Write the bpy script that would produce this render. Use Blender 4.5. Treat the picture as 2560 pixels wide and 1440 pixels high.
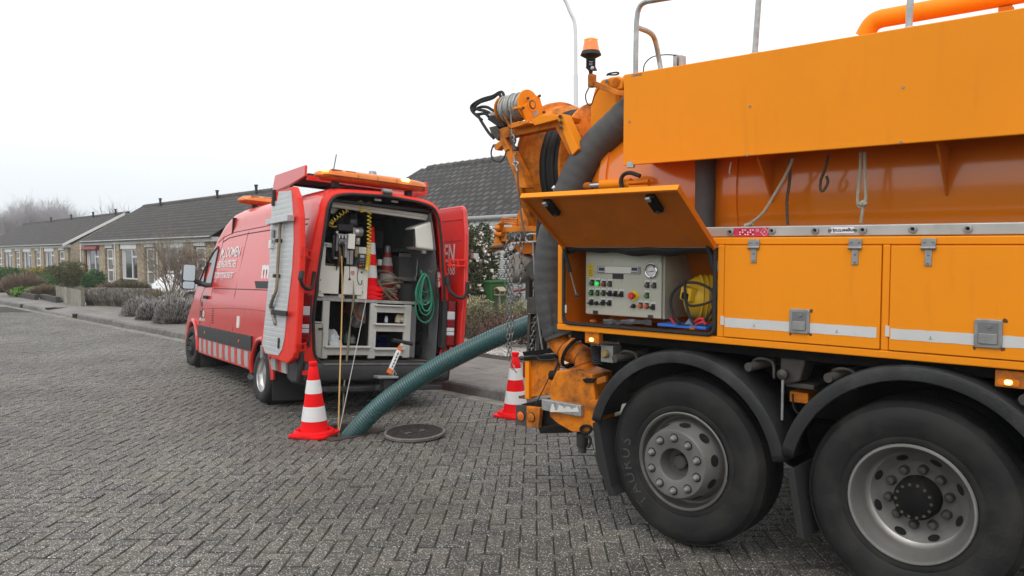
import bpy, bmesh, math, random
import numpy as np
from mathutils import Vector, Matrix, Euler, noise
from math import sin, cos, tan, pi, radians, sqrt, atan, atan2, hypot

for o in list(bpy.data.objects): bpy.data.objects.remove(o)
scn = bpy.context.scene
COL = scn.collection
rnd = random.Random(7)

# ------------------------------------------------------------------ camera
F, EYE, PITCH, ROLL = 2000.0, 1.85, atan(92/2000.0), radians(0.35)
cf = Vector((0, cos(PITCH), -sin(PITCH))); cu0 = Vector((0, sin(PITCH), cos(PITCH))); cr0 = Vector((1, 0, 0))
cr = cr0*cos(ROLL) - cu0*sin(ROLL); cu = cr0*sin(ROLL) + cu0*cos(ROLL)
CAM = Vector((0, 0, EYE))
cam = bpy.data.cameras.new('camera'); camo = bpy.data.objects.new('camera', cam); COL.objects.link(camo)
cam.sensor_width = 36; cam.lens = 36*F/2560; cam.clip_start = 0.05; cam.clip_end = 1500
camo.matrix_world = Matrix(((cr.x, cu.x, -cf.x, 0), (cr.y, cu.y, -cf.y, 0), (cr.z, cu.z, -cf.z, EYE), (0, 0, 0, 1)))
scn.camera = camo

# ------------------------------------------------------------------ overcast sky, soft sun, exposure
SUN_EL, SUN_AZ = radians(56), radians(205)      # sun veiled, behind the photographer
w = bpy.data.worlds.new('World'); scn.world = w; w.use_nodes = True
nt = w.node_tree; nt.nodes.clear()
out = nt.nodes.new('ShaderNodeOutputWorld'); bg = nt.nodes.new('ShaderNodeBackground')
sky = nt.nodes.new('ShaderNodeTexSky'); sky.sky_type = 'NISHITA'; sky.sun_disc = False
sky.sun_elevation = SUN_EL; sky.sun_rotation = SUN_AZ; sky.dust_density = 4
hs = nt.nodes.new('ShaderNodeHueSaturation'); hs.inputs['Saturation'].default_value = 0.25
mx = nt.nodes.new('ShaderNodeMixRGB'); mx.inputs[0].default_value = 0.9
tc = nt.nodes.new('ShaderNodeTexCoord'); sp = nt.nodes.new('ShaderNodeSeparateXYZ')
nz = nt.nodes.new('ShaderNodeTexNoise'); nz.inputs['Scale'].default_value = 1.6; nz.inputs['Detail'].default_value = 3
rp = nt.nodes.new('ShaderNodeValToRGB')
rp.color_ramp.elements[0].position = 0.0; rp.color_ramp.elements[0].color = (7.6, 8.25, 8.7, 1)
rp.color_ramp.elements[1].position = 0.2; rp.color_ramp.elements[1].color = (11.2, 11.3, 11.4, 1)
ad = nt.nodes.new('ShaderNodeMath'); ad.operation = 'MULTIPLY_ADD'; ad.inputs[1].default_value = 0.16
sb = nt.nodes.new('ShaderNodeMath'); sb.operation = 'SUBTRACT'; sb.inputs[1].default_value = 0.08
L = nt.links.new
L(tc.outputs['Generated'], sp.inputs[0]); L(tc.outputs['Generated'], nz.inputs['Vector'])
L(nz.outputs['Fac'], ad.inputs[0]); L(sp.outputs['Z'], ad.inputs[2]); L(ad.outputs[0], sb.inputs[0]); L(sb.outputs[0], rp.inputs[0])
L(sky.outputs[0], hs.inputs['Color']); L(hs.outputs[0], mx.inputs[1]); L(rp.outputs[0], mx.inputs[2])
L(mx.outputs[0], bg.inputs[0]); bg.inputs[1].default_value = 0.1; L(bg.outputs[0], out.inputs[0])
sl = bpy.data.lights.new('sun', 'SUN'); sl.energy = .9; sl.angle = radians(40); sl.color = (1, .97, .93)
so = bpy.data.objects.new('sun', sl); COL.objects.link(so)
so.rotation_euler = Vector((-sin(SUN_AZ)*cos(SUN_EL), -cos(SUN_AZ)*cos(SUN_EL), -sin(SUN_EL))).to_track_quat('-Z', 'Y').to_euler()
scn.view_settings.view_transform = 'Standard'; scn.view_settings.look = 'None'
scn.view_settings.exposure = 0.22; scn.view_settings.gamma = 1
scn.cycles.max_bounces = 5; scn.cycles.diffuse_bounces = 3; scn.cycles.glossy_bounces = 3; scn.cycles.transmission_bounces = 4
scn.cycles.transparent_max_bounces = 6; scn.cycles.use_denoising = True; scn.cycles.caustics_reflective = False

# ------------------------------------------------------------------ frames and points
def ray(u, v): return cf + cr*((u-1280)/F) - cu*((v-720)/F)
def onz(u, v, z=0.0):
    r = ray(u, v); return CAM + r*((z-EYE)/r.z)
def atd(u, v, d):
    r = ray(u, v); return CAM + r*(d/r.y)
class Frame:
    def __init__(s, o, xd, yd):
        s.o = Vector(o); s.x = Vector(xd).normalized(); yd = Vector(yd); s.y = (yd - s.x*yd.dot(s.x)).normalized(); s.z = s.x.cross(s.y)
        s.M = Matrix(((s.x.x, s.y.x, s.z.x, s.o.x), (s.x.y, s.y.y, s.z.y, s.o.y), (s.x.z, s.y.z, s.z.z, s.o.z), (0, 0, 0, 1)))
        s.I = s.M.inverted()
    def w(s, *p): return s.M @ Vector(p)
    def loc(s, p): return s.I @ Vector(p)
    def hit(s, u, v, ax, val):
        n = (s.x, s.y, s.z)[ax]; r = ray(u, v); t = (s.o + n*val - CAM).dot(n)/r.dot(n)
        return s.I @ (CAM + r*t)
    def hitn(s, u, v, p, n):          # any local plane: point p, normal n
        n = (s.M.to_3x3() @ Vector(n)); r = ray(u, v); t = (s.w(*p) - CAM).dot(n)/r.dot(n)
        return s.I @ (CAM + r*t)
sd = Vector((-0.6883, 0.7255, 0)); STR = Frame((-0.158, 9.887, 0), sd, (-0.7255, -0.6883, 0))   # street: s along the kerb, t towards the road
TRK = Frame((1.004, 4.858, 0), (0.7482, -0.6634, -0.0095), (0.6635, 0.7482, 0))                  # tanker: x forward, y away, z up
VAN = Frame((-3.11, 9.851, 0), -Vector((0, 0, 0)) + ray(-60, 695), -ray(4265, 895))              # van: x forward, y to its left
def tp(u, v, y=0.0): return TRK.hit(u, v, 1, y)
def vs(u, v, y=0.0): return VAN.hit(u, v, 1, y)
def vr(u, v, x): return VAN.hit(u, v, 0, x)

# ------------------------------------------------------------------ object helpers
def tag(o, label=None, cat=None, group=None, kind=None):
    for k, v in (('label', label), ('category', cat), ('group', group), ('kind', kind)):
        if v: o[k] = v
    return o
def thing(name, label, cat, M=None, group=None):
    o = bpy.data.objects.new(name, None); COL.objects.link(o); o.empty_display_size = .1
    if M is not None: o.matrix_world = M
    return tag(o, label, cat, group)
class MB:
    def __init__(s): s.v = []; s.f = []
    def add(s, vs_, fs):
        n = len(s.v); s.v.extend([tuple(p) for p in vs_]); s.f.extend([tuple(i+n for i in f) for f in fs]); return s
    def box(s, x0, x1, y0, y1, z0, z1, M=None):
        vs_ = [(x, y, z) for z in (z0, z1) for y in (y0, y1) for x in (x0, x1)]
        if M is not None: vs_ = [M @ Vector(p) for p in vs_]
        return s.add(vs_, [(0, 2, 3, 1), (4, 5, 7, 6), (0, 1, 5, 4), (2, 6, 7, 3), (0, 4, 6, 2), (1, 3, 7, 5)])
    def cbox(s, c, d, M=None):
        return s.box(c[0]-d[0]/2, c[0]+d[0]/2, c[1]-d[1]/2, c[1]+d[1]/2, c[2]-d[2]/2, c[2]+d[2]/2, M)
    def prism(s, poly, ax, a, b):
        # poly: 2-D outline in the two other axes; extruded along ax from a to b
        def P(p, k):
            if ax == 0: return (k, p[0], p[1])
            if ax == 1: return (p[0], k, p[1])
            return (p[0], p[1], k)
        n = len(poly); vs_ = [P(p, a) for p in poly] + [P(p, b) for p in poly]
        fs = [tuple(range(n))[::-1], tuple(range(n, 2*n))] + [(i, (i+1) % n, n+(i+1) % n, n+i) for i in range(n)]
        return s.add(vs_, fs)
    def tube(s, pts, r, n=8, cap=True, closed=False):
        pts = [Vector(p) for p in pts]; m = len(pts); rs = r if isinstance(r, (list, tuple)) else [r]*m
        rings = []; up = None
        for i, p in enumerate(pts):
            a = pts[i-1] if (i > 0 or closed) else p; b = pts[(i+1) % m] if (i < m-1 or closed) else p
            t = (b-a)
            if t.length < 1e-9: t = Vector((0, 0, 1))
            t.normalize()
            if up is None: up = t.orthogonal().normalized()
            up = (up - t*up.dot(t))
            if up.length < 1e-6: up = t.orthogonal()
            up.normalize(); sd_ = t.cross(up)
            rings.append([p + (up*cos(2*pi*k/n) + sd_*sin(2*pi*k/n))*rs[i] for k in range(n)])
        vs_ = [q for g in rings for q in g]; fs = []
        for i in range(m if closed else m-1):
            j = (i+1) % m
            fs += [(i*n+k, i*n+(k+1) % n, j*n+(k+1) % n, j*n+k) for k in range(n)]
        if cap and not closed: fs += [tuple(range(n))[::-1], tuple((m-1)*n+k for k in range(n))]
        return s.add(vs_, fs)
    def cyl(s, p, q, r, n=16, r2=None): return s.tube([p, q], [r, r if r2 is None else r2], n)
    def lathe(s, prof, M=None, n=32, a0=0, a1=2*pi, close=False):
        # prof: (radius, height) pairs round local z
        full = abs(a1-a0-2*pi) < 1e-6; m = n if full else n+1; vs_ = []
        for (r, h) in prof:
            for k in range(m):
                a = a0+(a1-a0)*k/n; vs_.append(Vector((r*cos(a), r*sin(a), h)))
        if M is not None: vs_ = [M @ p for p in vs_]
        fs = []; P = len(prof)
        for i in range(P if close else P-1):
            j = (i+1) % P
            for k in range(n):
                k2 = (k+1) % m; fs.append((i*m+k, i*m+k2, j*m+k2, j*m+k))
        return s.add(vs_, fs)
    def grid(s, rows):
        n = len(rows[0]); vs_ = [p for r in rows for p in r]
        return s.add(vs_, [(i*n+k, i*n+k+1, (i+1)*n+k+1, (i+1)*n+k) for i in range(len(rows)-1) for k in range(n-1)])
    def obj(s, name, mat, parent=None, bev=0, smooth=40, seg=2, solid=0, M=None, **kw):
        me = bpy.data.meshes.new(name); me.from_pydata(s.v, [], s.f); me.validate()
        bm = bmesh.new(); bm.from_mesh(me); bmesh.ops.recalc_face_normals(bm, faces=bm.faces); bm.to_mesh(me); bm.free()
        me.materials.append(mat)
        if smooth: me.shade_smooth(); me.set_sharp_from_angle(angle=radians(smooth))
        o = bpy.data.objects.new(name, me); COL.objects.link(o)
        if parent is not None: o.parent = parent
        if M is not None:
            if parent is None: o.matrix_world = M
            else: o.matrix_basis = M
        if solid:
            md = o.modifiers.new('solid', 'SOLIDIFY'); md.thickness = solid; md.offset = kw.get('off', 0)
        if bev:
            md = o.modifiers.new('bev', 'BEVEL'); md.width = bev; md.segments = seg; md.limit_method = 'ANGLE'; md.angle_limit = radians(35)
        return o
def crv(pts, n=8, closed=False):
    # Catmull-Rom through pts
    P = [Vector(p) for p in pts]; m = len(P); o = []
    rng = range(m if closed else m-1)
    for i in rng:
        if closed: a, b, c, d = P[i-1], P[i], P[(i+1) % m], P[(i+2) % m]
        else: a, b, c, d = P[max(i-1, 0)], P[i], P[i+1], P[min(i+2, m-1)]
        for k in range(n):
            t = k/n; o.append(.5*((2*b) + (c-a)*t + (2*a-5*b+4*c-d)*t*t + (3*b-a-3*c+d)*t**3))
    if not closed: o.append(P[-1])
    return o
def rrect(x0, x1, z0, z1, r, n=4):
    p = []
    for cx, cz, a in ((x1-r, z1-r, 0), (x0+r, z1-r, 90), (x0+r, z0+r, 180), (x1-r, z0+r, 270)):
        for k in range(n+1):
            t = radians(a+90*k/n); p.append((cx+r*cos(t), cz+r*sin(t)))
    return p
def text(s, size, M, mat, parent, name='lettering', depth=.001, align='CENTER', xs=1.0, shear=0, bold=0):
    cu_ = bpy.data.curves.new(name, 'FONT'); cu_.body = s; cu_.size = size; cu_.extrude = depth; cu_.align_x = align; cu_.align_y = 'CENTER'
    cu_.shear = shear; cu_.offset = bold; cu_.resolution_u = 3
    to = bpy.data.objects.new(name+'_tmp', cu_); me = bpy.data.meshes.new_from_object(to)
    bpy.data.objects.remove(to); bpy.data.curves.remove(cu_)
    me.transform(Matrix.Diagonal((xs, 1, 1, 1))); me.materials.append(mat); me.name = name
    o = bpy.data.objects.new(name, me); COL.objects.link(o)
    if parent is not None: o.parent = parent; o.matrix_basis = M
    else: o.matrix_world = M
    return o
def basis(o, x, y):
    x = Vector(x).normalized(); y = Vector(y); y = (y - x*y.dot(x)).normalized(); z = x.cross(y); o = Vector(o)
    return Matrix(((x.x, y.x, z.x, o.x), (x.y, y.y, z.y, o.y), (x.z, y.z, z.z, o.z), (0, 0, 0, 1)))
def copytree(o, M=None, label=None, parent=None):
    c = o.copy(); COL.objects.link(c); c.parent = parent
    if M is not None: c.matrix_world = M
    if label: c['label'] = label
    for ch in list(o.children): copytree(ch, None, None, c)
    return c
def pieces(name, items, templates, mat, parent, cap=300, rest=None, smooth=0):
    # items: (template key, matrix, distance score); the first `cap` as single objects sharing meshes, the rest joined
    items = sorted(items, key=lambda i: i[2]); mes = {}
    for k, M, sc in items[:cap]:
        if k not in mes:
            me = bpy.data.meshes.new(name); me.from_pydata(*[templates[k][0], [], templates[k][1]]); me.materials.append(mat)
            if smooth: me.shade_smooth(); me.set_sharp_from_angle(angle=radians(smooth))
            mes[k] = me
        o = bpy.data.objects.new(name, mes[k]); COL.objects.link(o); o.parent = parent; o.matrix_basis = M
    if len(items) > cap:
        V, Fc, n = [], [], 0
        for k, M, sc in items[cap:]:
            a = np.array([tuple(p) for p in templates[k][0]]); m = np.array(M); V.append(a @ m[:3, :3].T + m[:3, 3])
            Fc += [tuple(i+n for i in f) for f in templates[k][1]]; n += len(a)
        me = bpy.data.meshes.new(rest or name+'s'); me.from_pydata(np.concatenate(V).tolist(), [], Fc); me.materials.append(mat)
        if smooth: me.shade_smooth(); me.set_sharp_from_angle(angle=radians(smooth))
        o = bpy.data.objects.new(rest or name+'s', me); COL.objects.link(o); o.parent = parent; o['kind'] = 'stuff'

# ------------------------------------------------------------------ materials
MATS = {}
class NT:
    def __init__(s, m): s.m = m; s.t = m.node_tree
    def n(s, ty, **kw):
        x = s.t.nodes.new('ShaderNode'+ty)
        for k, v in kw.items():
            if hasattr(x, k) and not isinstance(v, tuple): setattr(x, k, v)
        return x
    def l(s, a, b): s.t.links.new(a, b)
def mat(name, col, rough=.6, metal=0., var=.12, vscale=6., bump=0., bscale=60., dirt=0., dirtcol=(.05, .042, .035), dscale=3., streak=False,
        spec=.5, coat=0., emit=None, alpha=None, island=0., dthr=.5, coords='Object', rust=0., trans=0.):
    if name in MATS: return MATS[name]
    m = bpy.data.materials.new(name); m.use_nodes = True; MATS[name] = m; N = NT(m); b = m.node_tree.nodes['Principled BSDF']
    b.inputs['Roughness'].default_value = rough; b.inputs['Metallic'].default_value = metal; b.inputs['Specular IOR Level'].default_value = spec
    b.inputs['Coat Weight'].default_value = coat; b.inputs['Coat Roughness'].default_value = .12
    if trans: b.inputs['Transmission Weight'].default_value = trans
    tc = N.n('TexCoord'); src = tc.outputs['Object']
    if coords == 'World': src = N.n('NewGeometry').outputs['Position']
    nz = N.n('TexNoise'); nz.inputs['Scale'].default_value = vscale; nz.inputs['Detail'].default_value = 5; N.l(src, nz.inputs['Vector'])
    mp = N.n('MapRange'); mp.inputs[1].default_value = .25; mp.inputs[2].default_value = .75; mp.inputs[3].default_value = 1-var; mp.inputs[4].default_value = 1+var
    N.l(nz.outputs['Fac'], mp.inputs[0])
    v = N.n('VectorMath', operation='SCALE'); v.inputs[0].default_value = col; N.l(mp.outputs[0], v.inputs['Scale']); c = v.outputs[0]
    if island:
        g = N.n('NewGeometry'); oi = N.n('ObjectInfo'); a = N.n('Math', operation='ADD'); N.l(g.outputs['Random Per Island'], a.inputs[0]); N.l(oi.outputs['Random'], a.inputs[1])
        fr = N.n('Math', operation='FRACT'); N.l(a.outputs[0], fr.inputs[0])
        mi = N.n('MapRange'); mi.inputs[3].default_value = 1-island; mi.inputs[4].default_value = 1+island; N.l(fr.outputs[0], mi.inputs[0])
        v2 = N.n('VectorMath', operation='SCALE'); N.l(c, v2.inputs[0]); N.l(mi.outputs[0], v2.inputs['Scale']); c = v2.outputs[0]
    if dirt or rust:
        d = N.n('TexNoise'); d.inputs['Scale'].default_value = dscale; d.inputs['Detail'].default_value = 8; d.inputs['Roughness'].default_value = .65
        if streak:
            mm = N.n('Mapping'); mm.inputs['Scale'].default_value = (3.5, 3.5, .35); N.l(src, mm.inputs[0]); N.l(mm.outputs[0], d.inputs['Vector'])
        else: N.l(src, d.inputs['Vector'])
        r = N.n('MapRange'); r.inputs[1].default_value = dthr; r.inputs[2].default_value = dthr+.22; r.inputs[3].default_value = 0; r.inputs[4].default_value = dirt or rust
        N.l(d.outputs['Fac'], r.inputs[0])
        x = N.n('MixRGB'); N.l(r.outputs[0], x.inputs[0]); N.l(c, x.inputs[1]); x.inputs[2].default_value = (*dirtcol, 1); c = x.outputs[0]
        rr = N.n('MapRange'); rr.inputs[3].default_value = rough; rr.inputs[4].default_value = min(1, rough+.35); N.l(r.outputs[0], rr.inputs[0]); N.l(rr.outputs[0], b.inputs['Roughness'])
    N.l(c, b.inputs['Base Color'])
    if bump:
        bn = N.n('TexNoise'); bn.inputs['Scale'].default_value = bscale; bn.inputs['Detail'].default_value = 4; N.l(src, bn.inputs['Vector'])
        bb = N.n('Bump'); bb.inputs['Strength'].default_value = bump; bb.inputs['Distance'].default_value = .01; N.l(bn.outputs['Fac'], bb.inputs['Height']); N.l(bb.outputs[0], b.inputs['Normal'])
    if emit: b.inputs['Emission Color'].default_value = (*emit[0], 1); b.inputs['Emission Strength'].default_value = emit[1]
    return m
def speckle(name, base, fleck, amount, scale, rough=.62, moss=0., island=.12, bump=.5):
    # exposed-aggregate concrete: light chips in a dark binder
    m = bpy.data.materials.new(name); m.use_nodes = True; MATS[name] = m; N = NT(m); b = m.node_tree.nodes['Principled BSDF']; b.inputs['Roughness'].default_value = rough
    pos = N.n('NewGeometry').outputs['Position']
    vo = N.n('TexVoronoi'); vo.inputs['Scale'].default_value = scale; N.l(pos, vo.inputs['Vector'])
    sep = N.n('SeparateColor'); N.l(vo.outputs['Color'], sep.inputs[0])
    pick = N.n('MapRange'); pick.inputs[1].default_value = 1-amount; pick.inputs[2].default_value = min(1, 1-amount*.45); N.l(sep.outputs[0], pick.inputs[0])
    ed = N.n('MapRange'); ed.inputs[1].default_value = .62; ed.inputs[2].default_value = .38; N.l(vo.outputs['Distance'], ed.inputs[0])
    fa = N.n('Math', operation='MULTIPLY'); N.l(pick.outputs[0], fa.inputs[0]); N.l(ed.outputs[0], fa.inputs[1])
    g = N.n('NewGeometry'); oi = N.n('ObjectInfo'); a = N.n('Math', operation='ADD'); N.l(g.outputs['Random Per Island'], a.inputs[0]); N.l(oi.outputs['Random'], a.inputs[1])
    fr = N.n('Math', operation='FRACT'); N.l(a.outputs[0], fr.inputs[0])
    ra = N.n('ValToRGB'); cr_ = ra.color_ramp; cr_.elements[0].color = (*[x*(1-island) for x in base], 1); cr_.elements[1].color = (base[0]*(1+island)*1.12, base[1]*(1+island), base[2]*(1+island)*.92, 1); N.l(fr.outputs[0], ra.inputs[0])
    big = N.n('TexNoise'); big.inputs['Scale'].default_value = .55; big.inputs['Detail'].default_value = 6; N.l(pos, big.inputs['Vector'])
    bm_ = N.n('MapRange'); bm_.inputs[1].default_value = .3; bm_.inputs[2].default_value = .7; bm_.inputs[3].default_value = .72; bm_.inputs[4].default_value = 1.28; N.l(big.outputs['Fac'], bm_.inputs[0])
    mx_ = N.n('MixRGB'); N.l(fa.outputs[0], mx_.inputs[0]); N.l(ra.outputs[0], mx_.inputs[1])
    fc = N.n('MixRGB'); N.l(sep.outputs[1], fc.inputs[0]); fc.inputs[1].default_value = (fleck[0]*.55, fleck[1]*.5, fleck[2]*.45, 1); fc.inputs[2].default_value = (*fleck, 1); N.l(fc.outputs[0], mx_.inputs[2])
    sc = N.n('VectorMath', operation='SCALE'); N.l(mx_.outputs[0], sc.inputs[0]); N.l(bm_.outputs[0], sc.inputs['Scale']); c = sc.outputs[0]
    if moss:
        mn = N.n('TexNoise'); mn.inputs['Scale'].default_value = 2.2; mn.inputs['Detail'].default_value = 8; N.l(pos, mn.inputs['Vector'])
        mr = N.n('MapRange'); mr.inputs[1].default_value = .55; mr.inputs[2].default_value = .8; mr.inputs[4].default_value = moss; N.l(mn.outputs['Fac'], mr.inputs[0])
        x = N.n('MixRGB'); N.l(mr.outputs[0], x.inputs[0]); N.l(c, x.inputs[1]); x.inputs[2].default_value = (.085, .09, .04, 1); c = x.outputs[0]
    N.l(c, b.inputs['Base Color'])
    if bump:
        bb = N.n('Bump'); bb.inputs['Strength'].default_value = bump; bb.inputs['Distance'].default_value = .004; N.l(fa.outputs[0], bb.inputs['Height']); N.l(bb.outputs[0], b.inputs['Normal'])
    return m
# ================================================================== GROUND, ROAD, KERB, PAVEMENT
M_PAV = speckle("paver_concrete", (.066, .066, .061), (.66, .645, .605), .34, 118, moss=.45, island=.3)
M_PAVF = speckle('paver_far', (.14, .135, .126), (.5, .48, .44), .3, 95, moss=.3, island=.1, bump=0)
M_JOINT = mat('joint_sand', (.034, .031, .024), .95, var=.5, vscale=9, dirt=.85, dirtcol=(.062, .07, .022), dscale=4, dthr=.5, coords='World')
M_TILE = speckle('pavement_concrete', (.15, .149, .141), (.33, .32, .3), .3, 90, moss=.25, island=.12, bump=.2)
M_KERB = mat('kerb_concrete', (.17, .165, .155), .9, var=.25, vscale=9, dirt=.75, dirtcol=(.06, .06, .045), dscale=6, coords='World', bump=.4, bscale=90, island=.1)
M_SOIL = mat('garden_soil', (.085, .068, .048), .95, var=.45, vscale=5, dirt=.7, dirtcol=(.07, .085, .03), dscale=.9, coords='World', bump=.8, bscale=30)
M_GRAV = mat('white_gravel', (.42, .41, .385), .9, var=.3, vscale=90, island=.45, coords='World', dirt=.5, dirtcol=(.12, .115, .1), dscale=2.5)
M_IRON = mat('cast_iron', (.075, .06, .055), .6, .3, var=.3, vscale=30, dirt=.6, dirtcol=(.06, .04, .028), dscale=12, bump=.4, bscale=120)
M_RUSTY = mat('rusty_wall', (.075, .045, .03), .9, var=.4, vscale=8, coords='World')
def SW(s, t, z=0.0): return STR.w(s, t, z)
def st(p):
    q = STR.loc(p); return q.x, q.y
KS = 18.0
def kt(s): return 0.0
HC = onz(858, 1077); hs_, ht_ = st(HC); HALF = .335; HR = .285   # manhole: centre, half side, bore

# terrain behind the pavement and beyond the road, one sheet each
mb = MB(); mb.add([SW(-60, -2.0, .118), SW(150, -2.0, .118), SW(150, -160, .5), SW(-60, -160, .5)], [(0, 1, 2, 3)])
tag(mb.obj('terrain', M_SOIL, smooth=0), kind='structure')
mb = MB(); mb.add([SW(-60, 12, .02), SW(150, 12, .02), SW(150, 260, .3), SW(-60, 260, .3)], [(0, 3, 2, 1)])
tag(mb.obj('field', mat('far_grass', (.07, .085, .035), .95, var=.3, vscale=2, coords='World'), smooth=0), kind='structure')
# road bed with the square opening of the manhole
road = MB()
a0, a1, b0, b1 = hs_-HALF, hs_+HALF, ht_-HALF, ht_+HALF
Z = -.0085
for (s0, s1, t0, t1) in ((-30, a0, -.06, 12), (a1, 26, -.06, 12), (a0, a1, -.06, b0), (a0, a1, b1, 12)):
    road.add([SW(s0, t0, Z), SW(s1, t0, Z), SW(s1, t1, Z), SW(s0, t1, Z)], [(0, 3, 2, 1)])
roado = tag(road.obj('road', M_JOINT, smooth=0), kind='structure')
far = MB()
far.add([SW(25.6, -.2, -.003), SW(140, -.2, -.003), SW(140, 12.2, -.003), SW(25.6, 12.2, -.003)], [(0, 3, 2, 1)])
tag(far.obj('far_road', M_PAVF, smooth=0), kind='structure')
# herringbone pavers, laid at 45 degrees to the kerb
PL, PW, ang = .214, .107, radians(-1.7)
ux = Vector((cos(ang), sin(ang), 0)); uy = Vector((-sin(ang), cos(ang), 0))
def clip(poly, f):
    o = []
    for i, p in enumerate(poly):
        q = poly[(i+1) % len(poly)]; fp, fq = f(p), f(q)
        if fp >= 0: o.append(p)
        if (fp >= 0) != (fq >= 0):
            k = fp/(fp-fq); o.append((p[0]+(q[0]-p[0])*k, p[1]+(q[1]-p[1])*k))
    return o
def area(p): return abs(sum(p[i][0]*p[(i+1) % len(p)][1]-p[(i+1) % len(p)][0]*p[i][1] for i in range(len(p))))/2
def pv_mesh(poly, ch=.004, low=.014):
    # poly in local xy, outline of one paver; chamfered top
    n = len(poly); cx = sum(p[0] for p in poly)/n; cy = sum(p[1] for p in poly)/n
    ins = []
    for p in poly:
        dx, dy = p[0]-cx, p[1]-cy; ins.append((p[0]-math.copysign(min(ch, abs(dx)*.5), dx), p[1]-math.copysign(min(ch, abs(dy)*.5), dy)))
    v = [(p[0], p[1], -low) for p in poly]+[(p[0], p[1], -.0045) for p in poly]+[(p[0], p[1], 0) for p in ins]
    f = [tuple(range(2*n, 3*n))]+[(i, (i+1) % n, n+(i+1) % n, n+i) for i in range(n)]+[(n+i, n+(i+1) % n, 2*n+(i+1) % n, 2*n+i) for i in range(n)]
    return v, f
g = .0055
hbox = [(-PL/2+g, -PW/2+g), (PL/2-g, -PW/2+g), (PL/2-g, PW/2-g), (-PL/2+g, PW/2-g)]
vbox = [(-PW/2+g, -PL/2+g), (PW/2-g, -PL/2+g), (PW/2-g, PL/2-g), (-PW/2+g, PL/2-g)]
tmpl = {'h': pv_mesh(hbox), 'v': pv_mesh(vbox)}
items = []; RZ = Matrix.Rotation(ang, 4, 'Z'); GUT = .235
sx, sy = STR.x, STR.y; so_ = STR.o
def tof(x, y): return (x-so_.x)*sy.x+(y-so_.y)*sy.y
def sof(x, y): return (x-so_.x)*sx.x+(y-so_.y)*sx.y
for j in range(int(2.6/PW), int(25/PW)):
    yy = j*PW; lim = .74*yy+1.4
    for i in range(int(-lim/PW), int(min(lim, 9)/PW)):
        k = (i-j) % 4
        if k not in (0, 3): continue
        if k == 0: cx, cy, key = (i+1)*PW, (j+.5)*PW, 'h'
        else: cx, cy, key = (i+.5)*PW, (j+1)*PW, 'v'
        c = ux*cx+uy*cy; t = tof(c.x, c.y); s = sof(c.x, c.y)
        if t < GUT-.12+kt(s) or s > 25.5 or s < -14: continue
        d = c.length; zt = rnd.gauss(0, .0016)+.0028*noise.noise(Vector((c.x*9, c.y*9, 3)))+.012*noise.noise(Vector((c.x*.5, c.y*.5, 9)))*min(1, max(0, (d-3)/6))*.4
        M = Matrix.Translation((c.x, c.y, zt)) @ RZ @ Euler((rnd.gauss(0, .011), rnd.gauss(0, .011), rnd.gauss(0, .012))).to_matrix().to_4x4()
        edge = t < GUT+.13+kt(s); hole = abs(s-hs_) < HALF+.13 and abs(t-ht_) < HALF+.13
        vis = d + (0 if abs(c.x) < .66*c.y+.15 else 50)
        if not (edge or hole): items.append((key, M, vis)); continue
        bx = hbox if key == 'h' else vbox; wp = [c+ux*p[0]+uy*p[1] for p in bx]; poly = [(sof(p.x, p.y), tof(p.x, p.y)) for p in wp]
        kk = kt(s); poly = clip(poly, lambda p: p[1]-GUT-kk-.004); outs = []
        if hole:
            q = clip(poly, lambda p: hs_-HALF-.006-p[0]); outs.append(q); r_ = clip(poly, lambda p: p[0]-hs_+HALF+.006)
            outs.append(clip(r_, lambda p: p[0]-hs_-HALF-.006)); r_ = clip(r_, lambda p: hs_+HALF+.006-p[0])
            outs.append(clip(r_, lambda p: ht_-HALF-.006-p[1])); outs.append(clip(r_, lambda p: p[1]-ht_-HALF-.006))
        else: outs = [poly]
        for q in outs:
            if len(q) < 3 or area(q) < .0012: continue
            lp = []
            for p in q:
                wv = so_+sx*p[0]+sy*p[1]-c; lp.append((wv.dot(ux), wv.dot(uy)))
            if sum(lp[i_][0]*lp[(i_+1) % len(lp)][1]-lp[(i_+1) % len(lp)][0]*lp[i_][1] for i_ in range(len(lp))) < 0: lp = lp[::-1]
            kn = 'c%d' % len(tmpl); tmpl[kn] = pv_mesh(lp); items.append((kn, M, vis))
pieces('paver', items, tmpl, M_PAV, roado, 300, 'pavers')
# gutter: two courses of pavers along the kerb
tm2 = {'g': pv_mesh([(-.103, -.051), (.103, -.051), (.103, .051), (-.103, .051)])}; gi = []
RS = STR.M.to_3x3().to_4x4()
for r_ in range(2):
    for i in range(-60, 175):
        s = i*.211+r_*.1; t = .06+r_*.107+kt(s); p = SW(s, t, -.004+rnd.uniform(-.003, .003))
        if s > 25.5: continue
        gi.append(('g', Matrix.Translation(p) @ RS @ Euler((rnd.uniform(-.02, .02), rnd.uniform(-.02, .02), 0)).to_matrix().to_4x4(), p.length if p.x < .5*p.y else 60))
gut = MB(); gut.add([SW(-13, .005, -.0095), SW(25.5, .005, -.0095), SW(25.5, .235, -.0095), SW(-13, .235, -.0095)], [(0, 3, 2, 1)])
guto = tag(gut.obj('gutter', M_JOINT, smooth=0), kind='structure')
pieces('gutter_paver', gi, tm2, mat('gutter_concrete', (.22, .21, .185), .9, var=.25, vscale=12, island=.2, coords='World', dirt=.5, dirtcol=(.1, .095, .06)), guto, 140, 'gutter_pavers')
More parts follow.
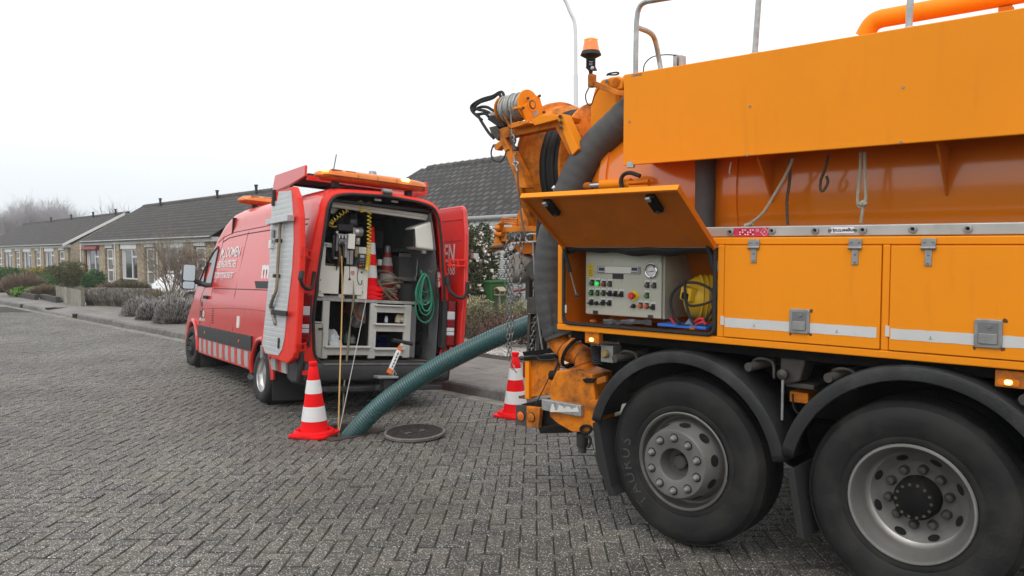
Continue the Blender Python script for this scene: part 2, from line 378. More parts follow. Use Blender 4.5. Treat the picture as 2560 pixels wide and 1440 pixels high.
# kerb stones and drains
kb = MB(); kb.box(-40, 60, -.2, -.012, -.3, .02, STR.M)
kerb = tag(kb.obj('kerb', M_KERB, smooth=0), kind='structure')
def kstone(h0, h1, ln):
    b_ = MB(); y0, y1 = -.12, 0
    v = [(0, y0, -.1), (ln, y0, -.1), (ln, y1+.015, -.1), (0, y1+.015, -.1), (0, y0, h0), (ln, y0, h1), (ln, y1-.025, h1), (0, y1-.025, h0), (0, y1, h0-.025), (ln, y1, h1-.025)]
    b_.add(v, [(4, 5, 6, 7), (7, 6, 9, 8), (8, 9, 2, 3), (0, 4, 7, 8, 3), (1, 2, 9, 6, 5), (0, 1, 5, 4)]); return b_
drains = [9.7, 18.15, 24.4]
i = -12.0; hprev = .125
while i < 60:
    ln = .992
    if any(i < d_-.18 < i+1 for d_ in drains):
        d_ = [d_ for d_ in drains if i < d_-.18 < i+1][0]; ln = d_-.18-i-.006
    h0 = h1 = .125
    if 18.3 < i+.5 < 21.4: h0 = h1 = .035
    elif 21.4 <= i+.5 < 22.4: h0, h1 = .035, .125
    if ln > .1:
        o = kstone(h0, h1, ln).obj('kerbstone', M_KERB, kerb, smooth=0, bev=.006)
        a_ = SW(i, kt(i)); b_ = SW(i+ln, kt(i+ln)); o.matrix_basis = basis(a_, b_-a_, -Vector(((b_-a_).y, -(b_-a_).x, 0))); o.location.z = rnd.uniform(-.004, .004)
    i = i+1.0
    for d_ in drains:
        if i-1 < d_-.18 < i: i = d_+.18
for n_, d_ in enumerate(drains):
    T_ = thing('gully_drain', ['black twin slot gully drain in the kerb by the van front wheel', 'black twin slot gully drain in the kerb below the driveway', 'small black gully drain in the kerb furthest down the street'][n_], 'drain', basis(SW(d_-.175, kt(d_)), STR.x, STR.y), 'gully drains in the kerb')
    b_ = MB(); b_.box(0, .35, -.118, -.02, -.08, .115); b_.box(0, .35, -.02, .006, .085, .121); b_.box(0, .35, -.02, .006, -.08, -.005)
    for x in (0, .15, .31): b_.box(x, x+.04, -.02, .0065, -.005, .085)
    b_.obj('drain_frame', mat('drain_iron', (.012, .012, .013), .6, .3), T_, smooth=0)
    b_ = MB(); b_.box(.04, .31, -.019, -.012, 0, .08); b_.obj('drain_slot', mat('drain_dark', (.003, .003, .003), .9), T_, smooth=0)
# pavement
pm = MB()
for (s0, s1, t0, t1) in ((-30, 17.8, -2.05, -.12), (21.9, 60, -2.05, -.12), (17.8, 21.9, -2.05, -.8)): pm.add([SW(s0, t0, .108), SW(s1, t0, .108), SW(s1, t1, .108), SW(s0, t1, .108)], [(0, 3, 2, 1)])
pav = tag(pm.obj('pavement', mat('pavement_bed', (.075, .075, .068), .95, var=.3, vscale=6, coords='World'), smooth=0), kind='structure')
ap = MB(); ap.add([SW(17.8, -.12, .03), SW(21.9, -.12, .03), SW(21.9, -.8, .1215), SW(17.8, -.8, .1215), SW(17.8, -.12, .12), SW(21.9, -.12, .12)], [(0, 1, 2, 3), (0, 3, 4), (1, 5, 2)]); tag(ap.obj('driveway_apron', M_TILE, smooth=0), kind='structure')
tl = {'t': pv_mesh([(-.149, -.149), (.149, -.149), (.149, .149), (-.149, .149)], .004, .012)}; ti = []
for i in range(-40, 150):
    for j in range(6):
        s = (i+.5*(j % 2))*.301; t = -.12-.158-j*.301; p = SW(s, t, .120+rnd.uniform(-.002, .002))
        if s > 17.9 and s < 21.8 and j < 2: continue
        ti.append(('t', Matrix.Translation(p) @ RS @ Euler((rnd.uniform(-.008, .008), rnd.uniform(-.008, .008), 0)).to_matrix().to_4x4(), p.length if p.x < .1*p.y else 80))
pieces('paving_tile', ti, tl, M_TILE, pav, 300, 'paving_tiles')
eb = MB()
edgeo = tag(MB().add([SW(-12, -2.16, .09), SW(14, -2.16, .09), SW(14, -2.07, .09), SW(-12, -2.07, .09)], [(0, 3, 2, 1)]).obj('garden_edging', M_KERB, smooth=0), kind='structure')
for i in range(-12, 17):
    o = MB().box(0, .99, -.06, 0, -.05, .15).obj('edging_stone', M_KERB, edgeo, smooth=0, bev=.006); o.matrix_basis = basis(SW(i, -2.08, rnd.uniform(-.006, .006)), STR.x, STR.y)
# white gravel beds: real pebbles near, on a gravel sheet
def pebbles(name, s0, s1, t0, t1, z, n, r, seed):
    R = random.Random(seed); b_ = MB()
    oc = [(1, 0, 0), (0, 1, 0), (-1, 0, 0), (0, -1, 0), (0, 0, 1), (0, 0, -1)]; fc = [(0, 1, 4), (1, 2, 4), (2, 3, 4), (3, 0, 4), (1, 0, 5), (2, 1, 5), (3, 2, 5), (0, 3, 5)]
    b_.add([SW(s0, t0, z), SW(s1, t0, z), SW(s1, t1, z), SW(s0, t1, z)], [(0, 1, 2, 3)])
    for _ in range(n):
        c = SW(R.uniform(s0, s1), R.uniform(t0, t1), z+r*.3*R.random()); a = R.uniform(0, 6.3); q = R.uniform(.6, 1.4)*r; e = R.uniform(.5, .9)
        b_.add([(c.x+(p[0]*cos(a)-p[1]*e*sin(a))*q, c.y+(p[0]*sin(a)+p[1]*e*cos(a))*q, c.z+p[2]*q*.6) for p in oc], fc)
    o = b_.obj(name, M_GRAV, smooth=0); tag(o, kind='stuff'); return o
pebbles('gravel', -8, 7, -3.9, -2.17, .135, 9000, .021, 3)
pebbles('driveway_gravel', 17.6, 23, -8.5, -2.05, .124, 5000, .025, 4)

# ------------------------------------------------------------------ manhole: frame, shaft, cover
T_ = thing('manhole', 'square cast iron manhole frame set open in the paving beside the cone', 'manhole', basis(SW(hs_, ht_, 0), STR.x, STR.y))
fb = MB(); n = 48
sq = []
for k in range(n):
    a = 2*pi*k/n; m_ = max(abs(cos(a)), abs(sin(a))); sq.append((HALF*cos(a)/m_, HALF*sin(a)/m_))
ring = [(HR*cos(2*pi*k/n), HR*sin(2*pi*k/n)) for k in range(n)]
ring2 = [(p[0]*1.06, p[1]*1.06) for p in ring]
vv = [(p[0], p[1], -.05) for p in sq]+[(p[0], p[1], .006) for p in sq]+[(p[0], p[1], .006) for p in ring2]+[(p[0], p[1], -.045) for p in ring2]+[(p[0], p[1], -.045) for p in ring]+[(p[0], p[1], -.12) for p in ring]
fb.add(vv, [(r*n+i, r*n+(i+1) % n, (r+1)*n+(i+1) % n, (r+1)*n+i) for r in range(5) for i in range(n)])
fb.obj('iron_frame', M_IRON, T_, smooth=30)
sb_ = MB(); sb_.lathe([(HR*.995, -.1), (HR*1.02, -.5), (HR*1.5, -.9), (HR*1.6, -1.8), (.001, -1.8)], n=40); sb_.obj('shaft', M_RUSTY, T_)
cc = onz(1037, 1083, .03)
T_ = thing('manhole_cover', 'round ribbed iron manhole cover lying loose on the paving', 'manhole cover', Matrix.Translation((cc.x, cc.y, .035)) @ Euler((radians(1.5), radians(-2), radians(35))).to_matrix().to_4x4())
cb = MB(); cb.lathe([(.001, -.03), (.27, -.03), (.305, -.012), (.308, .012), (.302, .018), (.285, .018), (.282, .012), (.001, .012)], n=56); cb.obj('disc', mat('dusty_iron', (.17, .15, .135), .8, var=.3, vscale=20), T_)
rb = MB()
def chord(x, y0=-9, y1=9):
    h = sqrt(max(0, .28**2-x*x)); return max(-h, y0), min(h, y1)
for i in range(-8, 9):
    x = i*.032
    if abs(i) <= 3:
        for (a, b) in ((-9, -.1), (.1, 9)):
            l_, h_ = chord(x, a, b)
            if h_-l_ > .03: rb.box(x-.0115, x+.0115, l_, h_, .011, .0185)
    else:
        l_, h_ = chord(x)
        if h_-l_ > .03: rb.box(x-.0115, x+.0115, l_, h_, .011, .0185)
for y in (-.07, -.035, 0, .035, .07):
    if y == 0: rb.box(-.04, .05, -.013, .013, .011, .0187)
    else: rb.box(-.105, .105, y-.012, y+.012, .011, .0185)
rb.obj('ribs', mat('rib_iron', (.042, .036, .034), .6, .3, var=.3, vscale=30), T_, smooth=0, bev=.002)
for a in (.9, 4.0):
    MB().cyl((.255*cos(a), .255*sin(a), .01), (.255*cos(a), .255*sin(a), .02), .014, 10).obj('lifting_eye', MATS['drain_dark'], T_)
# ================================================================== HOUSES
M_BRICK = mat('yellow_brick', (.44, .355, .245), .9, var=.2, vscale=14, island=.28, coords='World')
M_MORT = mat('mortar', (.27, .25, .22), .95, var=.15, vscale=10, coords='World')
M_TILEB = mat('roof_tile', (.098, .094, .091), .85, var=.25, vscale=2.2, island=.2, dirt=.9, dirtcol=(.34, .29, .13), dscale=6.5, dthr=.62, coords='World', bump=.3, bscale=40)
M_TILEA = mat('roof_tile_brown', (.098, .09, .085), .85, var=.2, vscale=1.2, island=.16, dirt=.6, dirtcol=(.19, .18, .15), dscale=7, dthr=.66, coords='World')
M_WHT = mat('white_paint', (.75, .76, .75), .5, var=.05, vscale=3)
M_FASC = mat('fascia_board', (.5, .49, .46), .6, var=.1, vscale=2)
M_GLASS = mat('window_glass', (.05, .055, .06), .06, var=.2, vscale=1, spec=.9)
M_CURT = mat('net_curtain', (.55, .55, .53), .9, var=.15, vscale=12)
M_DARK = mat('dark_plastic', (.02, .02, .022), .5)
M_ZINC = mat('zinc', (.3, .31, .31), .45, .3, var=.15)
M_AWN = mat('red_awning', (.22, .03, .035), .6, var=.1)
tile_prof = [(0, .004), (.035, .03), (.075, .036), (.115, .02), (.16, .006), (.235, .002), (.285, .006), (.31, .012)]
def tile_mesh(ln):
    n = len(tile_prof); v = [(x, 0, z+.036) for x, z in tile_prof]+[(x, ln, z) for x, z in tile_prof]+[(x, 0, z-.002) for x, z in tile_prof]
    f = [(i, i+1, n+i+1, n+i) for i in range(n-1)]+[(2*n+i, 2*n+i+1, i+1, i) for i in range(n-1)]; return v, f
def roof(T_, s0, s1, te, ze, tr_, zr, tmat, smin, cap=300, dark=None):
    # front slope from the eave (te, ze) to the ridge (tr_, zr); plain back slope
    run = abs(tr_-te); rise = zr-ze; ln = hypot(run, rise); a = atan2(rise, run); nc = round(ln/.345); cl = ln/nc
    R = MB(); q = 2*tr_-te
    R.add([(s0, te, ze-.05), (s1, te, ze-.05), (s1, tr_, zr-.05), (s0, tr_, zr-.05), (s0, q, ze-.05), (s1, q, ze-.05)], [(0, 1, 2, 3), (3, 2, 5, 4)])
    deck = R.obj('roof', mat('roof_deck', (.03, .028, .027), .9), T_, smooth=0)
    up = Vector((0, -cos(a), sin(a))); its = []; tm = {'t': tile_mesh(cl+.05)}
    nw = int((s1-s0)/.3)
    for j in range(nc):
        for i in range(nw):
            s = s0+i*.3
            if s < smin: continue
            p = Vector((s, te, ze-.03)) + up*(j*cl-.05); d = (STR.w(*p)).length
            M = basis(p+Vector((0, 0, rnd.uniform(-.004, .004))), (1, 0, 0), up) @ Euler((rnd.uniform(-.012, .012), 0, rnd.uniform(-.006, .006))).to_matrix().to_4x4()
            its.append(('t', M, d))
    pieces('tile', its, tm, tmat, deck, cap, 'tiles', smooth=50)
    i = s0
    while i < s1-.1:
        b_ = MB().lathe([(.105, 0), (.118, .39), (.128, .39), (.128, .41), (.1, .41)], n=8, a0=-.35, a1=pi+.35)
        o = b_.obj('ridge_tile', tmat, deck); o.matrix_basis = basis((i, tr_, zr-.07), (0, -1, 0), (0, 0, 1)); i += .385
        if i < smin: o.hide_render = False
    return a, up, deck
def window_unit(T_, s0, s1, z0, z1, t, box=.27, curt=True, awn=False):
    # window seen from the street: fixed light on the left (higher s), vent light on the right, roller box on top
    f = MB(); zt = z1-box; fw_ = .07; m = s0+(s1-s0)*.36
    for (a, b, c, d) in ((s0, s1, z0, z0+fw_), (s0, s1, zt-fw_, zt), (s0, s0+fw_, z0+fw_, zt-fw_), (s1-fw_, s1, z0+fw_, zt-fw_), (m-.06, m+.06, z0+fw_, zt-fw_), (s0+fw_, m-.06, z0+1.17, z0+1.27)): f.box(a, b, t-.03, t+.045, c, d)
    fo = f.obj('window', M_WHT, T_, smooth=0)
    g_ = MB(); g_.add([(s0+.05, t, z0+.05), (s1-.05, t, z0+.05), (s1-.05, t, zt-.05), (s0+.05, t, zt-.05)], [(0, 1, 2, 3)]); g_.obj('pane', M_GLASS, fo, smooth=0)
    if curt:
        c = MB(); x1 = s1-.08; rows = []
        for z in (z0+.08, zt-.08): rows.append([(x1-.03*k, t+.006+.005*(k % 2), z) for k in range(int((s1-m)*.26/.03))])
        c.grid(rows).obj('curtain', M_CURT, fo, smooth=0)
    s_ = MB(); s_.box(s0-.05, s1+.05, t-.02, t+.12, z0-.06, z0); s_.obj('sill', mat('sill_stone', (.03, .03, .03), .6), fo, smooth=0)
    if awn:
        b_ = MB(); pr = [(t-.02, zt), (t+.3, zt-.04), (t+.34, zt+.02), (t+.26, zt+.19), (t+.02, zt+.27), (t-.02, zt+.27)]; b_.prism(pr, 0, s0-.15, s1+.2); b_.box(s1+.1, s1+.18, t-.02, t+.08, z0, zt); b_.obj('awning', M_AWN, T_, smooth=0)
    else: MB().box(s0-.02, s1+.02, t-.03, t+.14, zt+.003, z1).obj('roller_box', M_WHT, T_, smooth=0, bev=.015)
def door_unit(T_, s0, s1, z0, z1, t):
    f = MB(); zt = z1-.24
    for (a, b, c, d) in ((s0, s1, z0, z0+.2), (s0, s1, zt-.09, zt), (s0, s0+.11, z0+.2, zt-.09), (s1-.11, s1, z0+.2, zt-.09), (s0+.11, s1-.11, zt-.6, zt-.5), (s0+.11, s1-.11, z0+.75, z0+.85)): f.box(a, b, t-.03, t+.04, c, d)
    d_ = f.obj('door', M_WHT, T_, smooth=0)
    MB().box(s0+.08, s1-.08, t-.02, t+.004, z0+.17, zt-.06).obj('pane', mat('frosted_glass', (.2, .19, .17), .25, var=.3, vscale=4), d_, smooth=0)
    MB().box(s0+.03, s0+.06, t+.04, t+.09, z0+.95, z0+1.1).obj('handle', M_ZINC, d_, smooth=0)
    MB().box(s0-.12, s1+.12, t-.03, t+.14, zt+.05, z1).obj('roller_box', M_WHT, T_, smooth=0, bev=.012)
bk_t = {'b': ([(x, y, z) for z in (0, 1) for y in (0, 1) for x in (0, 1)], [(2, 3, 7, 6), (0, 2, 6, 4), (1, 5, 7, 3), (4, 6, 7, 5), (0, 1, 3, 2)])}
def bricks(T_, segs, cap, rest):
    its = []
    for (axis, a0, a1, z0, z1, c) in segs:
        # axis 's': face looks to +t at t=c, running along s; axis 't': face looks to -s at s=c, running along t
        k = 0; z = z0
        while z < z1-.01:
            x = a0-(.105 if k % 2 else 0)
            while x < a1:
                b0, b1 = max(x, a0), min(x+.2, a1)
                if b1-b0 > .03:
                    pr = .012+rnd.uniform(-.003, .004); h = min(.053, z1-z)
                    if axis == 's': M = Matrix.Translation((b0, c-.002, z)) @ Matrix.Diagonal((b1-b0, pr, h, 1)); p = STR.w(b0, c, z)
                    else: M = Matrix.Translation((c+.002, b0, z)) @ Matrix(((0, -pr, 0, 0), (b1-b0, 0, 0, 0), (0, 0, h, 0), (0, 0, 0, 1))); p = STR.w(c, b0, z)
                    its.append(('b', M, p.length))
                x += .212
            z += .0635; k += 1
    pieces('brick', its, bk_t, M_BRICK, T_, cap, rest)
SM = STR.M
def terrace(name, label, s0, s1, tf, ze, tr_, zr, pipes, tmat, smin, tilecap, brickcap, zb, awn_first=False, gable_left=False, vents=()):
    T_ = thing(name, label, 'house', SM); back = 2*tr_-tf
    w_ = MB(); w_.box(s0, s1, back, tf-.32, zb-.3, ze-.1)
    w_.prism([(tf-.32, ze-.1), (back, ze-.1), (tr_, zr-.12)], 0, s0, s0+.12); w_.prism([(tf-.32, ze-.1), (back, ze-.1), (tr_, zr-.12)], 0, s1-.12, s1)
    wall = w_.obj('wall', M_MORT, T_, smooth=0); segs = []; piers = MB()
    MB().box(s0, s1, tf-.32, tf+.02, ze-.26, ze-.06).obj('fascia', M_FASC, T_, smooth=0)
    MB().tube([(s0, tf+.08, ze-.06), (s1, tf+.08, ze-.06)], .055, 8).obj('gutter', M_ZINC, T_)
    wz = ze-.26
    for n_, p in enumerate(pipes):
        if p-6.4 < s0-1: break
        piers.box(p-.5, p+.14, tf-.32, tf-.03, zb-.3, wz-.001); segs += [('s', p-.5, p+.14, zb, wz-.02, tf-.03), ('t', tf-.32, tf-.03, zb, wz-.02, p-.5)]
        window_unit(T_, p-3.06, p-.62, zb+.33, wz, tf-.2, awn=awn_first and n_ == 0)
        segs += [('s', p-3.1, p-.55, zb, zb+.28, tf-.32+.06)]
        piers.box(p-3.1, p-.5, tf-.32, tf-.26, zb-.3, zb+.28)
        piers.box(p-4.15, p-3.12, tf-.32, tf-.1, zb-.3, wz-.001); segs += [('s', p-4.15, p-3.12, zb, wz-.02, tf-.1), ('t', tf-.32, tf-.1, zb, wz-.02, p-4.15)]
        door_unit(T_, p-5.3, p-4.27, zb-.02, wz, tf-.24)
        segs += [('s', p-6.26, p-5.32, zb, wz-.02, tf-.2)]; piers.box(p-6.26, p-5.32, tf-.32, tf-.2, zb-.3, wz-.001)
        MB().tube([(p+.02, tf+.02, zb-.1), (p+.02, tf+.02, ze-.1)], .04, 8).obj('downpipe', M_WHT, T_)
    if piers.v: piers.obj('pier', M_MORT, T_, smooth=0)
    a, up, deck = roof(T_, s0-.05, s1+.05, tf+.12, ze, tr_, zr, tmat, smin, tilecap)
    if gable_left:                                      # gable end looking down the street towards us, with white bargeboard
        segs.append(('t', back, tf-.32, zb, ze-.12, s0))
        n_ = 20
        for k in range(n_):
            z0 = ze-.12+k*.0635*2
            half = (tf-.32-tr_)*max(0, 1-(z0+.12-(ze-.12))/(zr-.12-ze+.1))
            if half > .1: segs.append(('t', tr_-half, tr_+half, z0, min(z0+.127, zr), s0))
        for (ta, tb) in ((tf+.2, tr_), (2*tr_-tf-.2, tr_)):
            za = ze-.04; b_ = MB(); b_.add([(s0-.1, ta, za-.16), (s0-.1, ta, za+.03), (s0-.1, tb, zr+.03), (s0-.1, tb, zr-.16), (s0-.04, ta, za-.16), (s0-.04, ta, za+.03), (s0-.04, tb, zr+.03), (s0-.04, tb, zr-.16)], [(0, 1, 2, 3), (7, 6, 5, 4), (1, 5, 6, 2), (0, 3, 7, 4), (0, 4, 5, 1)]); b_.obj('bargeboard', M_WHT, T_, smooth=0)
    segs = [g_ for g_ in segs if (g_[2] if g_[0] == 's' else g_[5]) > smin]
    bricks(wall, segs, brickcap, 'bricks')
    for v_ in vents:
        p = Vector((v_, tr_, zr))-up*.35; b_ = MB(); b_.cyl((v_, p.y, p.z), (v_, p.y, p.z+.42), .07, 10); b_.cyl((v_, p.y, p.z+.36), (v_, p.y, p.z+.44), .095, 10); b_.obj('roof_vent', M_DARK, T_)
    return T_
terrace('terraced_house', 'long low yellow brick terrace with dark red awning box, tiled roof and white doors', 27.1, 46.2, -7.9, 2.62, -11.5, 4.9, [46.3, 39.95, 33.6], M_TILEA, 24, 300, 300, .13, awn_first=True,
        vents=(29.6, 34.1, 42.2))
terrace('terraced_house', 'farther brick terrace with white bargeboard on its gable end and six roof vents', 53.9, 84, -9, 2.56, -13, 4.84, [84.0, 79.75, 73.3, 66.9, 60.4], M_TILEA, 50, 200, 0, .2, gable_left=True,
        vents=(55.2, 60.5, 66.4, 72.6))
# ------------------------------------------------------------------ the house behind the van: big tiled roof, white wall, closed roller shutter
C_ = thing('bungalow', 'white walled bungalow with large mossy tiled roof and closed white shutter', 'house', SM)
tf, ze, tr_, zr = -7.5, 2.74, -11.2, 4.93
w_ = MB(); w_.box(-9, 16.3, 2*tr_-tf, tf, -.2, ze-.08); w_.prism([(tf, ze-.08), (2*tr_-tf, ze-.08), (tr_, zr-.1)], 0, -9, -8.9); w_.prism([(tf, ze-.08), (2*tr_-tf, ze-.08), (tr_, zr-.1)], 0, 16.2, 16.3)
w_.obj('wall', mat('white_render', (.6, .58, .54), .9, var=.08, vscale=1.5, coords='World'), C_, smooth=0)
MB().box(-9, 16.35, tf+.003, tf+.14, ze-.2, ze-.03).obj('fascia', M_WHT, C_, smooth=0)
MB().tube([(-9, tf+.2, ze-.02), (16.35, tf+.2, ze-.02)], .07, 10).obj('gutter', M_ZINC, C_)
a, up, deck = roof(C_, -6.4, 16.4, tf+.22, ze+.03, tr_, zr, M_TILEB, -7, 300)
MB().tube([(8.95, tf+.06, .1), (8.95, tf+.06, 2.55), (8.95, tf+.19, 2.7)], .04, 8).obj('downpipe', M_ZINC, C_)
sh = MB(); sh.box(3.4, 8.7, tf+.003, tf+.12, 2.3, 2.53); sh.box(3.4, 3.48, tf+.003, tf+.09, .2, 2.3); sh.box(8.62, 8.7, tf+.003, tf+.09, .2, 2.3)
sho = sh.obj('shutter', M_WHT, C_, smooth=0)
sl_me = MB().prism([(0, 0), (.028, .008), (.032, .03), (.028, .05), (0, .056)], 0, 3.49, 8.61)
for k in range(35):
    if k == 0: so1 = sl_me.obj('slat', mat('shutter_slat', (.72, .73, .73), .5, var=.04), sho, smooth=0); o = so1
    else: o = so1.copy(); COL.objects.link(o); o.parent = sho
    o.location = (0, tf+.01, .3+k*.0575)
# a far house at the left edge: only its gable verge shows
fp = atd(8, 600, 118)
H_ = thing('gabled_house', 'far pinkish house at the left edge with white gable edge and chimney', 'house', basis((fp.x, fp.y, 0), STR.x, STR.y))
hb = MB(); hb.box(0, 9, -5, 5, 0, 2.7); hb.prism([(-5, 2.7), (5, 2.7), (0, 6.2)], 0, 0, 9); hb.obj('wall', mat('pink_brick', (.42, .3, .24), .9), H_, smooth=0)
hr = MB(); hr.add([(-.2, -5.3, 2.6), (-.2, 0, 6.35), (-.2, 5.3, 2.6), (9.2, -5.3, 2.6), (9.2, 0, 6.35), (9.2, 5.3, 2.6)], [(0, 1, 4, 3), (1, 2, 5, 4)]); hr.obj('roof', M_TILEA, H_, smooth=0, solid=.12)
for sg in (-1, 1): MB().add([(-.3, sg*5.4, 2.45), (-.3, sg*5.4, 2.7), (-.3, 0, 6.5), (-.3, 0, 6.25)], [(0, 1, 2, 3)]).obj('bargeboard', M_WHT, H_, smooth=0, solid=.06)
MB().box(3, 3.7, -.4, .4, 6, 7.2).obj('chimney', M_BRICK, H_, smooth=0)

# ------------------------------------------------------------------ lamp post
lp = onz(1441, 846, .12); tl_ = thing('street_lamp', 'tall slim white street lamp rising behind the orange tanker', 'street lamp', Matrix.Translation(lp))
dl = lp.y; zc_ = atd(1435.5, 60, dl).z
M_POLE = mat('lamp_paint', (.78, .8, .8), .4, var=.03)
pts = [(0, 0, 1.3)]+[(0, 0, zc_-.45)]; xr = atd(1380, -8, dl).x-lp.x; zt_ = atd(1380, -6, dl).z
arm = crv([(0, 0, zc_-.45), (-.02, 0, zc_-.1), (-.1, 0, zc_+.1), (-.3, 0, zt_-.05), (xr-.4, 0, zt_+.25), (xr-.9, 0, zt_+.4)], 8)
b_ = MB(); b_.tube([(0, 0, -.1), (0, 0, 1.2), (0, 0, 1.28)], [.085, .085, .05], 16); b_.obj('pole_base', M_POLE, tl_)
b_ = MB(); b_.tube([(0, 0, 1.2), (0, 0, zc_-1.1)], [.048, .045], 12); b_.obj('pole', M_POLE, tl_)
b_ = MB(); b_.tube([(0, 0, zc_-1.1)]+arm, .036, 12); b_.obj('arm', M_POLE, tl_)
b_ = MB(); b_.prism(rrect(-.12, .12, 0, .12, .05), 0, xr-1.5, xr-.85); hd = b_.obj('lamp_head', M_ZINC, tl_, bev=.02); hd.location = (0, 0, zt_+.34)

# ================================================================== PLANTS
def leafmat(name, col, isl=.45, rough=.6): return mat(name, col, rough, var=.3, vscale=2.5, island=isl, coords='World', spec=.3)
def leaf_mb(R, n, f, size, mb, flat=.5, asp=.5):
    # n small folded leaves at positions drawn by f()
    for _ in range(n):
        p = Vector(f()); d = Vector((R.gauss(0, 1), R.gauss(0, 1), R.gauss(0, flat)+.2)).normalized(); e = d.cross(Vector((R.gauss(0, 1), R.gauss(0, 1), R.gauss(0, 1)))).normalized()
        s_ = size*R.uniform(.6, 1.4); up_ = d.cross(e)*s_*.15
        mb.add([p, p+d*s_*.5+e*s_*asp*.5+up_, p+d*s_, p+d*s_*.5-e*s_*asp*.5+up_], [(0, 1, 2), (0, 2, 3)])
def ell(R, lobes, shell=.55):
    # a point near the surface of one of several ellipsoid lobes (cx, cy, cz, rx, ry, rz)
    tot = sum(l_[3]*l_[5] for l_ in lobes)
    def f():
        x = R.random()*tot
        for l_ in lobes:
            x -= l_[3]*l_[5]
            if x <= 0: break
        d = Vector((R.gauss(0, 1), R.gauss(0, 1), R.gauss(0, 1))).normalized(); q = R.uniform(shell, 1.05)**.6
        return (l_[0]+d.x*l_[3]*q, l_[1]+d.y*l_[4]*q, max(.01, l_[2]+d.z*l_[5]*q))
    return f
def lobes(R, rx, ry, h, n):
    L_ = [(0, 0, h*.5, rx*.85, ry*.85, h*.5)]
    for _ in range(n):
        a_ = R.uniform(0, 6.28); L_.append((cos(a_)*rx*.6, sin(a_)*ry*.6, h*R.uniform(.35, .75), rx*R.uniform(.3, .5), ry*R.uniform(.3, .5), h*R.uniform(.22, .36)))
    return L_
def twigs(R, mb, p, d, ln, r, lv, kids=3, spread=.55, upb=.15, n=3, wob=.12):
    pts = [p]; q = Vector(p); dd = Vector(d).normalized()
    k = 3
    for i in range(k):
        dd = (dd + Vector((R.gauss(0, wob), R.gauss(0, wob), R.gauss(0, wob)+upb*.3))).normalized(); q = q+dd*ln/k; pts.append(q.copy())
    mb.tube(pts, [r, r*.85, r*.7, r*.5 if lv else r*.25], n, cap=False)
    if lv <= 0: return
    for i in range(kids):
        t = R.uniform(.35, 1.0); j = min(k-1, int(t*k)); b = pts[j]+(pts[j+1]-pts[j])*(t*k-j)
        e = (dd + Vector((R.gauss(0, spread), R.gauss(0, spread), R.gauss(0, spread)+upb))).normalized()
        twigs(R, mb, b, e, ln*R.uniform(.5, .8), r*.55, lv-1, kids, spread, upb, n, wob)
M_TWIG = mat('twig_bark', (.17, .14, .115), .9, var=.3, vscale=3, island=.3, coords='World')
def bush(name, label, cat, pos, rx, ry, h, n, size, col, seed, group=None, nl=6, asp=.5, stem=True, flowers=None, shell=.55):
    R = random.Random(seed); T_ = thing(name, label, cat, Matrix.Translation(pos), group); L_ = lobes(R, rx, ry, h, nl)
    b_ = MB(); leaf_mb(R, n, ell(R, L_, shell), size, b_, .7, asp); b_.obj('foliage', leafmat('leaf_'+'_'.join('%02d' % (100*c) for c in col), col), T_, smooth=0)
    if stem:
        b_ = MB()
        for k in range(5): twigs(R, b_, (R.uniform(-.1, .1)*rx, R.uniform(-.1, .1)*ry, 0), (R.gauss(0, .4), R.gauss(0, .4), 1), h*.5, .018, 2, 3)
        b_.obj('stem', M_TWIG, T_)
    if flowers:
        b_ = MB(); f = ell(R, L_, 1.0)
        for _ in range(flowers[0]):
            c = Vector(f())*1.0; leaf_mb(R, 5, lambda: c+Vector((R.gauss(0, .02), R.gauss(0, .02), R.gauss(0, .02))), flowers[1], b_, 1, .9)
        b_.obj('blossom', leafmat('blossom_'+name, flowers[2], .2), T_, smooth=0)
    return T_
def spikes(name, label, cat, pos, rx, ry, h, n, cols, seed, group=None, box=None, M=None, curve=.3, wd=.006):
    # clump of thin upright stalks with paler tips, as of lavender in winter
    R = random.Random(seed); T_ = thing(name, label, cat, M if M is not None else Matrix.Translation(pos), group); a_, b_ = MB(), MB()
    for _ in range(n):
        if box: x, y = R.uniform(-box[0], box[0]), R.uniform(-box[1], box[1]); ox, oy = R.gauss(0, .07), R.gauss(0, .05)+.3*y; hh = h*R.uniform(.5, 1.04)*(1-.25*abs(y/box[1])**3)
        else:
            an = R.uniform(0, 6.283); q = sqrt(R.random()); x, y = cos(an)*q*rx*.55, sin(an)*q*ry*.55; ox, oy = cos(an)*q*rx*.5+R.gauss(0, .05), sin(an)*q*ry*.5+R.gauss(0, .05); hh = h*R.uniform(.65, 1.1)*(1-.4*q*q)
        p0, p1, p2 = Vector((x, y, 0)), Vector((x+ox*.4, y+oy*.4, hh*.6)), Vector((x+ox, y+oy, hh)); e = Vector((R.gauss(0, 1), R.gauss(0, 1), 0)).normalized()*wd
        a_.add([p0-e, p0+e, p1+e, p1-e], [(0, 1, 2, 3)]); tgt = b_ if R.random() < .6 else a_
        tgt.add([p1-e, p1+e, p2+e*.8, p2-e*.8], [(0, 1, 2, 3)])
        if R.random() < .5:
            e2 = e.cross(Vector((0, 0, 1))); tgt.add([p1-e2, p1+e2*1.3, p2+e2*.8], [(0, 1, 2)])
    a_.obj('stalk', leafmat('stalk_'+name+str(seed % 3), cols[0], .35), T_, smooth=0); b_.obj('tip', leafmat('tip_'+name+str(seed % 3), cols[1], .3), T_, smooth=0)
    return T_
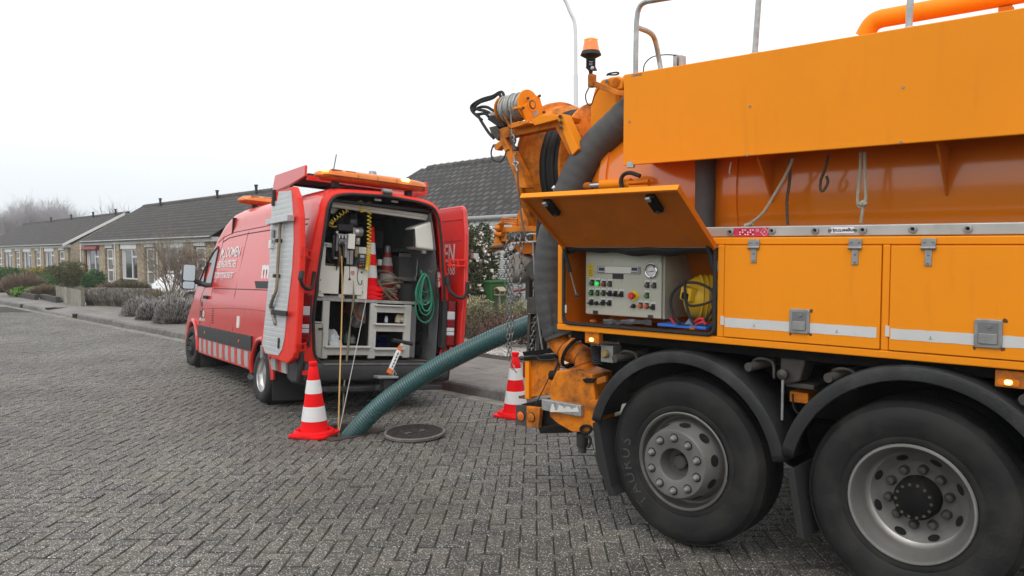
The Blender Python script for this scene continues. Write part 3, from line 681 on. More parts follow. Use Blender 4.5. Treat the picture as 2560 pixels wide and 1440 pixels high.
def mound(name, label, cat, pos, rx, ry, h, n, cols, seed, group=None, wd=.007, ln=.3):
    # rounded cushion of short stalks radiating outward, with paler heads
    R = random.Random(seed); T_ = thing(name, label, cat, Matrix.Translation(pos), group); a_, b_ = MB(), MB()
    bl = [(R.uniform(0, 6.28), R.uniform(.2, .9), R.uniform(.9, 1.12)) for _ in range(7)]
    for _ in range(n):
        d = Vector((R.gauss(0, 1), R.gauss(0, 1), abs(R.gauss(.25, .8)))).normalized(); an = atan2(d.y, d.x)
        k = R.uniform(.8, 1.05)+.09*sum(cos(an-b[0])*max(0, 1-abs(d.z-b[1])*2)*(b[2]-.9)*4 for b in bl)
        t = Vector((d.x*rx*k, d.y*ry*k, max(.02, d.z*h*k))); p = t-Vector((d.x*.7, d.y*.7, d.z+.5)).normalized()*ln*R.uniform(.6, 1.1); p.z = max(p.z, 0); m = t+(p-t)*.35
        e = d.cross(Vector((R.gauss(0, 1), R.gauss(0, 1), R.gauss(0, 1)))).normalized()*wd
        a_.add([p-e, p+e, m+e, m-e], [(0, 1, 2, 3)]); c = b_ if R.random() < .7 else a_; c.add([m-e*1.3, m+e*1.3, t+e, t-e], [(0, 1, 2, 3)]); e2 = e.cross(d)
        c.add([m-e2*1.3, m+e2*1.3, t+e2*.6], [(0, 1, 2)])
    a_.obj('stalk', leafmat('mound_stalk', cols[0], .35), T_, smooth=0); b_.obj('flower_head', leafmat('mound_head', cols[1], .35), T_, smooth=0)
    return T_
def bare(name, label, pos, h, spread_r, seed, lv=3, stems=4, kids=4, r=.03, mt=None, group=None, cat='shrub', lean=.35, leaves=None):
    R = random.Random(seed); T_ = thing(name, label, cat, Matrix.Translation(pos), group); t_, c_ = MB(), MB()
    for k in range(stems):
        a_ = R.uniform(0, 6.283); d = Vector((cos(a_)*lean*R.uniform(.3, 1), sin(a_)*lean*R.uniform(.3, 1), 1)).normalized(); p = Vector((cos(a_)*.06*spread_r, sin(a_)*.06*spread_r, -.05)); q = p+d*h*.42+Vector((R.gauss(0, .05), R.gauss(0, .05), 0))*h*.3
        t_.tube(crv([p, (p+q)/2+Vector((R.gauss(0, .03), R.gauss(0, .03), 0))*h, q], 4), [r*(1-.06*i) for i in range(9)], 6)
        for j in range(kids+1):
            b0 = p+(q-p)*R.uniform(.35, 1); e = (d+Vector((R.gauss(0, .5), R.gauss(0, .5), R.uniform(0, .5)))).normalized()
            twigs(R, c_, b0, e, h*.3*R.uniform(.8, 1.2), r*.5, lv-1, kids, .5, .2)
    m_ = mt or M_TWIG
    t_.obj('trunk', m_, T_); c_.obj('crown', m_, T_, smooth=0)
    if leaves:
        b_ = MB(); vs__ = c_.v; leaf_mb(R, leaves[0], lambda: Vector(R.choice(vs__))+Vector((R.gauss(0, .03), R.gauss(0, .03), R.gauss(0, .03))), leaves[1], b_, 1, .6); b_.obj('foliage', leafmat('dead_leaf', leaves[2]), T_, smooth=0)
    return T_
def G(u, v, z=.13): return onz(u, v, z)
# evergreens and shrubs of the front gardens, from left to right
bush('conifer', 'broad rounded conifer, brownish green, behind the low plank fence', 'shrub', G(163, 724), .98, .9, 1.32, 9000, .075, (.115, .115, .045), 11, nl=9)
bush('green_shrub', 'bright green bush left of the rounded brownish conifer', 'shrub', G(113, 727), .62, .6, .78, 3000, .08, (.07, .15, .035), 12, 'green garden shrubs')
bush('green_shrub', 'dark green bush in front of the dark red awning window', 'shrub', G(238, 724), .62, .6, .95, 3200, .085, (.055, .14, .04), 13, 'green garden shrubs')
bush('green_shrub', 'green bush at the far left under the terrace windows', 'shrub', G(20, 708), 1.1, .9, .95, 3600, .1, (.065, .13, .035), 14, 'green garden shrubs')
bush('golden_shrub', 'golden yellow bush in front of the far terrace', 'shrub', G(70, 706), 1.2, .8, .9, 3600, .1, (.28, .24, .05), 15)
bush('olive_shrub', 'dull olive spreading shrub beside the rounded conifer', 'shrub', G(100, 714), .9, .7, .75, 2600, .08, (.09, .085, .05), 16)
bush('forsythia', 'small yellow flowering shrub peeping out right of the conifer', 'shrub', G(206, 716), .4, .4, .95, 900, .07, (.42, .34, .03), 17)
bush('leafy_plant', 'low lime green leafy plant at the pavement edge', 'plant', G(62, 741), .5, .42, .34, 700, .13, (.12, .25, .04), 18, nl=3, asp=.8, stem=False)
bush('leafy_plant', 'small green plant between the lavender clumps', 'plant', G(352, 788), .16, .16, .3, 260, .07, (.05, .11, .025), 19, nl=2, stem=False)
bush('ground_cover', 'small green tuft below the first terrace window', 'plant', G(312, 727), .5, .45, .5, 900, .08, (.085, .1, .04), 20, nl=3, stem=False)
for k, (u, v, rx, h, c0, c1, lab) in enumerate([
        (58, 738, 1.0, .95, (.2, .15, .11), (.24, .17, .13), 'brown winter twig clump behind the lime green plant'),
        (5, 730, .7, .5, (.15, .13, .08), (.2, .17, .11), 'dull olive grass clump at the left edge of the gardens'),
        (120, 742, .8, .5, (.19, .15, .1), (.23, .19, .13), 'straw coloured twigs by the left end of the plank fence'),
        (288, 735, .75, .55, (.19, .1, .075), (.22, .13, .1), 'reddish brown heather clump left of the drive'),
        (330, 735, .95, .6, (.2, .16, .12), (.24, .2, .16), 'grey brown dry clump before the tall white window'),
        (228, 738, .8, .3, (.16, .13, .08), (.2, .17, .11), 'low dry grass behind the lavender hedge')]):
    spikes('dry_clump', lab, 'plant', G(u, v), rx, rx*.8, h, 900, (c0, c1), 30+k, 'dry clumps in the gardens', wd=.011)
hA, hB = onz(203, 763, .12), onz(352, 768, .12); hd_ = hB-hA
HM = basis((hA+hB)/2 + STR.y*-.38 - STR.x*.12, hd_, STR.y*-1)
HM = Matrix.Translation((0, 0, 0)) @ HM
R = random.Random(5)
spikes('lavender_hedge', 'low clipped grey lavender hedge running from the plank fence', 'hedge', None, 0, 0, .58, 13000, ((.17, .145, .11), (.36, .34, .315)), 40, box=(hd_.length/2, .3), M=HM, wd=.009)
for k, (u, v, rx, h, lab) in enumerate([(350, 788, .55, .5, 'grey lavender mound at the left end, by the gravel drive'), (395, 797, .56, .52, 'middle grey lavender mound on the pavement edge'), (446, 805, .64, .62, 'grey lavender mound nearest the red van nose'), (375, 776, .5, .46, 'grey lavender mound set back behind two others'), (425, 782, .6, .56, 'taller grey lavender mound under the bare shrub')]):
    mound('lavender', lab, 'plant', G(u, v, .12), rx, rx, h, 5200, ((.13, .12, .095), (.42, .4, .385)), 50+k, 'lavender mounds by the pavement', wd=.007)
spikes('dry_grass', 'straw coloured ornamental grass at the foot of the bare shrub', 'plant', G(405, 772, .12), .8, .6, .62, 700, ((.25, .21, .14), (.3, .25, .17)), 61, wd=.008)
bare('bare_shrub', 'tall bare many stemmed shrub beside the van mirror', G(428, 770, .12), 2.7, 1, 70, lv=4, stems=9, kids=4, r=.022, lean=.42, mt=mat('pale_bark', (.25, .21, .165), .9, var=.3, island=.3, coords='World'))
bare('beech_shrub', 'bare shrub with rust brown dead leaves behind the van windscreen', G(486, 775, .12), 2.2, 1, 71, lv=3, stems=6, kids=4, r=.016, lean=.4, leaves=(420, .06, (.17, .05, .022)))
# plants right of the van
bush('laurustinus', 'tall evergreen shrub dotted with white blossom beside the shutter', 'shrub', SW(7.75, -6.2, .13), .64, .6, 2.32, 10500, .095, (.055, .07, .025), 80, nl=16, flowers=(520, .075, (.8, .74, .64)), shell=.6)
bush('variegated_shrub', 'cream and green variegated shrub below the flowering evergreen', 'shrub', SW(5.4, -4.3, .13), .5, .5, .78, 3000, .06, (.3, .28, .17), 81, nl=7)
bush('green_shrub', 'yellowish green low bush right behind the open van door', 'shrub', SW(5.25, -3.85, .13), .5, .5, .52, 3000, .055, (.13, .16, .05), 82, 'green garden shrubs')
bush('golden_euonymus', 'yellow green shrub between the hanging chains', 'shrub', SW(4.25, -4.6, .13), .55, .5, .78, 2600, .05, (.23, .24, .09), 83, nl=7)
bare('twiggy_shrub', 'brown leafless shrub between the two light green shrubs', SW(4.85, -4.8, .12), .95, 1, 84, lv=4, stems=7, kids=4, r=.01, lean=.7)
for k, (s, t, rx, h, c, lab) in enumerate([(4.6, -3.4, .9, .55, (.11, .085, .05), 'brown low bed shrub by the gravel near the van'), (3.2, -3.5, .9, .6, (.13, .075, .06), 'reddish dry low shrub behind the green hose'), (1.9, -3.5, .9, .6, (.12, .09, .07), 'greyish twiggy low shrub behind the hose end'), (.6, -3.7, 1, .55, (.115, .065, .06), 'purplish low shrub behind the tanker tail')]):
    bush('low_shrub', lab, 'shrub', SW(s, t, .13), rx, .7, h, 4200, .05, c, 90+k, 'low winter shrubs in the gravel bed', nl=7)
for k, (s, rx, c) in enumerate([(-.8, 1.1, (.06, .08, .03)), (-2.8, 1.2, (.07, .075, .035)), (2.2, .9, (.07, .07, .03))]):
    bush('garden_shrub', ['dark green shrub behind the tanker bumper', 'green shrub further along behind the tanker', 'olive shrub under the white shutter'][k], 'shrub', SW(s, -5.4, .13), rx, .8, 1.25, 2800, .07, c, 100+k, nl=7)
# trees beyond the roofs
M_FART = mat('hazed_bark', (.42, .4, .41), .95, var=.25, vscale=.5, island=.25, coords='World')  # bark paled so that part of the mist is in the colour
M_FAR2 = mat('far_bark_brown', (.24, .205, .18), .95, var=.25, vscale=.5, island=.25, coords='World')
trees = [(4, 100, 6.6), (22, 96, 7.3), (42, 104, 8.2), (62, 98, 8.8), (84, 104, 9.4), (104, 98, 8.4), (126, 106, 8.9), (147, 100, 7.8), (166, 104, 7.9), (186, 110, 7.4)]
names = ['bare hazy tree at the far left edge', 'second bare hazy tree from the left edge', 'bare hazy tree above the far roof end', 'tall bare hazy tree over the first roof vent', 'tallest bare hazy tree, round topped', 'bare hazy tree right of the tallest one', 'broad bare hazy tree over the far ridge', 'bare hazy tree over the second roof vent', 'smaller bare hazy tree beside the broad one', 'last bare hazy tree of the misty clump']
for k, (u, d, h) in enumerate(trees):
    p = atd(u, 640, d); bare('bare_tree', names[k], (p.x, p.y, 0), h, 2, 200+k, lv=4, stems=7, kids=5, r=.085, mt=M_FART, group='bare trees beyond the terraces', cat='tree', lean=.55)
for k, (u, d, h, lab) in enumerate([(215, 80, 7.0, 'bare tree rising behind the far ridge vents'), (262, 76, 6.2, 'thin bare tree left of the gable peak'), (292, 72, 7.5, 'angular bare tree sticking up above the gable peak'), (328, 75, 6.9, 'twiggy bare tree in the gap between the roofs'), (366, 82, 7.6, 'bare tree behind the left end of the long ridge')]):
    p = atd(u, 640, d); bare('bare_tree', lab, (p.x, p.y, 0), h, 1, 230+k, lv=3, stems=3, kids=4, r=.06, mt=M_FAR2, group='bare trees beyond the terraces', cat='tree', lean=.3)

# ================================================================== SMALL GARDEN THINGS
fa, fb_ = G(141, 752, .12), G(204, 766, .12); fd = fb_-fa; n = 15
T_ = thing('plank_fence', 'low weathered plank fence at the end of the lavender hedge', 'fence', basis(fa, fd, Vector((0, 0, 1)).cross(fd)))
for k in range(n):
    w_ = fd.length/n; h = .54+rnd.uniform(-.015, .015)
    MB().box(k*w_+.006, (k+1)*w_-.006, -.012+.004*(k % 2), .012+.004*(k % 2), -.1, h).obj('plank', mat('weathered_wood', (.26, .245, .2), .9, var=.25, vscale=8, island=.25, dirt=.5, dirtcol=(.12, .13, .08), dscale=4, coords='World'), T_, smooth=0)
for x in (.02, fd.length-.02): MB().box(x-.04, x+.04, .02, .1, -.2, .55).obj('post', MATS['weathered_wood'], T_, smooth=0)
for z in (.12, .42): MB().box(0, fd.length, .016, .05, z, z+.06).obj('rail', MATS['weathered_wood'], T_, smooth=0)
# sleepers edging the far garden
for k, (u0, v0, u1, v1) in enumerate([(52, 744, 86, 750), (100, 748, 140, 757)]):
    a_, b2 = G(u0, v0, .12), G(u1, v1, .12); o = MB().box(0, (b2-a_).length, 0, .15, -.02, .2).obj('sleeper', mat('old_sleeper', (.06, .055, .05), .9, var=.3), None, smooth=0, bev=.01, M=basis(a_, b2-a_, Vector((0, 0, 1)).cross(b2-a_)))
    tag(o, ['dark timber sleeper under the lime green plant', 'dark timber sleeper left of the plank fence'][k], 'sleeper', 'timber sleepers edging the garden')
# wheelie bin
bp = SW(7.3, -6.5, .12); T_ = thing('wheelie_bin', 'green wheelie bin in front of the white shutter', 'bin', basis(bp, STR.x, STR.y))
M_BIN = mat('green_plastic', (.035, .13, .03), .5, var=.1)
b_ = MB(); b_.add([(-.2, -.22, .06), (.2, -.22, .06), (.2, .2, .06), (-.2, .2, .06), (-.27, -.32, .95), (.27, -.32, .95), (.27, .3, .95), (-.27, .3, .95)], [(3, 2, 1, 0), (4, 5, 6, 7), (0, 1, 5, 4), (1, 2, 6, 5), (2, 3, 7, 6), (3, 0, 4, 7)]); b_.obj('body', M_BIN, T_, smooth=0, bev=.03)
MB().box(-.295, .295, -.37, .34, .955, 1.03).obj('lid', M_BIN, T_, smooth=0, bev=.03)
MB().cyl((-.26, -.4, .96), (.26, -.4, .96), .018, 8).obj('handle', M_BIN, T_)
for x in (-.24, .24): MB().cyl((x-.03, -.2, .1), (x+.03, -.2, .1), .1, 16).obj('wheel', M_DARK, T_)
# bird table
bp = SW(6.95, -6.4, .3); T_ = thing('bird_table', 'small wooden bird table with pitched roof beside the green bin', 'bird table', basis(bp, STR.x, STR.y) @ Matrix.Diagonal((.62, .62, .72, 1))); M_WD = mat('pale_wood', (.42, .34, .23), .8, var=.2)
MB().box(-.03, .03, -.03, .03, 0, .68).obj('post', M_WD, T_, smooth=0); MB().box(-.18, .18, -.15, .15, .68, .71).obj('tray', M_WD, T_, smooth=0)
for sg in (-1, 1): MB().add([(0, -.19, .95), (0, .19, .95), (sg*.24, .19, .82), (sg*.24, -.19, .82)], [(0, 1, 2, 3)]).obj('roof_board', M_WD, T_, smooth=0, solid=.018)
for x in (-.15, .15):
    for y in (-.12, .12): MB().box(x-.012, x+.012, y-.012, y+.012, .71, .86).obj('upright', M_WD, T_, smooth=0)
# red handled garden tool lying over the shrubs is part of the tanker's gear; white car on the drive
cp = onz(372, 742, .05); cs_ = STR.hit(398, 700, 1, -3.3); CM = basis(SW(cs_.x-.1, -5.25, -.02), -STR.y, STR.x)
T_ = thing('parked_car', 'small white hatchback parked nose to the terrace behind the bare shrub', 'car', CM)
M_CARW = mat('white_car_paint', (.78, .79, .8), .25, var=.02, coat=.6)
sec = [(1.75, .35, .62, .62), (1.7, .2, .72, .7), (1.45, .2, .84, .76), (.95, .2, .9, .8), (.35, .2, 1.28, .6), (-.1, .2, 1.36, .58), (-.9, .2, 1.36, .58), (-1.5, .2, 1.25, .58), (-1.85, .25, .95, .72), (-1.95, .35, .8, .7)]
rows = []
for (x, zb, zt, hw) in sec:
    mid = min(zt, .85); rows.append([(x, -.78, zb), (x, -.82, .5), (x, -.8, mid), (x, -hw, zt-.04), (x, -hw*.8, zt), (x, hw*.8, zt), (x, hw, zt-.04), (x, .8, mid), (x, .82, .5), (x, .78, zb)])
b_ = MB().grid(rows); b_.f.append(tuple(range(10))); b_.f.append(tuple(range(90, 100))); b_.obj('body', M_CARW, T_, smooth=50, bev=0)
ws = MB(); ws.add([(.93, -.72, .92), (.93, .72, .92), (.38, .56, 1.255), (.38, -.56, 1.255)], [(0, 1, 2, 3)]); o = ws.obj('windscreen', M_GLASS, T_, smooth=0); o.location = (.012, 0, .012)
o = MB().add([(-1.87, -.6, .85), (-1.87, .6, .85), (-1.55, .48, 1.2), (-1.55, -.48, 1.2)], [(0, 1, 2, 3)]).obj('rear_window', M_GLASS, T_, smooth=0, solid=.03)
for sg in (-1, 1):
    o = MB().add([(.75, sg*.8, .9), (.3, sg*.625, 1.24), (-.9, sg*.61, 1.32), (-1.5, sg*.66, 1.18), (-1.62, sg*.79, .9)], [(0, 1, 2, 3, 4)]).obj('side_window', M_GLASS, T_, smooth=0); o.location = (0, sg*.02, 0)
    MB().prism(rrect(-.13, .13, -.08, .08, .06), 0, 0, .08).obj('headlight', mat('lens_clear', (.6, .62, .65), .1), T_).matrix_basis = Matrix.Translation((1.68, sg*.6, .66))
    MB().add([(-1.9, sg*.8, .62), (-1.86, sg*.62, .62), (-1.55, sg*.5, 1.2), (-1.56, sg*.62, 1.2)], [(0, 1, 2, 3)]).obj('tail_light', mat('red_lens', (.2, .004, .006), .15, spec=.7), T_, smooth=0, solid=.06)
    MB().box(.55, .72, sg*.9-.07, sg*.9+.07, .9, 1.02).obj('wing_mirror', M_CARW, T_, smooth=0, bev=.03)
    for x in (1.15, -1.25):
        wl = MB().lathe([(.05, -.09), (.2, -.1), (.28, -.09), (.3, -.06), (.3, .06), (.28, .09), (.2, .1)], Matrix.Rotation(pi/2, 4, 'X'), 24).obj('wheel', mat('tyre_far', (.02, .02, .02), .8), T_); wl.location = (x, sg*.74, .3)
        hb_ = MB().lathe([(.001, .1), (.19, .095), (.2, .08)], Matrix.Rotation(-sg*pi/2, 4, 'X'), 20).obj('rim', M_ZINC, wl)
# ------------------------------------------------------------------ misty air
hz = MB().box(-170, 170, -30, 230, -3, 16)
hm = bpy.data.materials.new('mist'); hm.use_nodes = True; hm.node_tree.nodes.clear(); ho = hm.node_tree.nodes.new('ShaderNodeOutputMaterial'); hv = hm.node_tree.nodes.new('ShaderNodeVolumePrincipled')
hv.inputs['Color'].default_value = (.95, .97, 1, 1); hv.inputs['Density'].default_value = .0009; hm.node_tree.links.new(hv.outputs[0], ho.inputs['Volume'])
tag(hz.obj('haze', hm, smooth=0), kind='stuff')
# ================================================================== RED INSPECTION VAN
V_ = thing('van', 'red pipe inspection van with both rear doors open over the manhole', 'van', VAN.M)
M_RED = mat('van_red', (.66, .02, .014), .28, var=.06, vscale=1.5, coat=.5, dirt=.25, dirtcol=(.3, .05, .04), dscale=2.5, dthr=.55)
M_REDI = mat('van_red_inner', (.78, .028, .014), .45, spec=.3, var=.1, dirt=.3, dirtcol=(.12, .03, .03), dscale=4, dthr=.58)
M_TRIM = mat('black_trim', (.02, .0205, .022), .5, var=.15, vscale=3, dirt=.4, dirtcol=(.09, .085, .08), dscale=3)
M_RUB = mat('rubber_seal', (.018, .018, .018), .7)
M_TYRE = mat('tyre_rubber', (.02, .02, .0205), .75, var=.25, vscale=4, dirt=.45, dirtcol=(.055, .05, .046), dscale=2.6, bump=.15, bscale=60)
M_ALU = mat('aluminium', (.55, .56, .57), .38, .75, var=.1)
M_STEEL = mat('dull_steel', (.3, .3, .3), .45, .6, var=.25, vscale=10)
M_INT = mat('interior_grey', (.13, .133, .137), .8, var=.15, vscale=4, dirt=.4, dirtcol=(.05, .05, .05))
M_INTD = mat('interior_shade', (.012, .012, .014), .8, var=.2)  # near-black, so the load bay's shade is put into the colour
M_CAB = mat('cabinet_grey', (.52, .52, .48), .5, var=.1, vscale=6, dirt=.5, dirtcol=(.2, .18, .14), dscale=7, dthr=.56)
M_CREAM = mat('cream_enamel', (.74, .73, .66), .4, var=.05, dirt=.3, dirtcol=(.3, .26, .2), dscale=6, dthr=.62)
M_AMB = mat('amber_lens', (.75, .2, .015), .12, var=.15, vscale=8, spec=.7)
M_LIT = mat('amber_lit', (1, .6, .1), .3, emit=((1, .62, .12), 6))
M_LENSR = mat('tail_red', (.22, .003, .005), .1, spec=.6); M_LENSW = MATS['lens_clear']
M_LETW = mat('white_vinyl', (.82, .82, .82), .5, var=.02); M_LETB = mat('black_vinyl', (.015, .015, .016), .5)
M_GREYV = mat('reflective_grey', (.4, .4, .39), .5, var=.08)
YC = -.93
HW = [(.3, .93), (.45, .945), (1.0, .965), (1.2, .965), (1.35, .95), (1.6, .915), (2.0, .85), (2.3, .79), (2.5, .735), (2.7, .7)]
def hw(z):
    for (a, b), (c, d) in zip(HW, HW[1:]):
        if z <= c: return b+(d-b)*(max(z, a)-a)/(c-a)
    return HW[-1][1]
ROOF = [(-1.32, 2.6), (-1.1, 2.635), (0, 2.64), (2.2, 2.63), (2.55, 2.6), (2.85, 2.49), (3.1, 2.3), (3.3, 2.07), (3.45, 1.93), (4.28, 1.3), (4.6, 1.14), (4.8, .98), (4.88, .75), (4.9, .5)]
def zr_(x):
    for (a, b), (c, d) in zip(ROOF, ROOF[1:]):
        if x <= c: return b+(d-b)*(x-a)/(c-a)
    return .5
def tap(x): return 1 - (0 if x < 2.6 else .10*((x-2.6)/2.3)**2) - (0 if x > -1.0 else .012*(-1.0-x)/.3)
XF, XR, RA = 3.95, 0.0, .43
def zbot(x):
    b = .36 if x > -.5 else .44
    for xc, zc in ((XF, .40), (XR, .34)):
        if abs(x-xc) < RA: b = max(b, zc+sqrt(RA*RA-(x-xc)**2))
    return b
def ysurf(x, z): return YC + hw(z)*tap(x)
def section(x):
    zb, zt = zbot(x), zr_(x); n = 14; sh_ = min(.3, (zt-zb)*.5); pts = []
    zs = zt-sh_
    for k in range(n): z = zb+(zs-zb)*k/(n-1); pts.append((ysurf(x, z)-YC, z))
    w0 = pts[-1][0]; wt = w0*.55
    for k in range(1, 8):
        a_ = pi/2*k/8; pts.append((wt+(w0-wt)*cos(a_)**.7, zs+(sh_-.025)*sin(a_)**.85))
    pts += [(wt*.6, zt-.012), (0, zt)]
    full = [(YC+y, z) for y, z in pts] + [(YC-y, z) for y, z in reversed(pts[:-1])]
    return [(x, y, z) for y, z in full]
xs = sorted(set([round(-1.25+.05*i, 3) for i in range(0, 124)]+[XF-RA, XF+RA, XR-RA, XR+RA, 4.9]))
b_ = MB().grid([section(x) for x in xs]); nn = len(section(0)); b_.f.append(tuple((len(xs)-1)*nn+k for k in range(nn)))
b_.obj('body', M_RED, V_, smooth=38)
# rear frame around the opening
def polyr(poly, c, a_):
    d = (cos(a_), sin(a_)); best = None
    for i in range(len(poly)):
        p, q = poly[i], poly[(i+1) % len(poly)]; ex, ey = q[0]-p[0], q[1]-p[1]; den = d[0]*ey-d[1]*ex
        if abs(den) < 1e-9: continue
        t = ((p[0]-c[0])*ey-(p[1]-c[1])*ex)/den; u_ = ((p[0]-c[0])*d[1]-(p[1]-c[1])*d[0])/den
        if t > 0 and -1e-6 <= u_ <= 1+1e-6 and (best is None or t < best): best = t
    return (c[0]+d[0]*best, c[1]+d[1]*best)
sec0 = [(p[1], p[2]) for p in section(-1.25)]; cen = (YC, 1.5)
OPEN = [(-.15, .72), (-.12, 1.1), (-.15, 1.55), (-.2, 2.1), (-.225, 2.34), (-.26, 2.44), (-.34, 2.5), (-.5, 2.53), (YC, 2.555), (-1.36, 2.53), (-1.52, 2.5), (-1.605, 2.44), (-1.645, 2.34), (-1.69, 2.1), (-1.755, 1.55), (-1.8, 1.1), (-1.785, .72), (-1.76, .66), (-1.66, .6), (-.24, .6), (-.17, .66)]
NA = 120; L0, L1, L2, L3, L4 = [], [], [], [], []
for k in range(NA):
    a_ = 2*pi*(k+.5)/NA; o_ = polyr(sec0+[(sec0[-1][0], .45)][:0], cen, a_) if True else None; i_ = polyr(OPEN, cen, a_)
    L0.append((-1.25, *o_)); m1 = (o_[0]*.86+i_[0]*.14, o_[1]*.86+i_[1]*.14); m2 = (o_[0]*.35+i_[0]*.65, o_[1]*.35+i_[1]*.65)
    L1.append((-1.285, *m1)); L2.append((-1.315, *m2)); L3.append((-1.315, *i_)); L4.append((-1.25, *i_))
b_ = MB(); b_.grid([L0+[L0[0]], L1+[L1[0]], L2+[L2[0]], L3+[L3[0]], L4+[L4[0]]]); b_.obj('rear_frame', M_REDI, V_, smooth=35)
b_ = MB(); b_.tube([(-1.325, p[1], p[2]) for p in L3], .017, 8, closed=True); b_.obj('door_seal', M_RUB, V_)
# interior lining
b_ = MB(); b_.box(-1.27, 2.3, -1.72, -.14, .57, .606); b_.obj('floor', mat('van_floor', (.26, .24, .2), .8, var=.25, vscale=6, dirt=.5, dirtcol=(.1, .09, .07), dscale=6), V_, smooth=0)
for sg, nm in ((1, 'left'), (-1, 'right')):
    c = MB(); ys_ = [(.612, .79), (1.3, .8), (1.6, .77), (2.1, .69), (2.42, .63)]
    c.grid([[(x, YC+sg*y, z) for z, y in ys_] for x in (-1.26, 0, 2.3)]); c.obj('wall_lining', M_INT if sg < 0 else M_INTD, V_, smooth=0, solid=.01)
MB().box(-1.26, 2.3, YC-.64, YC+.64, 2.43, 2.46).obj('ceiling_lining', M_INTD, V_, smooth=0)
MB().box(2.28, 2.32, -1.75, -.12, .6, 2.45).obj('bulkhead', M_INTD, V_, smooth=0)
MB().box(.1, .16, YC-.62, YC+.62, 2.18, 2.32).obj('roof_beam', mat('brown_board', (.1, .07, .055), .7), V_, smooth=0)
# side: black trim band, striped sill, seams, recess lines
def band(name, x0, x1, z0, z1, off, m_, step=.1, parent=None):
    n = max(1, int(round((x1-x0)/step))); rows = []
    for i in range(n+1):
        x = x0+(x1-x0)*i/n; rows.append([(x, ysurf(x, z0)+.001, z0-.004), (x, ysurf(x, z0)+off, z0), (x, ysurf(x, (z0+z1)/2)+off*1.15, (z0+z1)/2), (x, ysurf(x, z1)+off, z1), (x, ysurf(x, z1)+.001, z1+.004)])
    b_ = MB().grid(rows); b_.f.append((0, 1, 2, 3, 4)); b_.f.append(tuple(n*5+k for k in range(5))); return b_.obj(name, m_, parent or V_, smooth=40)
for (x0, x1) in ((RA+.02, 1.49), (1.5, 2.77), (2.78, XF-RA-.01)): band('trim_strip', x0, x1, .595, .785, .022, M_TRIM)
band('trim_strip', -1.2, -RA-.02, .62, .8, .022, M_TRIM)
sk = band('sill', RA+.02, 3.5, .35, .59, .008, M_RED)
xa, xb, ns = .62, 3.42, 17; sw_ = (xb-xa)/ns
for k in range(0, ns, 2):
    s_ = band('stripe', xa+k*sw_, xa+(k+1)*sw_, .375, .58, .012, M_GREYV, parent=sk)
for k in range(3):
    if k % 2 == 0: band('stripe', -1.0+.2*k, -.83+.2*k, .45, .6, .03, M_GREYV)
for (x, z) in ((1.0, .69), (2.95, .69)): MB().cyl((x, ysurf(x, z)+.015, z), (x, ysurf(x, z)+.034, z), .022, 14).obj('side_marker', mat('orange_lens', (.7, .14, .02), .2), V_)
MB().prism(rrect(1.07, 1.2, .86, 1.02, .02), 1, ysurf(1.1, .95)-.01, ysurf(1.1, .95)+.008).obj('side_reflector', M_CREAM, V_)
def seam(pts, r=.0045, name='panel_seam', m_=None, off=0.0):
    MB().tube([(x, ysurf(x, z)+off, z) for x, z in pts], r, 6).obj(name, m_ or mat('seam_dark', (.08, .006, .006), .6), V_)
seam([(2.72, .8), (2.72, 1.3), (2.72, 1.7), (2.72, 2.1), (2.74, 2.2)]); seam([(1.42, .8), (1.42, 1.3), (1.42, 1.9), (1.42, 2.2)])
seam([(-1.0, 2.17), (.5, 2.17), (1.5, 2.17), (2.4, 2.15), (2.7, 2.1)], .008); seam([(-1.0, 2.23), (.5, 2.235), (2.2, 2.225), (2.75, 2.17), (3.0, 2.1)], .006); seam([(2.7, 1.38), (1.8, 1.385), (.4, 1.39), (-1.0, 1.39)], .006)
seam([(3.45, .8), (3.44, 1.2), (3.25, 1.42)])
for (z0, z1) in ((1.05, 1.12),):
    seam([(3.5, 1.05), (2.6, 1.08), (1.5, 1.12), (.6, 1.13), (-.6, 1.13)], .006, 'body_crease', mat('crease_shade', (.35, .012, .012), .4))  # darker red puts the shade of the crease into the colour
for k in range(7): MB().box(2.52, 2.6, ysurf(2.5, 1)-.004, ysurf(2.5, 1)+.006, .86+k*.035, .872+k*.035).obj('vent_slot', M_RUB, V_, smooth=0)
seam([(-1.0, 2.44), (1, 2.45), (2.3, 2.44), (2.62, 2.38), (2.9, 2.25)], .006)
# cab glass, windscreen, mirror, handle
g_ = MB(); po = [(2.82, 1.42), (2.84, 1.98), (2.93, 2.03), (3.15, 1.95), (3.5, 1.72), (3.82, 1.42)]
g_.add([(x, ysurf(x, z)+.006, z) for x, z in po], [tuple(range(len(po)))]); sw = g_.obj('side_window', mat('van_glass', (.1, .115, .12), .08, spec=.9, var=.1), V_, smooth=0)
MB().tube([(x, ysurf(x, z)+.005, z) for x, z in po], .016, 6, closed=True).obj('window_seal', M_RUB, sw)
po = [(3.9, 1.38), (3.6, 1.7), (4.1, 1.36)]; MB().add([(x, ysurf(x, z)+.006, z) for x, z in po], [(0, 1, 2)]).obj('quarter_window', MATS['van_glass'], V_, smooth=0)
MB().tube([(3.38, ysurf(3.38, 1.5)+.008, 1.42), (3.36, ysurf(3.36, 1.7)+.008, 1.8)], .02, 6).obj('window_post', M_RUB, V_)
wsr = []
for t in range(5):
    x = 3.5+.75*t/4; z = zr_(x)+.006; w2 = hw(min(z, 2))*tap(x)*(.6+.28*t/4); wsr.append([(x+.004, YC+w2*(k/4-1), z-.0*(abs(k-4)/4)**2) for k in range(9)])
MB().grid(wsr).obj('windscreen', MATS['van_glass'], V_)
mc = VAN.hit(472, 692, 1, .26)
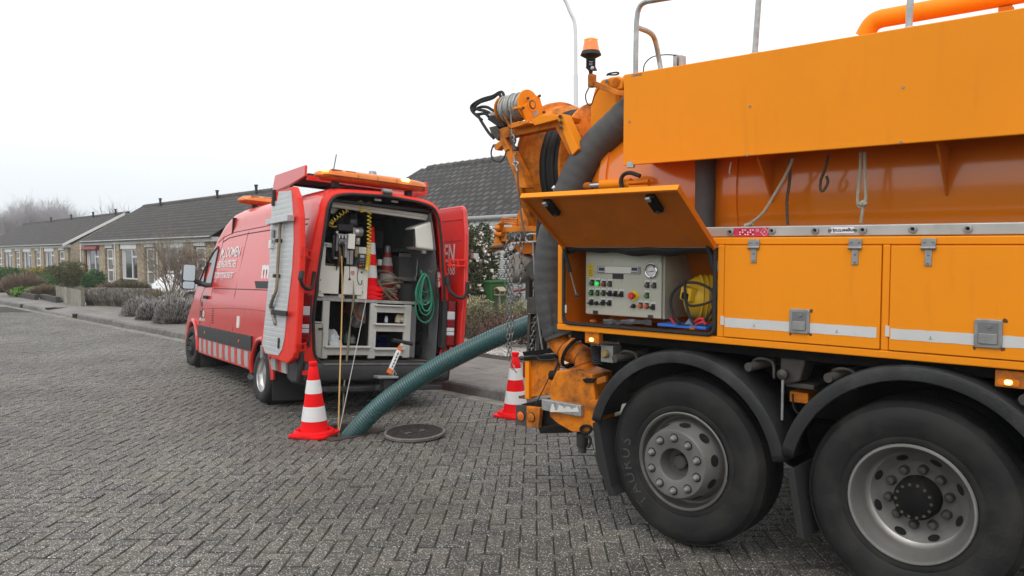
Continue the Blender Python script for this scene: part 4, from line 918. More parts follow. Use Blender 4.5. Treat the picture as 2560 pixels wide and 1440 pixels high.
mr = MB(); mr.prism(rrect(-.1, .1, -.2, .2, .05), 0, -.05, .07); mo = mr.obj('wing_mirror', M_TRIM, V_, bev=.02, M=Matrix.Translation(mc) @ Matrix.Rotation(radians(-7), 4, 'Z'))
MB().prism(rrect(-.085, .085, -.06, .185, .03), 0, -.056, -.051).obj('mirror_glass', mat('mirror', (.5, .52, .53), .12, 1.0, var=0), mo)
MB().prism(rrect(-.085, .085, -.185, -.075, .03), 0, -.056, -.051).obj('mirror_glass', MATS['mirror'], mo)
MB().tube(crv([(0, -.08, -.05), (.0, -.2, -.1), (-.08, -.3, -.13)], 5), .04, 8).obj('mirror_arm', M_TRIM, mo)
hp = vs(515, 740, .0); MB().prism(rrect(-.1, .1, -.025, .025, .02), 1, -.02, .045).obj('door_handle', M_RUB, V_, M=Matrix.Translation((2.98, ysurf(2.98, 1.24), 1.24)))
# lettering on the side
def side_text(s, u0, v0, u1, v1, hpx0, hpx1, m_, name='lettering', xs=None, bold=0, shear=0):
    a_ = vs(u0, v0, ysurf(1.8, 1.8)); c_ = vs(u1, v1, ysurf(1.8, 1.8)); mid = (a_+c_)/2; mid.y = ysurf(mid.x, mid.z)+.007
    hgt = abs(vs(u0, hpx0, 0).z-vs(u0, hpx1, 0).z); size = hgt/.72; up_ = Vector((0, hw(mid.z+.05)-hw(mid.z-.05), .1))
    o = text(s, size, basis(mid, (-1, 0, 0), up_), m_, V_, name, bold=bold, shear=shear)
    wd = max(v.co.x for v in o.data.vertices)-min(v.co.x for v in o.data.vertices); o.data.transform(Matrix.Diagonal((abs(a_.x-c_.x)/wd, 1, 1, 1))); return o
side_text('M.J.OOMEN', 551, 634, 598, 629, 622, 648, M_LETW, bold=.0015)
side_text('LEIDINGINSPECTIES', 546, 664, 593, 658, 656, 674, M_LETW, bold=.001)
a_ = vs(544, 683, -.03); c_ = vs(590, 675, -.03); MB().box(c_.x, a_.x, -.002, .002, -.006, .006).obj('lettering_rule', M_LETW, V_, smooth=0, M=Matrix.Translation((0, ysurf(2, a_.z)+.006, a_.z)))
side_text('TEL.0031(0)168-356570', 543, 693, 588, 686, 684, 699, M_LETW, bold=.0005)
o = text('mjo', .42, basis((.02, ysurf(0, 1.63)+.008, 1.63), (-1, 0, 0), (0, -.05, 1)), M_LETW, V_, bold=.012)
MB().prism([(.55, 1.5), (.45, 1.38), (-.5, 1.38), (-.4, 1.5)], 1, ysurf(0, 1.45)+.001, ysurf(0, 1.45)+.006).obj('logo_bar', M_LETB, V_, smooth=0)
mj = text('mj', .19, basis((3.3, ysurf(3.3, .98)+.008, .99), (-1, 0, 0), (0, 0, 1)), M_LETB, V_, bold=.006); text('o', .2, basis((3.14, ysurf(3.14, .98)+.008, .99), (-1, 0, 0), (0, 0, 1)), M_LETW, V_, bold=.006)
text('LEIDINGINSPECTIE', .06, basis((3.24, ysurf(3.24, .88)+.007, .88), (-1, 0, 0), (0, 0, 1)), M_LETW, V_, xs=.75)
fl = MB().prism([(0, 0), (.03, .02), (.025, .06), (.01, .1), (-.012, .05), (-.02, .02)], 1, 0, .004).obj('logo_flame', M_LETB, V_, smooth=0, M=Matrix.Translation((3.3, ysurf(3.3, 1.1)+.004, 1.08)))
# wheels
def van_wheel(x, z, ysign, dual, front):
    y0 = YC+ysign*(.94 if not dual else .955); o = thing('wheel', None, None); o.parent = V_; del_ = None
    o.matrix_basis = Matrix.Translation((x, y0, z)) @ Matrix.Rotation(radians(4 if front else 0), 4, 'Z'); R_ = Matrix.Rotation(-ysign*pi/2, 4, 'X')
    prof = [(.205, .0), (.225, .012), (.29, .015), (.318, -.005), (.333, -.03), (.333, -.17), (.318, -.195), (.29, -.205), (.21, -.2)]
    MB().lathe(prof, R_, 44).obj('tyre', M_TYRE, o)
    if dual:
        MB().lathe(prof, R_ @ Matrix.Translation((0, 0, -.235)), 44).obj('tyre', M_TYRE, o)
        b_ = MB().lathe([(.212, .004), (.207, -.012), (.19, -.015), (.186, -.06), (.176, -.07), (.172, -.12), (.165, -.14), (.13, -.15), (.08, -.13), (.001, -.125)], R_, 40); b_.obj('rim', mat('steel_rim', (.62, .61, .6), .3, .7, var=.15), o)
    else:
        b_ = MB().lathe([(.207, .004), (.2, -.02), (.18, -.03), (.165, -.01), (.13, .028), (.1, .034), (.06, .02), (.001, .024)], R_, 40); b_.obj('rim', mat('black_rim', (.02, .02, .02), .5, .3), o)
        for k in range(6): a_ = k*pi/3; MB().cyl(R_ @ Vector((.1*cos(a_), .1*sin(a_), .03)), R_ @ Vector((.1*cos(a_), .1*sin(a_), .05)), .013, 8).obj('wheel_nut', M_RUB, o)
    return o
van_wheel(XF, .425, 1, False, True); van_wheel(XF, .425, -1, False, True); van_wheel(XR, .333, 1, True, False); van_wheel(XR, .38, -1, True, False)
for xc, zc in ((XF, .4), (XR, .36)):
    for sg in (1, -1):
        c = MB(); R_ = Matrix.Translation((xc, YC+sg*.9, zc)) @ Matrix.Rotation(-sg*pi/2, 4, 'X'); c.lathe([(.425, .03), (.425, -.5), (.05, -.5)], R_, 28, a0=-.25 if sg > 0 else -.25, a1=2*pi) ; c.obj('wheel_arch', M_RUB, V_)
        band('arch_flare', xc-.001, xc+.001, .8, .81, .0, M_RED) if False else None
for xc, zc in ((XF, .4), (XR, .34)):
    pts = [(xc+(RA+.012)*cos(a_), zc+(RA+.012)*sin(a_)) for a_ in [radians(-2+184*k/18) for k in range(19)]]
    MB().tube([(x, ysurf(x, z)+.012, z) for x, z in pts], .032, 8).obj('arch_flare', M_RED, V_)
MB().add([(3.42, -.02, .6), (3.42, -.25, .6), (3.38, -.25, .13), (3.38, -.02, .13)], [(0, 1, 2, 3)]).obj('mud_flap', M_RUB, V_, smooth=0, solid=.01)
MB().add([(-.42, .02, .5), (-.42, -.5, .5), (-.46, -.5, .08), (-.46, .02, .08)], [(0, 1, 2, 3)]).obj('mud_flap', M_RUB, V_, smooth=0, solid=.01)
MB().box(-.9, 4.4, -1.65, -.2, .32, .45).obj('underbody', M_RUB, V_, smooth=0)
MB().tube([(1.2, -.25, .27), (.9, -.1, .22)], .04, 10).obj('exhaust', M_STEEL, V_)
# rear bumper, step, lamps
b_ = MB(); pr = [(-1.28, .62), (-1.36, .6), (-1.4, .53), (-1.39, .4), (-1.3, .36), (-1.1, .36), (-1.1, .6)]
b_.prism(pr, 1, -1.84, -.03); b_.obj('bumper', M_TRIM, V_, bev=.02)
for (y0, y1, ym) in ((-.05, .03, 1), (-1.9, -1.82, -1)):
    b_ = MB(); b_.prism([(-.95, .4), (-1.1, .36), (-1.33, .37), (-1.35, .56), (-1.28, .8), (-1.18, .8), (-.95, .62)], 1, y0, y1); b_.obj('bumper_corner', M_TRIM, V_, bev=.03)
MB().box(-1.385, -1.2, -1.62, -.24, .575, .6).obj('step_plate', mat('worn_step', (.13, .13, .13), .6, .2, var=.3, dirt=.6, dirtcol=(.3, .29, .27), dscale=9, dthr=.55), V_, smooth=0, bev=.006)
MB().box(-1.41, -1.39, vr(778, 932, -1.41).y, vr(757, 932, -1.41).y, .475, .525).obj('reflector', mat('red_reflector', (.7, .02, .015), .2), V_, smooth=0)
MB().box(-1.5, -1.3, -1.7, -.25, .29, .345).obj('tow_bar', M_TRIM, V_, smooth=0, bev=.01)
for sg in (1, -1):
    yy = YC+sg*.935; tl2 = MB().box(-1.35, -1.12, yy-.075, yy+.05, .8, 1.37).obj('tail_light', mat('lamp_housing', (.012, .002, .003), .25), V_, smooth=0, bev=.015)
    MB().box(-1.345, -1.2, yy+.05 if sg < 0 else yy-.1, yy+.115 if sg < 0 else yy-.078, .78, 1.36).obj('lamp_flank', M_TRIM, tl2, smooth=0, bev=.006)
    for (z0, z1, m_) in ((1.235, 1.36, M_LENSR), (1.13, 1.23, M_LENSW), (1.035, 1.125, M_LENSR), (.985, 1.03, M_LENSW), (.935, .98, M_LENSW), (.815, .93, M_LENSR)):
        MB().box(-1.365, -1.2, yy-.07+.025*(sg < 0), yy+.03+.022*(sg < 0), z0, z1).obj('lens', m_, tl2, smooth=0, bev=.006)
# left rear door, folded back along the side, its inner face towards us
dp = [(-.54, 2.55), (-1.2, 2.555), (-1.36, 2.42), (-1.47, 2.2), (-1.55, 1.77), (-1.56, 1.25), (-1.55, .82), (-1.48, .66), (-1.3, .59), (-.62, .61), (-.58, .64), (-.34, .64), (-.3, .8), (-.41, 1.05), (-.5, 1.79), (-.53, 2.26)]
def inset(poly, d):
    cx = sum(p[0] for p in poly)/len(poly); cz = sum(p[1] for p in poly)/len(poly); return [(p[0]+(d if p[0] < cx else -d)*min(1, abs(p[0]-cx)*3), p[1]+(d if p[1] < cz else -d)*min(1, abs(p[1]-cz))) for p in poly]
d_ = MB().prism(dp, 1, .075, .145).obj('rear_door', M_REDI, V_, smooth=0, bev=.02, seg=3)
plp = [(697, 480), (728, 476), (733, 541), (734, 602), (730, 675), (718, 777), (711, 847), (705, 874), (696, 889), (664, 883), (656, 860), (666, 764), (673, 690), (677, 566), (681, 503), (693, 503)]
plv = [vs(u, v, .15) for u, v in plp]
# diamond plate: relief by tiny raised bars
M_DIA = mat('door_plate', (.56, .57, .58), .42, .35, var=.08, vscale=5, dirt=.3, dirtcol=(.3, .29, .27), dscale=4, dthr=.58)
pl = MB().prism([(p.x, p.z) for p in plv], 1, .146, .153).obj('liner_plate', M_DIA, d_, smooth=0)
def inside(poly, x, y):
    c = False
    for i in range(len(poly)):
        (x0, y0), (x1, y1) = poly[i-1], poly[i]
        if (y0 > y) != (y1 > y) and x < (x1-x0)*(y-y0)/(y1-y0)+x0: c = not c
    return c
pp = [(p.x, p.z) for p in plv]; b_ = MB(); z = .65; k = 0
while z < 2.53:
    x = -1.5+(.03 if k % 2 else 0)
    while x < -.3:
        if inside(pp, x, z) and inside(pp, x-.02, z) and inside(pp, x+.02, z):
            sg = 1 if k % 2 else -1; e = Vector((.016, 0, .006*sg)); f = Vector((-.004*sg, 0, .006)); c = Vector((x, .153, z)); b_.add([c-e, c-f, c+e, c+f, c+Vector((0, .0035, 0))], [(0, 1, 4), (1, 2, 4), (2, 3, 4), (3, 0, 4)])
        x += .06
    z += .028; k += 1
tag(b_.obj('tread_bars', mat('tread_bar', (.66, .67, .68), .35, .4, var=.02), d_, smooth=0), kind='stuff')
a_ = vs(673, 567, .19); c_ = vs(731, 531, .19)
b_ = MB(); b_.box(min(a_.x, c_.x)+.02, max(a_.x, c_.x)-.0, .16, .235, -.03, .03); b_.obj('latch_bar', M_ALU, d_, smooth=0, M=Matrix.Translation((0, 0, (a_.z+c_.z)/2-.003)))
MB().box(-.66, -.58, .15, .2, 1.87, 1.97).obj('latch_block', M_WHT, d_, smooth=0, bev=.01)
MB().cyl((-.66, .175, 2.0), (-.66, .175, 2.09), .022, 10).obj('latch_pin', M_STEEL, d_)
MB().tube([(-.66+.02*cos(t), .18, 1.97+.022*sin(t)) for t in [k*pi/6 for k in range(12)]], .006, 6, closed=True).obj('latch_ring', M_STEEL, d_)
p = vs(685, 487, .16); MB().box(p.x-.03, p.x+.03, .14, .18, p.z-.13, p.z+.06).obj('top_latch', M_RUB, d_, smooth=0, bev=.01)
p = vs(696, 858, .16); MB().box(p.x-.028, p.x+.028, .145, .165, p.z-.06, p.z+.06).obj('lock_plate', M_RUB, d_, smooth=0, bev=.008)
p = vs(652, 880, .16); MB().box(p.x-.04, p.x+.04, .1, .16, p.z-.08, p.z+.08).obj('door_catch', M_STEEL, d_, smooth=0, bev=.012)
def hinge(p0, p1):
    p0, p1 = Vector(p0), Vector(p1); h = MB(); d = (p1-p0).normalized()
    h.tube([p0+Vector((0, 0, .035)), p1+Vector((0, 0, .035))], .012, 6); h.tube([p0-Vector((0, 0, .035)), p1-Vector((0, 0, .035))], .012, 6)
    h.tube([p0+(p1-p0)*.5-Vector((0, 0, .05)), p0+(p1-p0)*.5+Vector((0, 0, .05))], .014, 8); h.tube([p0-Vector((0, 0, .055)), p0+Vector((0, 0, .055))], .018, 8); h.tube([p1-Vector((0, 0, .055)), p1+Vector((0, 0, .055))], .018, 8)
    h.obj('hinge', M_REDI, V_)
hinge((-1.55, .13, 1.83), (-1.33, -.06, 1.8)); hinge((-1.52, .13, .78), (-1.35, -.03, .78)); hinge((-1.46, -1.98, 1.83), (-1.33, -1.82, 1.83)); hinge((-1.45, -1.98, .74), (-1.35, -1.88, .74))
q = [(-1.57, .12, 1.6), (-1.6, .14, 1.52), (-1.58, .1, 1.45), (-1.5, .02, 1.42), (-1.4, -.06, 1.44), (-1.34, -.09, 1.52), (-1.34, -.1, 1.62)]
MB().tube(crv(q, 5), [.03]*6+[.02]*25, 10).obj('door_strap', M_RUB, V_)
q = [(-1.34, -1.79, 1.66), (-1.36, -1.79, 1.56), (-1.4, -1.81, 1.47), (-1.46, -1.88, 1.41), (-1.48, -1.94, 1.41), (-1.5, -1.98, 1.47), (-1.49, -1.99, 1.6)]
MB().tube(crv(q, 5), [.03]*6+[.02]*25, 10).obj('door_strap', M_RUB, V_)
# right rear door, folded along the far side, outer skin towards the body
dr = MB().prism([(-1.42, .74), (-1.46, 1.5), (-1.42, 2.2), (-1.35, 2.5), (-1.28, 2.56), (-.7, 2.56), (-.6, .74)], 1, -2.03, -1.965).obj('rear_door', M_RED, V_, smooth=0, bev=.025, seg=3)
for z in (2.38, 2.12): MB().tube([(-1.34, -1.963, z), (-.7, -1.963, z)], .006, 6).obj('pressing', MATS['crease_shade'], dr)
for dx, m_ in ((.008, M_LETB), (0, M_LETW)):
    text('OMEN', .32, basis((-1.2+dx, -1.96-(.002 if dx else 0), 1.95-dx), (-1, 0, 0), (0, 0, 1)), m_, dr, align='RIGHT', xs=.7, bold=.006)
text('368', .2, basis((-1.22, -1.96, 1.75), (-1, 0, 0), (0, 0, 1)), M_LETW, dr, align='RIGHT', xs=.7)
p = VAN.hit(1166, 640, 1, -2.1); MB().box(-1.46, -1.39, -2.15, -2.08, p.z-.03, p.z+.03).obj('latch_bar', M_ALU, dr, smooth=0)
MB().box(-1.3, -1.1, -1.966, -1.96, 1.1, 1.13).obj('badge', M_LETB, dr, smooth=0)
# roof: light bars, roof rack boards, camera, aerial, vent
def lightbar(x, y0, y1, z, name, lit):
    T2 = thing(name, None, None); T2.parent = V_; ln = y1-y0; n = 18; rows = []
    def prof(s, q):
        return [(q*.14*c_, sn) for c_, sn in [(cos(t), sin(t)) for t in [pi*k/8 for k in range(9)]]]
    for (sgn, nm, h0) in ((1, 'lens', .09), (-1, 'lens_base', .06)):
        rows = []
        for i in range(n+1):
            t = -1+2*i/n; e = (1-abs(t)**7)**.5 if abs(t) < 1 else 0; e = max(e, .15); rows.append([(x+.145*e*cos(a_), y0+ln*(t+1)/2, z+sgn*h0*e**.7*abs(sin(a_))**.6) for a_ in [pi*k/10 for k in range(11)]])
        b_ = MB().grid(rows); b_.f.append(tuple(range(11))); b_.f.append(tuple(n*11+k for k in range(11))); b_.obj(nm, M_AMB if sgn > 0 else mat('amber_lens_low', (.5, .1, .012), .15, var=.3, vscale=12), T2, smooth=50)
    for k in (.33, .5, .67): MB().tube([(x+.15*cos(a_), y0+ln*k, z+.079*abs(sin(a_))**.6) for a_ in [pi*k2/10 for k2 in range(11)]], .004, 5).obj('seam_band', mat('amber_dark', (.35, .07, .01), .3), T2)
    MB().tube([(x-.146, y0+.05, z), (x-.146, y1-.05, z)], .007, 6).obj('rim_band', MATS['amber_dark'], T2)
    for k in (.15, .27): MB().box(x-.12, x-.1, y1-ln*k-.06, y1-ln*k+.06, z+.045, z+.073).obj('reflector_cell', MATS['amber_dark'], T2, smooth=0)
    for yq in (y0+.25, y1-.25): MB().box(x-.05, x+.05, yq-.03, yq+.03, z-.12, z-.04).obj('foot', M_RUB, T2, smooth=0)
    for yq in lit: MB().prism(rrect(-.055, .055, -.02, .02, .018), 0, 0, .02).obj('lit_lamp', M_LIT, T2, M=Matrix.Translation((x-.14, yq, z+.06)) @ Matrix.Rotation(.5, 4, 'Y'))
    return T2
lightbar(-1.08, -1.58, -.14, 2.735, 'light_bar', (-.2, -1.22)); lightbar(2.3, -1.68, -.18, 2.72, 'light_bar', ())
rk = MB().prism([(.41, 2.66), (.31, 2.87), (-.82, 2.87), (-.82, 2.745), (-.3, 2.69)], 1, -.14, -.11).obj('roof_rack', M_RED, V_, smooth=0, bev=.004)
MB().prism([(.41, 2.66), (.31, 2.87), (-.82, 2.87), (-.82, 2.7)], 1, -1.73, -1.7).obj('side_board', M_RED, rk, smooth=0)
MB().box(-.84, -.81, -1.7, -.14, 2.7, 2.755).obj('cross_board', M_REDI, rk, smooth=0)
for k, (y0, y1) in enumerate(((-.5, -.2), (-.85, -.52), (-1.5, -.9))): MB().box(-.7, .3, y0, y1, 2.76+.01*k, 2.8+.005*k).obj('stowed_board', M_RUB, rk, smooth=0)
for x in (-.6, .1): MB().box(x, x+.05, -1.7, -.14, 2.74, 2.78).obj('rack_bar', M_RUB, rk, smooth=0)
p = vr(967, 479, -1.3); MB().cyl(p+Vector((0, -.06, 0)), p+Vector((0, .06, 0)), .032, 14).obj('reversing_camera', M_STEEL, V_); MB().box(p.x-.03, p.x+.03, p.y-.05, p.y+.05, p.z-.05, p.z-.02).obj('camera_bracket', M_RUB, V_, smooth=0)
p = vs(837, 425, -.6); MB().tube([VAN.hit(834, 424, 1, -.7), VAN.hit(841, 386, 1, -.7)], .006, 5).obj('aerial', M_RUB, V_)
p = VAN.hit(931, 446, 1, -1.2); MB().lathe([(.05, -.12), (.045, .03), (.06, .035), (.045, .09), (.001, .1)], Matrix.Translation(p), 14).obj('roof_vent', M_STEEL, V_)
for k, (u, v) in enumerate(((943, 500), (985, 504))): p = vr(u, v, -1.25); MB().prism(rrect(-.045, .045, -.012, .012, .01), 0, -.02, .005).obj('roof_lamp', M_STEEL, V_, M=Matrix.Translation(p))

# ------------------------------------------------------------------ built-in bench and drawers
BX = -1.15
def by(u, v, x=BX): q = vr(u, v, x); return q
def fbox(u0, v0, u1, v1, x0, x1, name, m_, parent, bev=.003):
    # a box whose front face (at x0, towards the camera) spans the two picture corners
    p, q = vr(u0, v0, x0), vr(u1, v1, x0); return MB().box(x0, x1, min(p.y, q.y), max(p.y, q.y), min(p.z, q.z), max(p.z, q.z)).obj(name, m_, parent, smooth=0, bev=bev)
bench = thing('workbench', None, None); bench.parent = V_
p0, p1 = by(786, 750), by(1062, 756)
MB().box(BX, -.35, p1.y, p0.y, 1.295, 1.33).obj('bench_top', mat('bench_top', (.36, .355, .34), .5, .3, var=.25, vscale=12, dirt=.5, dirtcol=(.12, .1, .08), dscale=9, dthr=.52), bench, smooth=0, bev=.004)
fbox(1062, 752, 1104, 758, BX+.05, -.4, 'side_shelf', M_CAB, bench)
for (u0, v0, u1, v1) in ((808, 752, 818, 896), (927, 758, 937, 896), (1013, 762, 1023, 894)): fbox(u0, v0, u1, v1, BX, BX+.035, 'post', M_CAB, bench); fbox(u0+3, v0, u1-3, v1, BX+.036, -.5, 'partition', M_INTD, bench, 0)  # partitions behind the posts are near-black, standing in for shade in the bays
fbox(1024, 766, 1036, 893, BX+.01, -.5, 'end_panel', M_INT, bench)
dl_ = fbox(779, 809, 806, 894, BX, BX+.03, 'locker_door', mat('tread_plate_old', (.45, .44, .39), .5, .2, var=.15, dirt=.5, dirtcol=(.3, .25, .16), dscale=6, bump=.6, bscale=45), bench)
for u in (798, 803): p = vr(u, 822, BX); MB().cyl(p, p-Vector((.02, 0, 0)), .012, 8).obj('catch', M_RUB, dl_)
fbox(781, 804, 808, 808, BX, -.7, 'locker_shelf', M_CAB, bench)
def drawer(u0, v0, u1, v1, lip=True):
    o = fbox(u0, v0, u1, v1, BX+.005, BX+.03, 'drawer', M_CAB, bench)
    a_, c_ = vr(u0, v0, BX-.02), vr(u1, v0+7, BX-.02); MB().box(BX-.03, BX+.02, c_.y, a_.y, c_.z, a_.z).obj('drawer_lip', mat('lip_grey', (.55, .55, .52), .45, var=.08), o, smooth=0, bev=.008)
    q0, q1 = vr(u0, v1, BX), vr(u1, v1, BX); MB().box(BX+.03, -.5, q1.y, q0.y, q1.z, q1.z+.012).obj('drawer_base', M_INTD, o, smooth=0)
drawer(939, 761, 1013, 783); drawer(938, 808, 1013, 830); drawer(937, 869, 1012, 890); drawer(812, 864, 927, 888)
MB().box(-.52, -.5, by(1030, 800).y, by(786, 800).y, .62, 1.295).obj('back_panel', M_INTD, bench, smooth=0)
# ================================================================== THINGS IN AND ON THE VAN
M_CONE = mat('cone_red', (.86, .008, .012), .5, spec=.12, var=.06, vscale=5, dirt=.25, dirtcol=(.25, .03, .025), dscale=5, dthr=.6)
M_CONEO = mat('cone_red_old', (.42, .03, .035), .6, var=.2, vscale=8, dirt=.6, dirtcol=(.1, .03, .03), dscale=8)
M_BAND = mat('reflective_white', (.74, .74, .73), .45, var=.05, vscale=8, dirt=.3, dirtcol=(.4, .4, .38), dscale=14, dthr=.6)
M_BANDO = mat('reflective_worn', (.6, .58, .54), .6, var=.1, dirt=.8, dirtcol=(.12, .1, .09), dscale=18, dthr=.55)
def VT(name, label, cat, group=None): return thing(name, label, cat, VAN.M, group)
def fb(T_, u0, v0, u1, v1, x0, x1, name, m_, bev=.004): return fbox(u0, v0, u1, v1, x0, x1, name, m_, T_, bev)
def fcyl(T_, u0, v0, u1, v1, x, r, name, m_, n=12): return MB().cyl(vr(u0, v0, x), vr(u1, v1, x), r, n).obj(name, m_, T_)
def ftube(T_, px, x, r, name, m_, sub=5, n=8, dx=None):
    pts = [vr(u, v, x if dx is None else x+dx[i]) for i, (u, v) in enumerate(px)]; return MB().tube(crv(pts, sub), r, n).obj(name, m_, T_)
def cone(label, M, old=False, h=.75, bands=((.155, .3), (.43, .565)), group=None, base=True):
    T_ = thing('traffic_cone', label, 'traffic cone', M, group); mr_ = M_CONEO if old else M_CONE; k = h/.75
    def rad(z): return .148+(.04-.148)*(z/.72)
    if base:
        o = []
        for i in range(4):
            for e in (-.12, .12):
                a_ = i*pi/2+e*1.0; o.append((.255*cos(a_), .255*sin(a_)))
        MB().prism(o, 2, 0, .028).obj('base', mr_, T_, smooth=0, bev=.008)
        MB().lathe([(.205, .026), (.2, .05), (.185, .062), (.165, .06), (.15, .055)], n=40).obj('collar', mr_, T_)
    pr = [(rad(.03), .03)]+[(rad(z), z) for z in (.15, .3, .45, .6)]+[(.045, .685), (.038, .695), (.036, .71), (.044, .715), (.044, .742), (.036, .75), (.001, .75)]
    MB().lathe([(r, z*k) for r, z in pr], n=40).obj('body', mr_, T_)
    for (a_, c) in bands: MB().lathe([(rad(a_)+.0005, a_*k), (rad(a_)+.003, a_*k+.002), (rad(c)+.003, c*k-.002), (rad(c)+.0005, c*k)], n=40).obj('reflective_band', M_BANDO if old else M_BAND, T_)
    return T_
c1 = onz(786, 1088, 0); cone('red traffic cone with white bands standing in front of the open manhole', Matrix.Translation((c1.x, c1.y, .002)) @ Matrix.Rotation(radians(28), 4, 'Z'), group='traffic cones on the road')
c2 = onz(1289, 1040, 0); cone('red traffic cone half hidden behind the tanker bumper', Matrix.Translation((c2.x, c2.y, .002)) @ Matrix.Rotation(radians(10), 4, 'Z'), h=.72, group='traffic cones on the road')
# cones carried in the van
q = vr(921, 748, -.9); q.z = 1.334
for k in range(3):
    M = VAN.M @ Matrix.Translation(q+Vector((0, .0, .05*k))) @ Matrix.Rotation(.6+.05*k, 4, 'Z') @ Matrix.Diagonal((.74, .74, 1, 1)); 
    T_ = cone(['bottom cone of the bright red stack on the van bench', 'middle cone of the bright red stack on the van bench', 'top cone of the bright red stack on the van bench'][k], M, h=.78, group='bright red cones stacked in the van')
q = vr(963, 748, -.62); q.z = 1.334
for k in range(3):
    M = VAN.M @ Matrix.Translation(q+Vector((0, 0, .048*k))) @ Matrix.Rotation(.3+.1*k, 4, 'Z') @ Matrix.Diagonal((.85, .85, .95, 1)); T_ = cone(['lowest of the dirty cones under the cable coil', 'second of the dirty cones under the cable coil', 'scuffed red and white cone with grey tip inside the cable coil'][k], M, old=True, h=.62, group='dirty cones in the van')
    if k == 2: MB().lathe([(.052, .53), (.047, .62), (.04, .625), (.001, .625)], n=20).obj('taped_tip', M_STEEL, T_)
# camera cable reel machine
T_ = VT('cable_reel', 'white inspection cable reel machine with black motor on the van bench', 'cable reel')
XA = -1.12
fb(T_, 800, 663, 846, 735, XA, XA+.02, 'front_plate', M_CREAM); fb(T_, 861, 665, 905, 738, XA, XA+.02, 'front_plate', M_CREAM)
fb(T_, 802, 605, 809, 742, XA+.01, XA+.6, 'side_frame', M_CREAM); fb(T_, 809, 606, 833, 619, XA+.01, XA+.04, 'top_rail', M_CREAM)
fb(T_, 808, 658, 845, 664, XA+.05, XA+.5, 'cable_drum', mat('drum_brown', (.28, .17, .05), .7, var=.3, vscale=60))
fb(T_, 896, 668, 917, 748, XA+.02, XA+.4, 'end_column', M_CREAM); fb(T_, 897, 617, 914, 668, XA+.05, XA+.3, 'end_column', M_CREAM)
fb(T_, 806, 738, 845, 747, XA+.03, XA+.4, 'skid', M_STEEL); fb(T_, 846, 735, 861, 746, XA+.03, XA+.3, 'skid', M_CAB)
fb(T_, 809, 622, 832, 656, XA+.15, XA+.4, 'pump', M_RUB); fcyl(T_, 822, 640, 822, 655, XA+.12, .05, 'pump_body', M_INTD)
a_, c = vr(853, 612, XA-.06), vr(853, 668, XA-.06); ctr = (a_+c)/2
for dy in (-.028, .028):
    b_ = MB().lathe([(.05, -.004), (.3, -.004), (.3, .004), (.05, .004)], Matrix.Translation(ctr+Vector((.29, dy, .02))) @ Matrix.Rotation(pi/2, 4, 'X'), 40); b_.obj('reel_flange', mat('flange_steel', (.1, .1, .1), .4, .7, var=.2), T_)
MB().lathe([(.24, -.02), (.24, .02)], Matrix.Translation(ctr+Vector((.29, 0, .02))) @ Matrix.Rotation(pi/2, 4, 'X'), 40).obj('cable_wrap', mat('cable_yellow', (.45, .28, .08), .6, var=.2, vscale=80), T_)
mo_ = fb(T_, 845, 562, 883, 579, XA-.02, XA+.16, 'motor', M_DARK)
for k in range(10): fb(mo_, 847+k*3.6, 561, 849+k*3.6, 576, XA-.035, XA-.02, 'cooling_fin', M_DARK, 0).parent = mo_
fb(T_, 841, 577, 846, 584, XA-.02, XA+.05, 'bolt_head', M_ALU); fcyl(T_, 885, 580, 903, 581, XA, .05, 'gearbox', M_ALU, 20)
for k in range(5): p = vr(894+k*2.2, 580, XA); MB().lathe([(.052, 0), (.056, .004), (.052, .008)], Matrix.Translation(p) @ Matrix.Rotation(pi/2, 4, 'X'), 18).obj('gearbox_rib', M_STEEL, T_)
fb(T_, 884, 569, 890, 589, XA-.01, XA+.08, 'gearbox_flange', M_ALU)
gh = fb(T_, 844, 584, 868, 592, XA-.04, XA+.06, 'guide_head', M_STEEL)
for k in (848, 856, 864): fcyl(T_, k, 587, k+.01, 596, XA-.06, .012, 'guide_roller', M_ALU, 10)
fb(T_, 842, 590, 846, 628, XA-.03, XA+.02, 'guide_arm', M_STEEL); fb(T_, 864, 590, 868, 645, XA-.03, XA+.02, 'guide_arm', M_STEEL)
fb(T_, 849, 598, 863, 603, XA-.07, XA, 'guide_bracket', M_STEEL); fb(T_, 850, 604, 862, 611, XA-.08, XA-.02, 'guide_box', M_DARK); fb(T_, 848, 603, 864, 612, XA-.075, XA-.03, 'guide_frame', M_STEEL)
fb(T_, 872, 584, 887, 623, XA-.06, XA+.04, 'control_box', M_CREAM); fb(T_, 868, 625, 882, 662, XA-.02, XA+.05, 'cover_plate', M_STEEL)
fcyl(T_, 834, 588, 833, 646, XA-.04, .018, 'damper', M_RUB); fcyl(T_, 833, 628, 832, 645, XA-.045, .009, 'damper_rod', M_ALU)
fb(T_, 834, 642, 845, 648, XA-.05, XA+.02, 'lower_bracket', M_STEEL); fb(T_, 891, 594, 900, 612, XA-.01, XA+.06, 'valve_block', M_STEEL)
p = vr(895, 601, XA-.02); MB().add([p+Vector((-.005, .014, .012)), p+Vector((-.005, -.014, .012)), p+Vector((-.005, 0, -.014))], [(0, 1, 2)]).obj('warning_triangle', mat('warning_yellow', (.75, .6, .03), .5), T_, smooth=0)
fb(T_, 889, 616, 895, 643, XA, XA+.03, 'strap_end', mat('tan_strap', (.3, .25, .13), .8))
fcyl(T_, 874, 622, 874, 697, XA-.05, .004, 'lever_rod', M_RUB); p = vr(874, 698, XA-.05); MB().lathe([(.001, -.016), (.012, -.01), (.016, 0), (.012, .01), (.001, .016)], Matrix.Translation(p), 12).obj('lever_knob', M_RUB, T_)
p = vr(881.5, 682, XA-.004); Rt = Matrix.Translation(p) @ Matrix.Rotation(-pi/2, 4, 'Y')
